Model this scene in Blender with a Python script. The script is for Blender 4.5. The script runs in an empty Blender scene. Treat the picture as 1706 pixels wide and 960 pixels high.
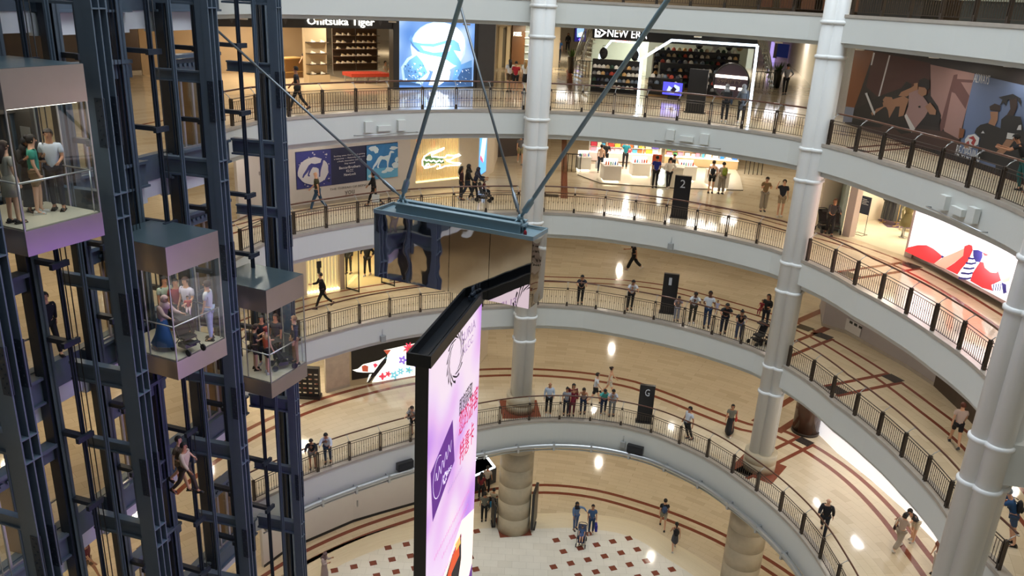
import bpy, bmesh, math, random
from mathutils import Vector, Matrix
R_ = random.Random(7)
PI = math.pi
sc = bpy.context.scene
COL = sc.collection
# ------------------------------------------------------------------ camera
CZ = 26.27                                  # eye height above the concourse floor
CF = Vector((0.0, 0.94025257, -0.34047775))
CR = Vector((0.99866738, 0.0175716, 0.04852519))
CU = Vector((-0.05160867, 0.34002402, 0.93899958))
FPX = 1350.07
cam = bpy.data.cameras.new('camera'); camo = bpy.data.objects.new('camera', cam); COL.objects.link(camo)
cam.sensor_width = 36; cam.lens = FPX/1706*36; cam.clip_end = 400; cam.clip_start = .1
camo.matrix_world = Matrix(((CR.x, CU.x, -CF.x, 0), (CR.y, CU.y, -CF.y, 0), (CR.z, CU.z, -CF.z, CZ), (0, 0, 0, 1)))
sc.camera = camo
# ------------------------------------------------------------------ world, exposure
sc.view_settings.view_transform = 'Standard'; sc.view_settings.look = 'None'
sc.view_settings.gamma = 1; sc.view_settings.use_curve_mapping = False
sc.view_settings.exposure = 0.0
sc.cycles.use_denoising = True
sc.cycles.max_bounces = 6; sc.cycles.diffuse_bounces = 3; sc.cycles.glossy_bounces = 3
sc.cycles.transparent_max_bounces = 28; sc.cycles.transmission_bounces = 3
sc.cycles.sample_clamp_indirect = 4; sc.cycles.caustics_reflective = False; sc.cycles.caustics_refractive = False
SKY = 0.42; CEIL_W = 28.0; NEAR_W = 55.0
w = bpy.data.worlds.new('daylight'); sc.world = w; w.use_nodes = True
w.node_tree.nodes['Background'].inputs[0].default_value = (0.78, 0.88, 0.97, 1)
w.node_tree.nodes['Background'].inputs[1].default_value = SKY
def area(name, loc, size, power, color, rot=(0, 0, 0), shape='DISK'):
    l = bpy.data.lights.new(name, 'AREA'); l.shape = shape; l.size = size; l.energy = power; l.color = color
    o = bpy.data.objects.new(name, l); COL.objects.link(o); o.location = loc; o.rotation_euler = rot
    return o
# glazed roof over the atrium: one broad daylight source high above
area('skylight', (3, 20, 44), 24, 7600, (0.84, 0.92, 1.0))
# ------------------------------------------------------------------ measures
K = 0.84
LZ = {'C': 0.0, 'G': CZ-19.22, '1': CZ-13.98, '2': CZ-9.37, '3': CZ-4.75, '4': CZ-0.10, '5': CZ+4.4}
KERB = 0.10
def ray(x, y): return (CF*FPX + CR*(x-853) - CU*(y-480))
def atz(z, x, y):
    d = ray(x, y); t = (z-CZ)/d.z; return Vector((d.x*t, d.y*t, z))
def at(level, x, y):
    z = LZ[level]-(KERB if level != 'C' else 0); return atz(z, x, y)
CX, CY = 1.2*K, 27.7*K
def pol(th, r): return (CX+r*math.sin(th), CY+r*math.cos(th))
# ------------------------------------------------------------------ materials
M = {}
def mat(name, col, rough=.5, metal=0, emit=0, noise=0, nscale=3, alpha=1, ecol=None, coat=0):
    if name in M: return M[name]
    m = bpy.data.materials.new(name); m.use_nodes = True; nt = m.node_tree
    b = nt.nodes['Principled BSDF']
    c = tuple(col)+(1,)
    b.inputs['Base Color'].default_value = c; b.inputs['Roughness'].default_value = rough; b.inputs['Metallic'].default_value = metal
    if emit:
        b.inputs['Emission Color'].default_value = tuple(ecol or col)+(1,); b.inputs['Emission Strength'].default_value = emit
    if coat: b.inputs['Coat Weight'].default_value = coat
    if noise:
        n = nt.nodes.new('ShaderNodeTexNoise'); n.inputs['Scale'].default_value = nscale; n.inputs['Detail'].default_value = 5
        tc = nt.nodes.new('ShaderNodeNewGeometry'); nt.links.new(tc.outputs['Position'], n.inputs['Vector'])
        mx = nt.nodes.new('ShaderNodeMix'); mx.data_type = 'RGBA'
        mx.inputs[6].default_value = tuple(v*(1-noise) for v in col)+(1,); mx.inputs[7].default_value = tuple(min(1, v*(1+noise)) for v in col)+(1,)
        nt.links.new(n.outputs[0], mx.inputs[0]); nt.links.new(mx.outputs[2], b.inputs['Base Color'])
    M[name] = m; return m
def hexc(h):
    v = [int(h[i:i+2], 16)/255 for i in (0, 2, 4)]
    return tuple(x/12.92 if x <= .04045 else ((x+.055)/1.055)**2.4 for x in v)
def H(h, rough=.6, metal=0, emit=0, noise=0, **k): return mat('paint_'+h+('_e%g' % emit if emit else '')+('_m' if metal else '')+('_r%g' % rough), hexc(h), rough, metal, emit, noise, **k)
def tile_mat(name, c1, c2, mortar, scale, bw, rh, rough=.1, spec=.5):
    m = bpy.data.materials.new(name); m.use_nodes = True; nt = m.node_tree; b = nt.nodes['Principled BSDF']
    uv = nt.nodes.new('ShaderNodeUVMap'); br = nt.nodes.new('ShaderNodeTexBrick')
    br.inputs['Color1'].default_value = c1+(1,); br.inputs['Color2'].default_value = c2+(1,); br.inputs['Mortar'].default_value = mortar+(1,)
    br.inputs['Scale'].default_value = scale; br.inputs['Mortar Size'].default_value = .004; br.inputs['Bias'].default_value = -.6
    br.inputs['Brick Width'].default_value = bw; br.inputs['Row Height'].default_value = rh
    nt.links.new(uv.outputs[0], br.inputs['Vector'])
    n = nt.nodes.new('ShaderNodeTexNoise'); n.inputs['Scale'].default_value = 1.3; n.inputs['Detail'].default_value = 6
    nt.links.new(uv.outputs[0], n.inputs['Vector'])
    mx = nt.nodes.new('ShaderNodeMix'); mx.data_type = 'RGBA'; mx.blend_type = 'MULTIPLY'; mx.inputs[0].default_value = .35
    nt.links.new(br.outputs[0], mx.inputs[6]); nt.links.new(n.outputs[1], mx.inputs[7])
    mp = nt.nodes.new('ShaderNodeMapRange'); mp.inputs[3].default_value = .75; mp.inputs[4].default_value = 1.15
    nt.links.new(n.outputs[0], mp.inputs[0]); nt.links.new(mp.outputs[0], mx.inputs[7])
    nt.links.new(mx.outputs[2], b.inputs['Base Color'])
    b.inputs['Roughness'].default_value = rough; b.inputs['Specular IOR Level'].default_value = spec
    M[name] = m; return m
def glass_mat(name, tint=(1, 1, 1), refl=.12, dark=1.0):
    m = bpy.data.materials.new(name); m.use_nodes = True; nt = m.node_tree
    for n in list(nt.nodes):
        if n.type == 'BSDF_PRINCIPLED': nt.nodes.remove(n)
    o = [n for n in nt.nodes if n.type == 'OUTPUT_MATERIAL'][0]
    t = nt.nodes.new('ShaderNodeBsdfTransparent'); t.inputs[0].default_value = tuple(v*dark for v in tint)+(1,)
    g = nt.nodes.new('ShaderNodeBsdfGlossy'); g.inputs['Roughness'].default_value = .02
    f = nt.nodes.new('ShaderNodeFresnel'); f.inputs[0].default_value = 1.5
    ad = nt.nodes.new('ShaderNodeMath'); ad.operation = 'ADD'; ad.inputs[1].default_value = refl; ad.use_clamp = True
    nt.links.new(f.outputs[0], ad.inputs[0])
    ge = nt.nodes.new('ShaderNodeNewGeometry'); iv = nt.nodes.new('ShaderNodeMath'); iv.operation = 'SUBTRACT'; iv.inputs[0].default_value = 1; nt.links.new(ge.outputs['Backfacing'], iv.inputs[1])
    ml = nt.nodes.new('ShaderNodeMath'); ml.operation = 'MULTIPLY'; nt.links.new(ad.outputs[0], ml.inputs[0]); nt.links.new(iv.outputs[0], ml.inputs[1]); ad = ml
    x = nt.nodes.new('ShaderNodeMixShader'); nt.links.new(ad.outputs[0], x.inputs[0]); nt.links.new(t.outputs[0], x.inputs[1]); nt.links.new(g.outputs[0], x.inputs[2])
    nt.links.new(x.outputs[0], o.inputs[0]); M[name] = m; return m
TILE = tile_mat('beige_marble_tile', hexc('d6c7ac'), hexc('b5a182'), hexc('ad9c7e'), 1, 1.0, .34, .09)
TILEL = tile_mat('pale_marble_tile', hexc('e4dfd2'), hexc('d2ccbc'), hexc('b8b2a4'), 1, .7, .5, .12)
TILED = tile_mat('cream_marble_tile', hexc('e4d8bc'), hexc('d2c19e'), hexc('c5b492'), 1, 1.0, .4, .1)
RED = mat('red_granite', hexc('7d4434'), .12, noise=.25, nscale=8)
DGRAN = mat('dark_granite', hexc('3a3431'), .15, noise=.2, nscale=8)
WHITE = mat('white_fascia_paint', hexc('d4d6d0'), .45, noise=.025, nscale=.6)
LIP = mat('warm_white_lip', hexc('c9c2ba'), .5, noise=.03)
MARB = mat('grey_marble_kerb', hexc('a9a094'), .25, noise=.15, nscale=4)
CEILM = mat('ceiling_paint', hexc('d8cdb8'), .6, noise=.03)
COLW = mat('white_column_enamel', hexc('e4e5e2'), .28, noise=.02, nscale=.7)
STONE = mat('beige_stone_cladding', hexc('b7a98f'), .35, noise=.12, nscale=5)
STEEL = mat('navy_painted_steel', hexc('566472'), .42, noise=.1, nscale=3)
STEELD = mat('dark_painted_steel', hexc('222c39'), .5, noise=.15, nscale=3)
BRONZE = mat('dark_bronze', hexc('3b342f'), .35, .6, noise=.1)
WOOD = mat('handrail_wood', hexc('5a3626'), .3, noise=.2, nscale=9)
SILVER = mat('brushed_silver', hexc('b9bcbd'), .3, .8, noise=.05)
CHROME = mat('chrome', hexc('dfe3e6'), .08, 1, noise=.02)
BLACK = mat('black_satin', (.012, .012, .014), .35, noise=.2)
GLASS = glass_mat('clear_glass', (.95, .97, .97), .03)
# ------------------------------------------------------------------ mesh helpers
ORG = {}
def tag(o, label=None, cat=None, group=None, kind=None):
    if label: o['label'] = label
    if cat: o['category'] = cat
    if group: o['group'] = group
    if kind: o['kind'] = kind
    return o
def empty(name, loc, rz=0, **k):
    o = bpy.data.objects.new(name, None); COL.objects.link(o); o.location = loc; o.rotation_euler = (0, 0, rz)
    o.empty_display_size = .2; ORG[o.name] = Vector(loc); tag(o, **k); return o
class MB:
    """collects shapes and links them as one mesh object"""
    def __init__(s): s.v = []; s.f = []; s.m = []; s.mi = 0; s.uv = None; s.smooth = set()
    def face(s, pts, mi=None):
        b = len(s.v); s.v += [tuple(p) for p in pts]; s.f.append(tuple(range(b, b+len(pts)))); s.m.append(s.mi if mi is None else mi)
    def box(s, c, size, rz=0, X=None):
        hx, hy, hz = size[0]/2, size[1]/2, size[2]/2; b = len(s.v); cs, sn = math.cos(rz), math.sin(rz)
        for dz in (-hz, hz):
            for dx, dy in ((-hx, -hy), (hx, -hy), (hx, hy), (-hx, hy)):
                s.v.append((c[0]+dx*cs-dy*sn, c[1]+dx*sn+dy*cs, c[2]+dz))
        for q in ((0, 3, 2, 1), (4, 5, 6, 7), (0, 1, 5, 4), (1, 2, 6, 5), (2, 3, 7, 6), (3, 0, 4, 7)): s.f.append(tuple(b+i for i in q)); s.m.append(s.mi)
        return s
    def obox(s, O, a, b_, c):
        """box spanned by three edge vectors from corner O"""
        O, a, b_, c = map(Vector, (O, a, b_, c)); k = len(s.v)
        for p in (O, O+a, O+a+b_, O+b_, O+c, O+a+c, O+a+b_+c, O+b_+c): s.v.append(tuple(p))
        for q in ((0, 3, 2, 1), (4, 5, 6, 7), (0, 1, 5, 4), (1, 2, 6, 5), (2, 3, 7, 6), (3, 0, 4, 7)): s.f.append(tuple(k+i for i in q)); s.m.append(s.mi)
        return s
    def beam(s, p0, p1, w, h, up=(0, 0, 1)):
        p0, p1 = Vector(p0), Vector(p1); d = (p1-p0); u = Vector(up); sd = d.cross(u)
        if sd.length < 1e-6: sd = Vector((1, 0, 0))
        sd.normalize(); u = sd.cross(d).normalized()
        return s.obox(p0-sd*w/2-u*h/2, d, sd*w, u*h)
    def tube(s, pts, r, n=8, closed=False, cap=True):
        pts = [Vector(p) for p in pts]; k = len(s.v); L = len(pts)
        rs = r if isinstance(r, (list, tuple)) else [r]*L
        prev = None
        for i, p in enumerate(pts):
            if closed: t = pts[(i+1) % L]-pts[i-1]
            else: t = pts[min(i+1, L-1)]-pts[max(i-1, 0)]
            t.normalize(); a = Vector((0, 0, 1)) if abs(t.z) < .95 else Vector((1, 0, 0))
            if prev is not None and prev.cross(t).length > .05 and abs(t.z) >= .9: a = prev
            x = t.cross(a).normalized(); y = x.cross(t).normalized(); prev = y
            for j in range(n):
                an = 2*PI*j/n; s.v.append(tuple(p+x*math.cos(an)*rs[i]+y*math.sin(an)*rs[i]))
        for i in range(L if closed else L-1):
            for j in range(n):
                a0 = k+i*n+j; a1 = k+i*n+(j+1) % n; b0 = k+((i+1) % L)*n+j; b1 = k+((i+1) % L)*n+(j+1) % n
                s.smooth.add(len(s.f)); s.f.append((a0, a1, b1, b0)); s.m.append(s.mi)
        if cap and not closed:
            s.f.append(tuple(k+j for j in reversed(range(n)))); s.m.append(s.mi)
            s.f.append(tuple(k+(L-1)*n+j for j in range(n))); s.m.append(s.mi)
        return s
    def lathe(s, c, prof, n=16):
        """prof: (radius, z) pairs"""
        k = len(s.v); L = len(prof)
        for r, z in prof:
            for j in range(n): an = 2*PI*j/n; s.v.append((c[0]+r*math.cos(an), c[1]+r*math.sin(an), c[2]+z))
        for i in range(L-1):
            for j in range(n):
                s.smooth.add(len(s.f)); s.f.append((k+i*n+j, k+i*n+(j+1) % n, k+(i+1)*n+(j+1) % n, k+(i+1)*n+j)); s.m.append(s.mi)
        s.f.append(tuple(k+j for j in reversed(range(n)))); s.m.append(s.mi)
        s.f.append(tuple(k+(L-1)*n+j for j in range(n))); s.m.append(s.mi)
        return s
    def ball(s, c, r, n=10, m=6):
        rx, ry, rz = r if isinstance(r, (tuple, list)) else (r, r, r)
        k = len(s.v); s.v.append((c[0], c[1], c[2]-rz))
        for i in range(1, m):
            ph = -PI/2+PI*i/m
            for j in range(n): an = 2*PI*j/n; s.v.append((c[0]+rx*math.cos(ph)*math.cos(an), c[1]+ry*math.cos(ph)*math.sin(an), c[2]+rz*math.sin(ph)))
        s.v.append((c[0], c[1], c[2]+rz)); T = len(s.v)-1
        for j in range(n):
            j1 = (j+1) % n; s.smooth.add(len(s.f)); s.f.append((k, k+1+j1, k+1+j)); s.m.append(s.mi)
            for i in range(m-2): s.smooth.add(len(s.f)); s.f.append((k+1+i*n+j, k+1+i*n+j1, k+1+(i+1)*n+j1, k+1+(i+1)*n+j)); s.m.append(s.mi)
            s.smooth.add(len(s.f)); s.f.append((k+1+(m-2)*n+j, k+1+(m-2)*n+j1, T)); s.m.append(s.mi)
        return s
    def sweep(s, path, prof, mis=None, closed=False):
        """path: (x, y, nx, ny) stations, n pointing outwards; prof: (offset, z) points"""
        k = len(s.v); P = len(prof)
        for x, y, nx, ny in path:
            for o, z in prof: s.v.append((x+nx*o, y+ny*o, z))
        for i in range(len(path)-1):
            for j in range(P-1+(1 if closed else 0)):
                j1 = (j+1) % P
                s.f.append((k+i*P+j, k+(i+1)*P+j, k+(i+1)*P+j1, k+i*P+j1)); s.m.append(mis[j] if mis else s.mi)
        if closed:
            s.f.append(tuple(k+j for j in range(P))); s.m.append(mis[0] if mis else s.mi)
            q = k+(len(path)-1)*P; s.f.append(tuple(q+j for j in reversed(range(P)))); s.m.append(mis[0] if mis else s.mi)
        return s
    def build(s, name, mats, parent=None, local=False, **k):
        me = bpy.data.meshes.new(name); mats = mats if isinstance(mats, (list, tuple)) else [mats]
        o0 = Vector((0, 0, 0))
        if not local:
            if parent is not None: o0 = ORG[parent.name]
            elif s.v:
                xs, ys, zs = zip(*s.v); o0 = Vector(((min(xs)+max(xs))/2, (min(ys)+max(ys))/2, min(zs)))
        me.from_pydata([(a-o0.x, b-o0.y, c-o0.z) for a, b, c in s.v], [], s.f)
        for m in mats: me.materials.append(m)
        for i, p in enumerate(me.polygons):
            p.material_index = s.m[i]
            if i in s.smooth: p.use_smooth = True
        if s.uv: 
            ul = me.uv_layers.new(name='UVMap')
            for l in me.loops: ul.data[l.index].uv = s.uv[l.vertex_index]
        me.validate(); me.update()
        o = bpy.data.objects.new(name, me); COL.objects.link(o)
        if parent is not None: o.parent = parent; ORG[o.name] = o0 if not local else Vector((0, 0, 0))
        else:
            o.location = o0 if not local else (0, 0, 0); ORG[o.name] = Vector(o.location)
        tag(o, **k); return o
def kids(o): return [c for c in COL.objects if c.parent == o]
def copy_tree(o, parent=None, kmap=None):
    c = o.copy(); COL.objects.link(c)
    if parent is not None: c.parent = parent
    for ch in (kmap[o.name] if kmap else kids(o)): copy_tree(ch, c, kmap)
    return c
def tree_map():
    m = {o.name: [] for o in COL.objects}
    for o in COL.objects:
        if o.parent: m[o.parent.name].append(o)
    return m
class Frame:
    """a vertical plane: u metres along A->B, v up from z, d towards the atrium"""
    def __init__(s, A, B, z, flip=False):
        s.A = Vector((A[0], A[1], z)); s.x = Vector((B[0]-A[0], B[1]-A[1], 0)); s.L = s.x.length; s.x.normalize()
        s.n = Vector((s.x.y, -s.x.x, 0));
        if flip: s.n = -s.n
        s.rz = math.atan2(s.x.y, s.x.x)
    def p(s, u, v, d=0): return s.A+s.x*u+Vector((0, 0, v))+s.n*d
    def px(s, x, y):
        o = Vector((0, 0, CZ)); r = ray(x, y); t = (s.A-o).dot(s.n)/r.dot(s.n); P = o+r*t
        return (P-s.A).dot(s.x), P.z-s.A.z
    def box(s, mb, u0, u1, v0, v1, d0, d1): mb.obox(s.p(u0, v0, d0), s.x*(u1-u0), s.n*(d1-d0), Vector((0, 0, v1-v0))); return mb
    def pbox(s, mb, x0, y0, x1, y1, d0, d1):
        u0, v1 = s.px(x0, y0); u1, v0 = s.px(x1, y1); return s.box(mb, u0, u1, v0, v1, d0, d1)
    def poly(s, mb, uv, d, mi): mb.face([s.p(u, v, d) for u, v in uv], mi)
    def ppoly(s, mb, pts, d, mi): mb.face([s.p(*s.px(x, y), d) for x, y in pts], mi)
def art(fr, name, layers, mats, parent=None, d0=.01, step=.004, thick=.02, **k):
    """layers: (slot, [(u, v)...] or ('px', [...])); drawn one above the other on one printed sheet"""
    mb = MB()
    for i, (mi, pts) in enumerate(layers):
        if pts and pts[0] == 'px': pts = [fr.px(x, y) for x, y in pts[1:]]
        if i == 0:
            us = [p[0] for p in pts]; vs = [p[1] for p in pts]; mb.mi = mi; fr.box(mb, min(us), max(us), min(vs), max(vs), d0-thick, d0)
        else: fr.poly(mb, pts, d0+step*i*.25+.002, mi)
    return mb.build(name, mats, parent, **k)
_tx = {}
def text_geo(body):
    if body in _tx: return _tx[body]
    c = bpy.data.curves.new('t', 'FONT'); c.body = body; c.resolution_u = 2; c.extrude = .02; c.align_x = 'LEFT'
    o = bpy.data.objects.new('t', c); COL.objects.link(o)
    me = o.evaluated_get(bpy.context.evaluated_depsgraph_get()).to_mesh()
    v = [tuple(x.co) for x in me.vertices]; f = [tuple(p.vertices) for p in me.polygons]
    bpy.data.objects.remove(o); xs = [a[0] for a in v]; ys = [a[1] for a in v]
    _tx[body] = (v, f, min(xs), max(xs), min(ys), max(ys)); return _tx[body]
def text(mb, fr, body, u0, u1, v0, v1, d, depth=.02, mi=None, shear=0):
    v, f, x0, x1, y0, y1 = text_geo(body); k = len(mb.v)
    for a, b, c in v:
        u = u0+(a-x0)/(x1-x0)*(u1-u0); vv = v0+(b-y0)/(y1-y0)*(v1-v0)
        mb.v.append(tuple(fr.p(u+shear*(vv-v0), vv, d+(c/.02)*depth/2)))
    for q in f: mb.f.append(tuple(k+i for i in q)); mb.m.append(mb.mi if mi is None else mi)
def ptext(mb, fr, body, x0, y0, x1, y1, d, depth=.02, mi=None):
    u0, v1 = fr.px(x0, y0); u1, v0 = fr.px(x1, y1); text(mb, fr, body, u0, u1, v0, v1, d, depth, mi)
# ------------------------------------------------------------------ plan curves (polar about the atrium centre)
def ptab(pts):
    t = []
    for x, y in pts: t.append((math.atan2(x-1.2, y-27.7), math.hypot(x-1.2, y-27.7)*K))
    return sorted(t)
def rtab(pairs): return [(math.radians(a), r*K) for a, r in pairs]
def ev(tab, th, smooth=True):
    if th <= tab[0][0]: return tab[0][1]
    if th >= tab[-1][0]: return tab[-1][1]
    for i in range(len(tab)-1):
        if tab[i][0] <= th <= tab[i+1][0]: break
    a, b = tab[i], tab[i+1]; t = (th-a[0])/(b[0]-a[0])
    if not smooth: return a[1]+(b[1]-a[1])*t
    m0 = (b[1]-tab[i-1][1])/(b[0]-tab[i-1][0]) if i > 0 else (b[1]-a[1])/(b[0]-a[0])
    m1 = (tab[i+2][1]-a[1])/(tab[i+2][0]-a[0]) if i+2 < len(tab) else (b[1]-a[1])/(b[0]-a[0])
    h = b[0]-a[0]; t2, t3 = t*t, t*t*t
    return (2*t3-3*t2+1)*a[1]+(t3-2*t2+t)*h*m0+(-2*t3+3*t2)*b[1]+(t3-t2)*h*m1
EDGE = ptab([(-12.0, 31.2), (-11.75, 33.2), (-11.3, 35.1), (-10.3, 36.6), (-8.7, 38.3), (-6.9, 39.9), (-4.1, 41.6), (-1.6, 42.5), (-.3, 42.85),
             (2.0, 43.3), (4.2, 43.2), (6.6, 42.4), (9.2, 41.2), (11.2, 39.8), (12.7, 38.45), (14.3, 35.2), (14.8, 33), (15.4, 30.7), (15.8, 28),
             (15.95, 25.6), (15.7, 23.6), (16.0, 20.0), (16.6, 18), (17.2, 15)])
GEDGE = ptab([(-12.1, 31), (-10.6, 33.1), (-9.6, 34.2), (-8.2, 35.5), (-6.7, 36.7), (-4.6, 38.2), (-1.5, 39.8), (0, 40.5), (1.5, 41), (3.6, 41.3), (5.5, 41.2),
              (7, 40.8), (8.5, 40.1), (9.6, 39.2), (11, 37.8), (12.2, 35.9), (13.3, 33.6), (13.8, 32), (14.1, 30.3), (14.2, 28.3), (14.1, 25.5), (13.6, 22.5), (12.8, 19)])
BAND = {'1': rtab([(-75, 18.5), (-60, 18.8), (-40, 19.75), (-29, 20.1), (-20, 20.4), (3.5, 21.1), (21, 22.2), (32, 21.8), (45, 21.4), (59, 20.1), (72, 19.2), (80, 19.0), (100, 18.6), (125, 20)]),
        '2': rtab([(-75, 17.6), (-60, 18.0), (-43, 18.6), (-24, 19.3), (-10, 20.6), (3.5, 21.1), (27, 22), (41, 20.9), (49.5, 20.9), (60, 20.4), (72, 19.5), (80, 19.0), (100, 18.6), (125, 20)]),
        'G': rtab([(-75, 18.2), (-60, 18.6), (-43, 19.1), (-33, 19.35), (-20, 19.8), (4, 20.5), (19, 20.6), (25, 20.1), (35, 19.5), (43, 19.6), (46, 20.4), (57, 20.2), (72, 19.15), (80, 18.6), (100, 18.2), (125, 19)]),
        'C': rtab([(-75, 17), (-51, 17.0), (-36, 17.1), (-22.7, 17.5), (3, 19.6), (13.5, 20), (25, 19.9), (42, 19.9), (60, 19.8), (125, 19)])}
BAND['3'] = BAND['2']; BAND['4'] = BAND['2']; BAND['5'] = BAND['2']
def edge_r(level, th): return ev(GEDGE if level == 'G' else EDGE, th, level == 'G')
def stations(level, t0, t1, step=1.25, off=0):
    n = max(2, int(abs(t1-t0)/step)); out = []
    for i in range(n+1):
        th = math.radians(t0+(t1-t0)*i/n); r = edge_r(level, th)+off; x, y = pol(th, r)
        e = .004; a = pol(th-e, edge_r(level, th-e)); b = pol(th+e, edge_r(level, th+e)); tx, ty = b[0]-a[0], b[1]-a[1]; l = math.hypot(tx, ty)
        out.append((x, y, -ty/l, tx/l) if (-ty*math.sin(th)+tx*math.cos(th)) > 0 else (x, y, ty/l, -tx/l))
    return out
# ------------------------------------------------------------------ floors
TH0, TH1 = -74.0, 128.0
# landing side: the slab edge runs behind the lifts
_LP = lambda s_, o_: (-9.85+.2847*s_-.9586*o_, 15.54+.9586*s_+.2847*o_)
LAND = [(-12.0*K, 31.2*K), _LP(9.9, 2.8), _LP(7.6, 2.78), _LP(3.7, 2.66), _LP(-.5, 2.56), _LP(-7, 2.5)]
def floor(level, far=75, t1=TH1):
    z = LZ[level]-KERB; mb = MB(); mb.uv = []
    th_list = [math.radians(TH0+i*2.0) for i in range(int((t1-TH0)/2)+1)]
    s = 0; prev = None
    rows = None
    for q, th in enumerate(th_list):
        e = edge_r(level, th)+.02; bo = ev(BAND[level], th); b = (.3 if level == 'G' else .19)*K
        rr = [e, (e+bo-1.2*K)/2, bo-.95*K-b/2, bo-.95*K+b/2, bo-b/2, bo+b/2, bo+1.5, max(bo+3, far*K*.6), far*K]
        x, y = pol(th, bo)
        if prev: s += math.hypot(x-prev[0], y-prev[1])
        prev = (x, y)
        for r in rr: px_, py_ = pol(th, r); mb.v.append((px_, py_, z)); mb.uv.append((s, r))
        rows = len(rr)
    ms = [0, 0, 1, 0, 1, 0, 0, 0]
    for i in range(len(th_list)-1):
        for j in range(rows-1):
            k = i*rows+j; mb.f.append((k, k+rows, k+rows+1, k+1)); mb.m.append(ms[j])
    # floor behind the lift landings
    k = len(mb.v); far_p = [pol(th_list[0], far*K), (-45, 30), (-45, 5), (-32, 2)]
    poly = [(p[0], p[1]) for p in LAND][::-1]+[pol(th_list[0], edge_r(level, th_list[0])+.02)]+[pol(th_list[0], r) for r in (far*K,)]+far_p[1:]
    for p in poly: mb.v.append((p[0], p[1], z)); mb.uv.append((p[0]*.7+p[1]*.7, p[1]*.7-p[0]*.7))
    mb.f.append(tuple(range(k, k+len(poly)))[::-1]); mb.m.append(0)
    return mb.build('floor', [TILE, RED], kind='structure', label='polished beige marble floor with red granite bands')
for lv in ('G', '1', '2', '3', '4'): floor(lv)
# cross bands of red granite that run outwards over the walkway
def cross_bands(level, th, w=.2, gap=.8, r0=None, r1=None, name='trim_cross_band'):
    t = math.radians(th); x = math.sin(t), math.cos(t); n = (x[1], -x[0]); mb = MB(); z = LZ[level]-(KERB if level != 'C' else 0)+.004
    a = r0 if r0 else edge_r(level, t)+.45; b = r1 if r1 else ev(BAND[level], t)
    for sgn in (-1, 1):
        c = sgn*gap/2
        pts = [(CX+x[0]*r+n[0]*(c+q), CY+x[1]*r+n[1]*(c+q), z) for r, q in ((a, -w/2), (b, -w/2), (b, w/2), (a, w/2))]
        mb.face(pts[::-1])
    for r in (a+.4, b-.1):
        pts = [(CX+x[0]*(r+i)+n[0]*j, CY+x[1]*(r+i)+n[1]*j, z+.002) for i, j in ((-.3, -.35), (.3, -.35), (.3, .35), (-.3, .35))]
        mb.face(pts[::-1], 1)
    return mb.build(name, [RED, DGRAN], kind='structure')
i_t = 1
for lv, th in (('1', 64.5), ('2', 62), ('G', 51), ('1', 50), ('3', 58)):
    cross_bands(lv, th, name='trim_%d' % i_t); i_t += 1
for lv, th, a, b in (('2', 2.5, 16.5, 36), ('3', 2.5, 16.5, 36), ('1', 46.5, 17.3, 36), ('G', 44.5, 16.8, 36)):
    cross_bands(lv, th, r0=a, r1=b, name='trim_%d' % i_t, w=.35, gap=1.3); i_t += 1
# concourse floor: pale disc with dark red squares, cream ring, beige outside
def concourse():
    mb = MB(); mb.uv = []
    zone = rtab([(-75, 14.6), (3, 14.8), (12, 15.4), (22, 16.0), (28, 16.0), (35, 15.4), (50, 15), (125, 15)])
    ths = [math.radians(-180+i*2.5) for i in range(145)]; s = 0; prev = None
    for th in ths:
        bo = ev(BAND['C'], th); b = .3*K; zr = ev(zone, th)
        rr = [.05, zr, zr+1.6*K, bo-.9*K-b/2, bo-.9*K+b/2, bo-b/2, bo+b/2, 45]
        x, y = pol(th, bo)
        if prev: s += math.hypot(x-prev[0], y-prev[1])
        prev = (x, y)
        for r in rr:
            px_, py_ = pol(th, r); mb.v.append((px_, py_, 0)); mb.uv.append((s, r) if r > zr+.1 else (px_, py_))
    n = 8; ms = [1, 3, 0, 2, 0, 2, 0]
    for i in range(len(ths)-1):
        for j in range(n-1): k = i*n+j; mb.f.append((k, k+n, k+n+1, k+1)); mb.m.append(ms[j])
    mb.build('floor', [TILE, TILEL, RED, TILED], kind='structure', label='concourse floor of pale marble inside a beige ring')
    sq = MB(); a = Vector((1.03*K, .40*K)); b = Vector((.395*K, -1.04*K)); o = Vector((2.47*K, 41.05*K))
    for i in range(-18, 24):
        for j in range(-4, 26):
            c = o+a*i+b*j; th = math.atan2(c.x-CX, c.y-CY); r = math.hypot(c.x-CX, c.y-CY)
            if r > ev(zone, th)-.12 or c.y < 22: continue
            if -2.2*K < c.x-c.y*.02-.15 < 2.05*K-.1 and c.y > 30: continue
            d = .17; u = a.normalized()*d; v = b.normalized()*d
            sq.face([(q.x, q.y, .004) for q in (c-u-v, c-u+v, c+u+v, c+u-v)])
    sq.build('trim_%d' % i_t, RED, kind='structure', label='dark red stone squares set in the pale concourse floor')
concourse()
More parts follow.
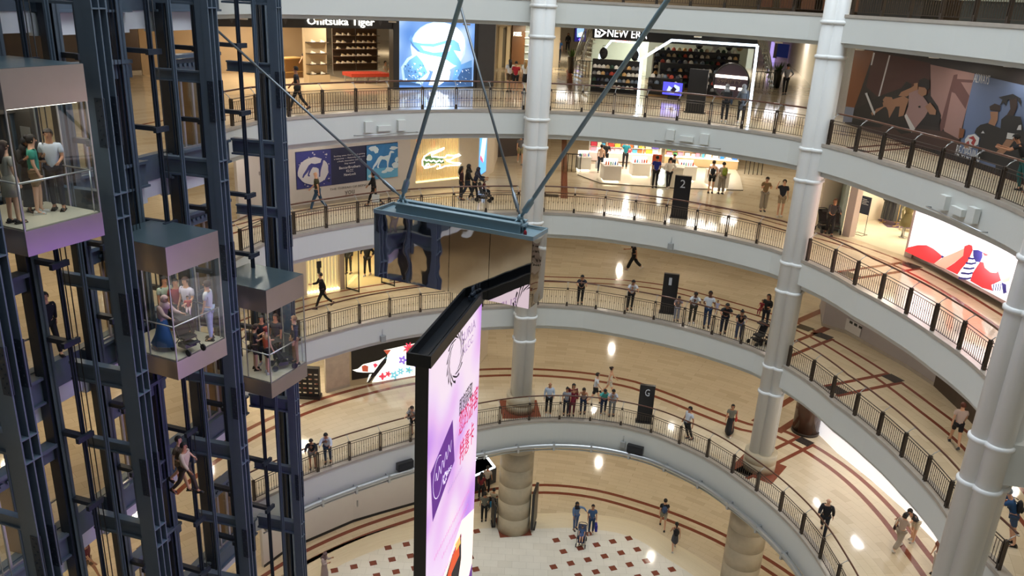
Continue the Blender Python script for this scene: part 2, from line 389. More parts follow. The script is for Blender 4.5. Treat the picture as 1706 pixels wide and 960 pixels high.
# ------------------------------------------------------------------ fascias, kerbs and ceilings
def fascia(level):
    z = LZ[level]; D = {'G': 1.32, '4': .98}.get(level, 1.05); D2 = D+(.22 if level != '4' else .15)
    st = stations(level, TH0, TH1, 1.0)
    mb = MB(); mb.sweep(st, [(.38, z-KERB), (.38, z), (0, z), (0, z-.11), (.03, z-.11), (.03, z-D), (.2, z-D), (.2, z-D2), (.6, z-D2)], [1, 1, 1, 1, 0, 0, 0, 2])
    mb.build('trim_fascia', [WHITE, MARB, LIP], kind='structure', label='curved white balcony fascia with a grey marble kerb')
    # ceiling under this slab
    mb = MB(); 
    ths = [math.radians(TH0+i*3.0) for i in range(int((TH1-TH0)/3)+1)]
    zz = z-D2
    for th in ths:
        e = edge_r(level, th)+.3
        for r in (e, e+8, 63): x, y = pol(th, r); mb.v.append((x, y, zz))
    for i in range(len(ths)-1):
        for j in range(2): k = i*3+j; mb.f.append((k, k+1, k+4, k+3)); mb.m.append(0)
    k = len(mb.v); poly = [pol(ths[0], edge_r(level, ths[0])+.3)]+[(x-.5, y) for x, y in LAND[1:]]+[(-32, 2), (-45, 5), (-45, 30), pol(ths[0], 63)]
    for p in poly: mb.v.append((p[0], p[1], zz))
    mb.f.append(tuple(range(k, k+len(poly)))); mb.m.append(0)
    mb.build('ceiling', CEILM, kind='structure')
for lv in ('G', '1', '2', '3', '4', '5'): fascia(lv)
# ------------------------------------------------------------------ ceiling lights of every storey
def downlights():
    order = ['C', 'G', '1', '2', '3', '4', '5']
    DB = MB(); DB.lathe((0, 0, 0), [(.02, .05), (.17, .05), (.17, -.01), (.15, -.01), (.14, .02), (.02, .02)], 12)
    n = 0; first = None
    for li, lv in enumerate(order[:-1]):
        up = order[li+1]; zc = LZ[up]-(1.27 if up != 'G' else 1.54)-.03
        for th in list(range(-66, 125, 13)):
            t = math.radians(th)
            for dr, pw in ((2.4, 1.0), (7.5, 1.2), (17, 6.0), (32, 15.0)):
                if dr > 10 and (abs(th) > 52 or th % 2): continue
                x, y = pol(t, edge_r(up, t)+dr); 
                a = area('downlight', (x, y, zc-.03), .3, CEIL_W*pw*(1.25 if lv in 'C' else 1), (1.0, .90, .75)); n += 1
                if first is None:
                    first = DB.build('ceiling_light', H('f4efe4', .4), local=True)
                    o = first
                else: o = first.copy(); COL.objects.link(o)
                o.location = (x, y, zc+.02); tag(o, 'round recessed downlight in the ceiling over the walkway', 'ceiling light', 'recessed downlights')
        for x, y in ((-13.5, 24), (-16, 18.5), (-18.5, 26), (-14, 13), (-21, 20)):
            area('downlight', (x, y, zc-.03), .5, NEAR_W, (1.0, .84, .6))
            o = first.copy(); COL.objects.link(o); o.location = (x, y, zc+.02)
downlights()
# ------------------------------------------------------------------ balcony railings
def unit_panel():
    mb = MB(); W = 1.0                       # unit width along x, scaled to each bay
    for z, t in ((.90, .022), (.80, .014), (.10, .018)): mb.box((.5, 0, z), (W, .03, t))
    n = 11
    for i in range(n+1):
        x = (i+.5)/(n+1)
        mb.box((x, 0, .45), (.009, .014, .70))
        if i % 2: mb.v += [(x-.016, 0, .47), (x, -.02, .47), (x+.016, 0, .47), (x, .02, .47), (x, 0, .40), (x, 0, .54)]; k = len(mb.v)-6; \
            [mb.f.append(tuple(k+q for q in t)) or mb.m.append(0) for t in ((0, 1, 5), (1, 2, 5), (2, 3, 5), (3, 0, 5), (1, 0, 4), (2, 1, 4), (3, 2, 4), (0, 3, 4))]
    return mb
def post_mb(tall):
    mb = MB()
    for s in (-1, 1): mb.box((s*.042, 0, .46), (.018, .10, .92))
    mb.box((0, 0, .88), (.075, .07, .10)); mb.box((0, 0, .1), (.075, .08, .18))
    br = MB(); br.tube([(0, 0, .9), (0, .10, 1.02), (0, .24, tall-.03)], .014, 6); br.box((0, .25, tall-.02), (.12, .05, .03))
    return mb, br
PANEL_ME = None; POST_ME = {}
RAILM = mat('dark_railing_metal', hexc('4d443c'), .4, .5, noise=.1)
def railing(level, t0, t1, label):
    global PANEL_ME
    z = LZ[level]; tall = 1.14
    st = stations(level, t0, t1, .5); pts = [Vector((x+nx*.12, y+ny*.12)) for x, y, nx, ny in st]; nor = [Vector((nx, ny)) for x, y, nx, ny in st]
    L = [0]
    for i in range(1, len(pts)): L.append(L[-1]+(pts[i]-pts[i-1]).length)
    n = max(1, round(L[-1]/1.5)); root = empty('balcony_railing', (pts[0].x, pts[0].y, z), label=label, cat='railing')
    def samp(s):
        for i in range(1, len(L)):
            if L[i] >= s-1e-6: t = (s-L[i-1])/(L[i]-L[i-1]); return pts[i-1].lerp(pts[i], t), nor[i]
        return pts[-1], nor[-1]
    hp = []
    for p, nn in zip(pts, nor): hp.append((p.x+nn.x*.26, p.y+nn.y*.26, z+tall))
    mb = MB(); mb.tube(hp, .034, 8); mb.build('handrail', WOOD, root)
    ps = [samp(L[-1]*i/n) for i in range(n+1)]
    for i, (p, nn) in enumerate(ps):
        if PANEL_ME is None or 'post' not in POST_ME:
            pm, bm_ = post_mb(tall); o = pm.build('post', RAILM, root, local=True); POST_ME['post'] = o.data; bo_ = bm_.build('rail_bracket', SILVER, o, local=True); POST_ME['br'] = bo_.data
        else:
            o = bpy.data.objects.new('post', POST_ME['post']); COL.objects.link(o); o.parent = root; bo_ = bpy.data.objects.new('rail_bracket', POST_ME['br']); COL.objects.link(bo_); bo_.parent = o
        o.location = (p.x-root.location.x, p.y-root.location.y, 0); o.rotation_euler = (0, 0, math.atan2(-nn.x, nn.y))
        if i < n:
            q = ps[i+1][0]; d = q-p; ln = d.length-.13
            if PANEL_ME is None: o = unit_panel().build('infill_panel', RAILM, root, local=True); PANEL_ME = o.data
            else: o = bpy.data.objects.new('infill_panel', PANEL_ME); COL.objects.link(o); o.parent = root
            a = p+d.normalized()*.065
            o.location = (a.x-root.location.x, a.y-root.location.y, 0); o.rotation_euler = (0, 0, math.atan2(d.y, d.x)); o.scale = (ln, 1, 1)
P1, P2, P3 = Vector((.84*K, 42.58*K)), Vector((13.58*K, 37.5*K)), Vector((14.3*K, 20.95*K))
floor_names = {'G': 'ground floor', '1': 'first floor', '2': 'second floor', '3': 'third floor', '4': 'top floor'}
for lv in ('G', '1', '2', '3', '4'):
    fn = floor_names[lv]
    if lv == 'G':
        railing(lv, -71, 118, 'bronze railing with wooden handrail round the ground floor balcony, beside the G sign'); continue
    railing(lv, -66, -4, 'bronze balcony railing of the %s between the lifts and the middle column' % fn)
    railing(lv, 1.2, 49.5, 'bronze balcony railing of the %s between the middle and second columns' % fn)
    railing(lv, 54.5, 112, 'bronze balcony railing of the %s from the right column to the nearest column' % fn)
    railing(lv, 117, 127, 'bronze balcony railing of the %s beyond the nearest white column' % fn)
# ------------------------------------------------------------------ columns
def column(P, label, ztop, rot, stone=True):
    root = empty('column', (P.x, P.y, 0), label=label, cat='column')
    zg = LZ['G']-KERB; r = .30; o = .27
    mb = MB()
    for k in range(4):
        a = rot+PI/4+k*PI/2; mb.lathe((P.x+o*math.cos(a), P.y+o*math.sin(a), zg+.9), [(r, 0), (r, ztop-zg-.9)], 20)
    mb.lathe((P.x, P.y, zg+.9), [(.2, 0), (.2, ztop-zg-.9)], 8); mb.build('shaft', COLW, root)
    for lv in ('1', '2', '3', '4', '5'):
        for dz in (-.30, -1.52):
            if LZ[lv]+dz > ztop: continue
            mb = MB()
            for k in range(4):
                a = rot+PI/4+k*PI/2; mb.lathe((P.x+o*math.cos(a), P.y+o*math.sin(a), LZ[lv]+dz-.07), [(r, 0), (r+.055, .03), (r+.055, .12), (r, .15)], 20)
            mb.build('ring', COLW, root)
    mb = MB(); mb.lathe((P.x, P.y, zg), [(.70, 0), (.70, .42), (.69, .43), (.69, .44), (.70, .45), (.70, .90)], 28); mb.build('stone_base', STONE, root)
    mb = MB(); prof = []; z = 0
    while z < LZ['G']-1.2:
        prof += [(.86, z), (.86, z+.93), (.84, z+.935), (.84, z+.955)]; z += .96
    mb.lathe((P.x, P.y, 0), prof, 32); mb.build('stone_cladding', STONE, root)
    mb = MB(); mb.lathe((P.x, P.y, LZ['G']-1.55), [(.5, 0), (.5, 1.3)], 20); mb.build('core', WHITE, root)
column(P1, 'white column of clustered tubes with raised rings, in the middle behind the mirrored box', 36, .2)
column(P2, 'white column of clustered tubes with raised rings, second from the right', 36, -.55)
column(P3, 'nearest white column of clustered tubes, at the right edge', 36, -1.0)
# stubs that tie the slab edge to each column
for P, th in ((P1, -1.5), (P2, 52), (P3, 115)):
    for lv in ('1', '2', '3', '4', '5'):
        t = math.radians(th); r = edge_r(lv, t); e = Vector(pol(t, r+.3)); d = e-P; n = Vector((-d.y, d.x)).normalized()
        mb = MB(); mb.obox((P.x-n.x*.45, P.y-n.y*.45, LZ[lv]-1.27), (d.x, d.y, 0), (n.x*.9, n.y*.9, 0), (0, 0, 1.12))
        mb.build('trim_%d' % (40+i_t), WHITE, kind='structure'); i_t += 1
# ------------------------------------------------------------------ the silver pipe below the ground floor fascia
def pipe():
    st = stations('G', TH0+4, 126, 1.0)
    root = empty('ring_duct', (st[0][0], st[0][1], LZ['G']-1.4), label='silver ring duct hung below the white ground floor fascia', cat='duct')
    for off, dz, r, nm in ((-.16, -1.30, .12, 'duct'), (-.05, -1.58, .035, 'rail')):
        mb = MB(); mb.tube([(x+nx*off, y+ny*off, LZ['G']+dz) for x, y, nx, ny in st], r, 10); mb.build(nm, SILVER, root)
    for i in range(5, len(st), 9):
        x, y, nx, ny = st[i]
        mb = MB(); mb.box((x-nx*.1, y-ny*.1, LZ['G']-1.36), (.10, .34, .34), math.atan2(ny, nx)+PI/2); mb.build('clamp', SILVER, root)
pipe()
for px_, py_, nm in ((672, 773, 'left of the tall screen'), (1060, 753, 'right of the middle column')):
    P = min(((x, y, nx, ny) for x, y, nx, ny in stations('G', TH0, TH1, .3)), key=lambda s: abs((lambda d: 853+FPX*d.dot(CR)/d.dot(CF))(Vector((s[0], s[1], LZ['G']-.9-CZ)))-px_)+ (0 if s[1] > 20 else 999))
    x, y, nx, ny = P; a = math.atan2(-nx, ny); c = (x-nx*.14, y-ny*.14, LZ['G']-.95)
    r = empty('wall_speaker', c, label='black box speaker on the white ground floor fascia %s' % nm, cat='speaker')
    mb = MB(); mb.box(c, (.78, .22, .36), a); mb.build('cabinet', BLACK, r)
    mb = MB(); mb.box((c[0]-nx*.12, c[1]-ny*.12, c[2]), (.70, .02, .28), a); mb.build('grille', H('202226', .8), r)
    mb = MB(); mb.box((c[0]+nx*.12, c[1]+ny*.12, c[2]), (.2, .05, .1), a); mb.build('bracket', SILVER, r)
# ------------------------------------------------------------------ lifts
LO = Vector((-9.85, 15.54)); LD = Vector((.2847, .9586)); LN = Vector((LD.y, -LD.x))
UA = math.radians(68)
def LP(s, off): return LO+LD*s-LN*off
CABIN = H('b3aba6', .30, .85, noise=.05); CABTOP = mat('zinc_sheet', hexc('5d7078'), .3, .6, noise=.12, nscale=1.5)
CABD = mat('dark_cabin_metal', hexc('57524d'), .4, .5, noise=.1)
def lift_car(W=1.87, D=2.2):
    root = empty('glass_lift', (0, 0, 0))
    B = lambda: MB()
    mb = B(); mb.box((W/2, D/2, -.265), (W, D, .53)); mb.build('floor_box', CABIN, root, local=True)
    mb = B(); mb.box((W/2, D/2, .012), (W-.1, D-.1, .02)); mb.build('cabin_floor', H('cfc6ae', .3, noise=.05), root, local=True)
    mb = B(); mb.box((W/2, D/2, 2.42+.38), (W, D, .76)); mb.mi = 1; mb.box((W/2, D/2, 3.185), (W-.02, D-.02, .01)); mb.build('roof_box', [CABIN, CABTOP], root, local=True)
    mb = B(); mb.box((W/2, D/2, 2.40), (W-.3, D-.3, .03)); mb.build('ceiling_panel', mat('cabin_light', (1, .93, .8), .5, 0, 3.0), root, local=True)
    for a, b in (((0.02, .02), (W-.02, .02)), ((.02, .02), (.02, D*.75)), ((W-.02, .02), (W-.02, D*.75))):
        mb = B(); c = ((a[0]+b[0])/2, (a[1]+b[1])/2, 1.21); mb.box(c, (max(.016, abs(b[0]-a[0])), max(.016, abs(b[1]-a[1])), 2.42)); mb.build('glass_pane', GLASS, root, local=True)
    for x, y in ((.02, .02), (W-.02, .02), (.02, D*.42), (W-.02, D*.42), (W-.02, D*.75)):
        mb = B(); mb.box((x, y, 1.21), (.03, .03, 2.42)); mb.build('mullion', SILVER, root, local=True)
    mb = B(); mb.tube([(.1, D*.72, .95), (.1, .1, .95), (W-.1, .1, .95), (W-.1, D*.72, .95)], .022, 8)
    for x, y in ((.1, .1), (W-.1, .1)): mb.tube([(x, y, 0), (x, y, .95)], .016, 6)
    mb.build('handrail', SILVER, root, local=True)
    mb = B(); mb.box((.06, D*.88, 1.21), (.1, D*.24, 2.42)); mb.box((W-.06, D*.88, 1.21), (.1, D*.24, 2.42)); mb.box((W/2, D-.05, 2.2), (W, .08, .44)); mb.build('door_frame', CABD, root, local=True)
    for x in (.27, .72, 1.17, 1.6): 
        mb = B(); mb.box((x, D-.05, 1.05), (.03, .03, 2.1)); mb.build('door_stile', CABD, root, local=True)
    mb = B(); mb.box((W-.13, D*.85, 1.2), (.02, .3, 1.0)); mb.build('control_panel', SILVER, root, local=True)
    return root
CARS = [((-9.85, 15.54), CZ-4.97), ((-8.78, 19.39), CZ-9.61), ((-7.553, 23.263), CZ-12.12)]
CLAB = ['glass lift car nearest the camera, highest of the three, violet light on its base', 'glass lift car in the middle of the three, with a pushchair inside', 'glass lift car farthest right, lowest of the three, with a woman in orange inside']
c0 = lift_car(); km = tree_map()
for i, ((x, y), z) in enumerate(CARS):
    o = c0 if i == 0 else copy_tree(c0, None, km)
    o.location = (x, y, z); o.rotation_euler = (0, 0, UA); tag(o, CLAB[i], 'lift')
# steel frame of the shafts: front posts, rear posts, beams, guide rails, cables
ZT, ZB = 32.5, -.0
def steel_post(P, wd, dp, label, fins=True, name='steel_column'):
    root = empty(name, (P.x, P.y, ZB), math.atan2(LD.y, LD.x), label=label, cat='steel column')
    mb = MB(); H_ = ZT-ZB                      # local: x along the row, -y to the atrium
    mb.box((0, dp*.25, H_/2), (wd*.92, dp*.5, H_))
    mb.build('box_section', STEEL, root, local=True)
    if fins:
        mb = MB()
        for x in (-wd/2+.02, 0, wd/2-.02): mb.box((x, -dp*.25, H_/2), (.035, dp*.5, H_))
        mb.build('fin', STEEL, root, local=True)
        mb = MB()
        for lv in ('C', 'G', '1', '2', '3', '4', '5'):
            for dz in (-.05, -.62):
                z = LZ[lv]+dz-ZB
                if 0 < z < H_: mb.box((0, -dp*.26, z), (wd, dp*.52, .03))
        mb.build('stiffener_plate', STEEL, root, local=True)
        for lv in ('C', 'G', '1', '2', '3', '4'):
            mb = MB(); z = LZ[lv]+1.6-ZB
            for s in (-1, 1):
                for q in (-.03, .03): mb.box((s*(wd/2-.02)+q, -dp*.3, z), (.02, dp*.45, 1.1))
                for k in range(10): mb.box((s*(wd/2-.02), -dp*.3-.04+.08*(k % 2), z-.48+k*.107), (.12, .03, .03))
            mb.build('splice_plate', STEELD, root, local=True)
    return root
fr = [LP(-.55, .4), LP(2.84, .4), LP(7.12, .7), LP(10.5, .8)]
fl = ['near steel lift column at the bottom left corner', 'navy steel column between the first and second glass lifts', 'navy steel column between the second and third glass lifts', 'navy steel column right of the lowest glass lift']
for P, l, w_ in zip(fr, fl, (.46, .45, .40, .30)): steel_post(P, w_, w_*1.05, l)
rear = [(-2.4, 2.3), (-.9, 2.25), (1.95, 2.3), (3.6, 2.35), (5.75, 2.5), (7.6, 2.5), (9.6, 2.6), (11.4, 1.9)]
RL = ['nearest rear', 'second rear', 'third rear', 'fourth rear', 'fifth rear', 'sixth rear', 'seventh rear', 'last rear']
for i, (s, off) in enumerate(rear):
    P = LP(s, off); root = empty('rear_steel_column', (P.x, P.y, ZB), math.atan2(LD.y, LD.x), label='%s dark steel column of the lift shafts, counted from the left' % RL[i], cat='steel column')
    mb = MB(); mb.box((0, 0, (ZT-ZB)/2), (.34, .30, ZT-ZB)); mb.build('box_section', STEELD, root, local=True)
    mb = MB(); mb.box((0, -.19, (ZT-ZB)/2), (.05, .10, ZT-ZB)); mb.box((.0, -.23, (ZT-ZB)/2), (.2, .02, ZT-ZB)); mb.build('guide_flange', STEEL, root, local=True)
# guide rails and cables
def vline(P, r, m, name, label, cat, group, z0=ZB, z1=ZT):
    root_mb = MB(); root_mb.tube([(P.x, P.y, z0), (P.x, P.y, z1)], r, 6)
    return root_mb.build(name, m, label=label, cat=cat, group=group)
for i, (s, off) in enumerate(((-.1, 1.5), (2.05, 1.5), (3.65, 1.6), (5.95, 1.6), (7.75, 1.6), (9.75, 1.6), (2.35, 1.1), (3.4, 1.1), (6.3, 1.2), (7.4, 1.3), (10.15, 1.3))):
    P = LP(s, off); mb = MB(); mb.box((P.x, P.y, (ZT+ZB)/2), (.10, .05, ZT-ZB), math.atan2(LD.y, LD.x)); mb.box((P.x, P.y, (ZT+ZB)/2), (.03, .14, ZT-ZB), math.atan2(LD.y, LD.x))
    mb.build('guide_rail', STEELD if i % 2 else STEEL, label='dark vertical guide rail beside a lift shaft', cat='guide rail', group='lift guide rails')
for ci, s0 in enumerate((0.95, 4.95, 8.75)):
    zc = CARS[ci][1]+3.18
    for k in range(4):
        P = LP(s0-.25+k*.12, 1.75); vline(P, .010, BLACK, 'hoist_cable', 'thin black hoist cable above a glass lift', 'cable', 'lift hoist cables', z0=zc)
for s0, off in ((2.3, 1.8), (2.45, 1.8), (2.6, 1.8), (3.2, 1.9), (6.4, 1.9), (6.55, 1.9), (7.1, 2.0), (7.25, 2.0), (10.6, 1.5), (10.75, 1.5), (10.9, 1.55), (-.5, 1.8), (-.3, 1.8)):
    vline(LP(s0, off), .014, BLACK if s0 > 0 else SILVER, 'counterweight_cable', 'vertical cable running down beside the lift shafts', 'cable', 'counterweight cables')
def lbeam(a, b, z, w, h, m, nm, label, group=None, cat='steel beam'):
    mb = MB(); mb.beam((a.x, a.y, z), (b.x, b.y, z), w, h*.16); mb.beam((a.x, a.y, z-h*.42), (b.x, b.y, z-h*.42), .05, h*.84); mb.beam((a.x, a.y, z-h*.92), (b.x, b.y, z-h*.92), w, h*.12)
    return mb.build(nm, m, label=label, cat=cat, group=group)
LVS = ['C', 'G', '1', '2', '3', '4']
for lv in LVS[1:]+['5']:
    z = LZ[lv]
    for (s, of), P in zip(((-.55, 2.25), (2.78, 2.3), (6.98, 2.5), (10.35, 2.5)), fr):
        q = LP(s, of); lbeam(P, q, z-.08, .22, .5, STEEL, 'tie_beam', 'navy steel beam tying a lift column back to the landing', 'lift tie beams')
        q2 = LP(s, of); lbeam(P, q2, z+2.35, .16, .3, STEEL, 'tie_beam', 'navy steel beam tying a lift column back to the landing', 'lift tie beams')
    # cross pieces between the rear columns and small rail brackets
    for a, b in ((1, 2), (3, 4), (5, 6)):
        pass
    for (s, o0, o1) in ((2.0, 1.5, 2.3), (3.65, 1.6, 2.3), (5.95, 1.6, 2.5), (7.75, 1.6, 2.5), (9.7, 1.6, 2.5)):
        for dz in (.9, 2.9):
            mb = MB(); a, b = LP(s, o0-.1), LP(s, o1); mb.beam((a.x, a.y, z+dz), (b.x, b.y, z+dz), .16, .12); c, d = LP(s-.25, o0-.1), LP(s+.25, o0-.1); mb.beam((c.x, c.y, z+dz), (d.x, d.y, z+dz), .10, .14)
            mb.build('rail_bracket', STEELD, label='steel bracket holding a lift guide rail', cat='bracket', group='guide rail brackets')
for lv in LVS[1:]+['5']:
    mb = MB()
    for a, b in zip(LAND[:-1], LAND[1:]):
        F = Frame(a, b, LZ[lv]); 
        if F.n.x < 0: F.n = -F.n
        mb.mi = 0; F.box(mb, 0, F.L, -.80, -.08, -.25, 0); mb.mi = 1; F.box(mb, 0, F.L, -1.28, -.80, -.2, -.03)
    mb.build('trim_landing', [STEEL, mat('white_landing_panel', hexc('dfe4e6'), .4, noise=.03)], kind='structure')
# landings: sill beam, white panel, door frame, header, glass, per shaft and storey
PANELW = mat('white_landing_panel', hexc('edf0f2'), .4, noise=.03); DOORM = mat('silver_door_frame', hexc('b4b0b8'), .3, .6, noise=.04)
BROWNW = mat('brown_lobby_wall', hexc('8d6f4b'), .4, noise=.1)
shaft_names = ['nearest', 'middle', 'farthest']
for lv in LVS:
    z = LZ[lv]-(KERB if lv != 'C' else 0)
    for k, s0 in enumerate((-.35, 3.85, 7.75)):
        off = 2.42+.12*k; A_, B_ = LP(s0-.2, off), LP(s0+2.25, off); F = Frame(A_, B_, z)
        rn = Frame(A_, B_, z); P = F.p(0, 0)
        root = empty('lift_landing', P, label='%s lift landing with silver framed glass doors on the %s' % (shaft_names[k], floor_names.get(lv, 'concourse')), cat='lift landing')
        if lv != 'C':
            mb = MB(); F.box(mb, -.2, F.L+.2, -.72, .0, -.25, .12); F.box(mb, -.2, F.L+.2, -.06, 0.02, .12, .22); F.box(mb, -.2, F.L+.2, -.72, -.66, .12, .2); mb.build('sill_beam', STEEL, root)
            mb = MB(); F.box(mb, -.3, F.L+.3, -1.25, -.74, -.2, -.05); mb.build('white_panel', PANELW, root)
        mb = MB(); F.box(mb, 0, F.L, 2.28, 2.62, -.1, .16); F.box(mb, .1, F.L-.1, 2.66, 2.76, -.05, .3)
        for q in range(7): F.box(mb, .5+q*.2, .6+q*.2, 2.42, 2.5, .16, .22)
        mb.build('door_header', STEEL, root)
        mb = MB()
        for u in (.25, .72, 1.22, 1.75): F.box(mb, u-.035, u+.035, .03, 2.28, .0, .05)
        F.box(mb, .2, 1.8, 0, .06, 0, .06); F.box(mb, .2, 1.8, 2.22, 2.28, 0, .06); dfr = mb.build('door_frame', DOORM, root)
        for u in (.485, .97, 1.485):
            mb = MB(); F.box(mb, u-.22, u+.22, .06, 2.22, .015, .03); mb.build('door_glass', GLASS, dfr)
        mb = MB(); F.box(mb, 1.25, 1.75, 0.0, 2.25, -.6, -.12); mb.build('lobby_pier', BROWNW, root)
        mb = MB(); F.box(mb, F.L-.35, F.L-.31, .05, 1.0, -.05, 0); F.box(mb, 1.85, F.L, .98, 1.02, -.08, -.03); mb.build('guard_rail', SILVER, root)
# ------------------------------------------------------------------ mirrored box, its rods and the hanging screen
ZBX = CZ-5.88
MIR = bpy.data.materials.new('polished_mirror_steel'); MIR.use_nodes = True
_n = MIR.node_tree; _b = _n.nodes['Principled BSDF']; _b.inputs['Base Color'].default_value = (.74, .70, .66, 1); _b.inputs['Metallic'].default_value = 1; _b.inputs['Roughness'].default_value = .025
_t = _n.nodes.new('ShaderNodeTexNoise'); _t.inputs['Scale'].default_value = 1.1; _t.inputs['Detail'].default_value = 1.5
_g = _n.nodes.new('ShaderNodeNewGeometry'); _n.links.new(_g.outputs['Position'], _t.inputs['Vector'])
_u = _n.nodes.new('ShaderNodeBump'); _u.inputs['Strength'].default_value = .17; _u.inputs['Distance'].default_value = .06
_n.links.new(_t.outputs[0], _u.inputs['Height']); _n.links.new(_u.outputs[0], _b.inputs['Normal'])
TEALS = mat('pale_blue_painted_steel', hexc('7f98a3'), .4, .3, noise=.06)
def mirrored_box():
    Hh = 1.98; yaw = math.radians(24); X = Vector((math.cos(yaw), -math.sin(yaw), 0)); N = Vector((X.y, -X.x, 0)); L = 4.87; D = 1.0
    a = Vector((-1.755, 21.0, 0))-X*L/2; b = a+X*L
    F = Frame(a, b, CZ-6.825-Hh/2)
    root = empty('mirrored_box', F.p(L/2, 0, -D/2), label='long mirrored steel box hanging in the atrium on four rods', cat='hanging box')
    for i in range(4):
        mb = MB(); F.box(mb, L*i/4+.008, L*(i+1)/4-.008, 0, Hh, -.03, 0); mb.build('mirror_panel', MIR, root)
        mb = MB(); F.box(mb, L*i/4+.008, L*(i+1)/4-.008, 0, Hh, -D, -D+.03); mb.build('mirror_panel', MIR, root)
    for u in (0, L-.03): mb = MB(); F.box(mb, u, u+.03, 0, Hh, -D+.04, -.035); mb.build('end_panel', MIR, root)
    mb = MB(); F.box(mb, .03, L-.03, 0, .04, -D+.03, -.03); mb.build('underside', BLACK, root)
    mb = MB(); F.box(mb, .03, L-.03, Hh-.12, Hh-.08, -D+.03, -.03)
    for u0, u1, d0, d1 in ((0, L, -.03, .01), (0, L, -D-.01, -D+.03), (-.01, .03, -D, 0), (L-.03, L+.01, -D, 0)): F.box(mb, u0, u1, Hh-.1, Hh+.015, d0, d1)
    mb.build('top_tray', TEALS, root)
    mb = MB(); dm = -D*.5
    for d in (dm+.2, dm-.2):
        F.box(mb, .55, L-.5, Hh-.08, Hh+.2, d-.012, d+.012); F.box(mb, .55, L-.5, Hh+.19, Hh+.22, d-.09, d+.09)
    mb.build('carrier_beam', TEALS, root)
    for u in (.35, L-.35):
        mb = MB(); q = F.p(u, Hh-.06, -.3 if u > 1 else -D+.25); mb.lathe(q, [(.045, 0), (.045, .06), (.03, .11), (.01, .13)], 10); mb.build('red_lamp', H('8a1420', .3), root)
    for u in (.62, L-.6):
        mb = MB(); q = F.p(u, Hh+.12, dm)
        for k in range(4): an = k*PI/2+.4; mb.tube([q+Vector((.18*math.cos(an), .18*math.sin(an), -.1)), q+Vector((.12*math.cos(an), .12*math.sin(an), .1)), q+Vector((0, 0, .2))], .035, 6)
        mb.box((q.x, q.y, q.z+.02), (.34, .34, .05), F.rz); mb.ball((q.x, q.y, q.z+.2), .08); mb.build('shackle', TEALS, root)
    qs = [F.p(.62, Hh+.32, dm), F.p(L-.6, Hh+.32, dm)]
    # rods: end on the ray of the pixel where each leaves the photograph, then on to the roof steel
    def rod(q, px_, py_, dist, r, m, lab, mul=1.5):
        d = ray(px_, py_); d.normalize(); e = Vector((0, 0, CZ))+d*dist; dr = (e-q)
        rr = empty('suspension_rod', q, label=lab, cat='rod'); dn = dr.normalized()
        mb = MB(); mb.tube([q+dn*.9, q+dr*mul], r, 10); mb.build('rod', m, rr)
        mb = MB(); mb.tube([q, q+dn*.25, q+dn*.3, q+dn*.7, q+dn*.76, q+dn*.95], [r*.8, r*.8, r*1.6, r*1.6, r*.9, r*.9], 10); mb.ball(q, r*1.7); mb.build('turnbuckle', m, rr)
    rod(qs[0], 306, 0, 27, .036, mat('grey_steel_rod', hexc('70777c'), .35, .6, noise=.08), 'thin grey rod from the left end of the mirrored box, rising to the upper left', 1.06)
    rod(qs[0], 768, 0, 18.5, .055, TEALS, 'thick pale blue rod from the left end of the mirrored box, rising steeply')
    rod(qs[1], 764, 0, 25, .036, M['grey_steel_rod'], 'thin grey rod from the right end of the mirrored box, leaning left')
    rod(qs[1], 1112, 0, 17, .055, TEALS, 'thick pale blue rod from the right end of the box, rising to the upper right')
mirrored_box()
def screen_mat(name, cols, strength=1.0, scale=.35):
    m = bpy.data.materials.new(name); m.use_nodes = True; nt = m.node_tree; b = nt.nodes['Principled BSDF']
    n = nt.nodes.new('ShaderNodeTexNoise'); n.inputs['Scale'].default_value = scale; n.inputs['Detail'].default_value = 1
    g = nt.nodes.new('ShaderNodeNewGeometry'); nt.links.new(g.outputs['Position'], n.inputs['Vector'])
    r = nt.nodes.new('ShaderNodeValToRGB'); el = r.color_ramp.elements
    for i, (p, c) in enumerate(cols):
        e = el[i] if i < 2 else el.new(p); e.position = p; e.color = tuple(hexc(c))+(1,)
    nt.links.new(n.outputs[0], r.inputs[0]); nt.links.new(r.outputs[0], b.inputs['Emission Color']); b.inputs['Emission Strength'].default_value = strength
    b.inputs['Base Color'].default_value = (.02, .02, .02, 1); b.inputs['Roughness'].default_value = .3
    M[name] = m; return m
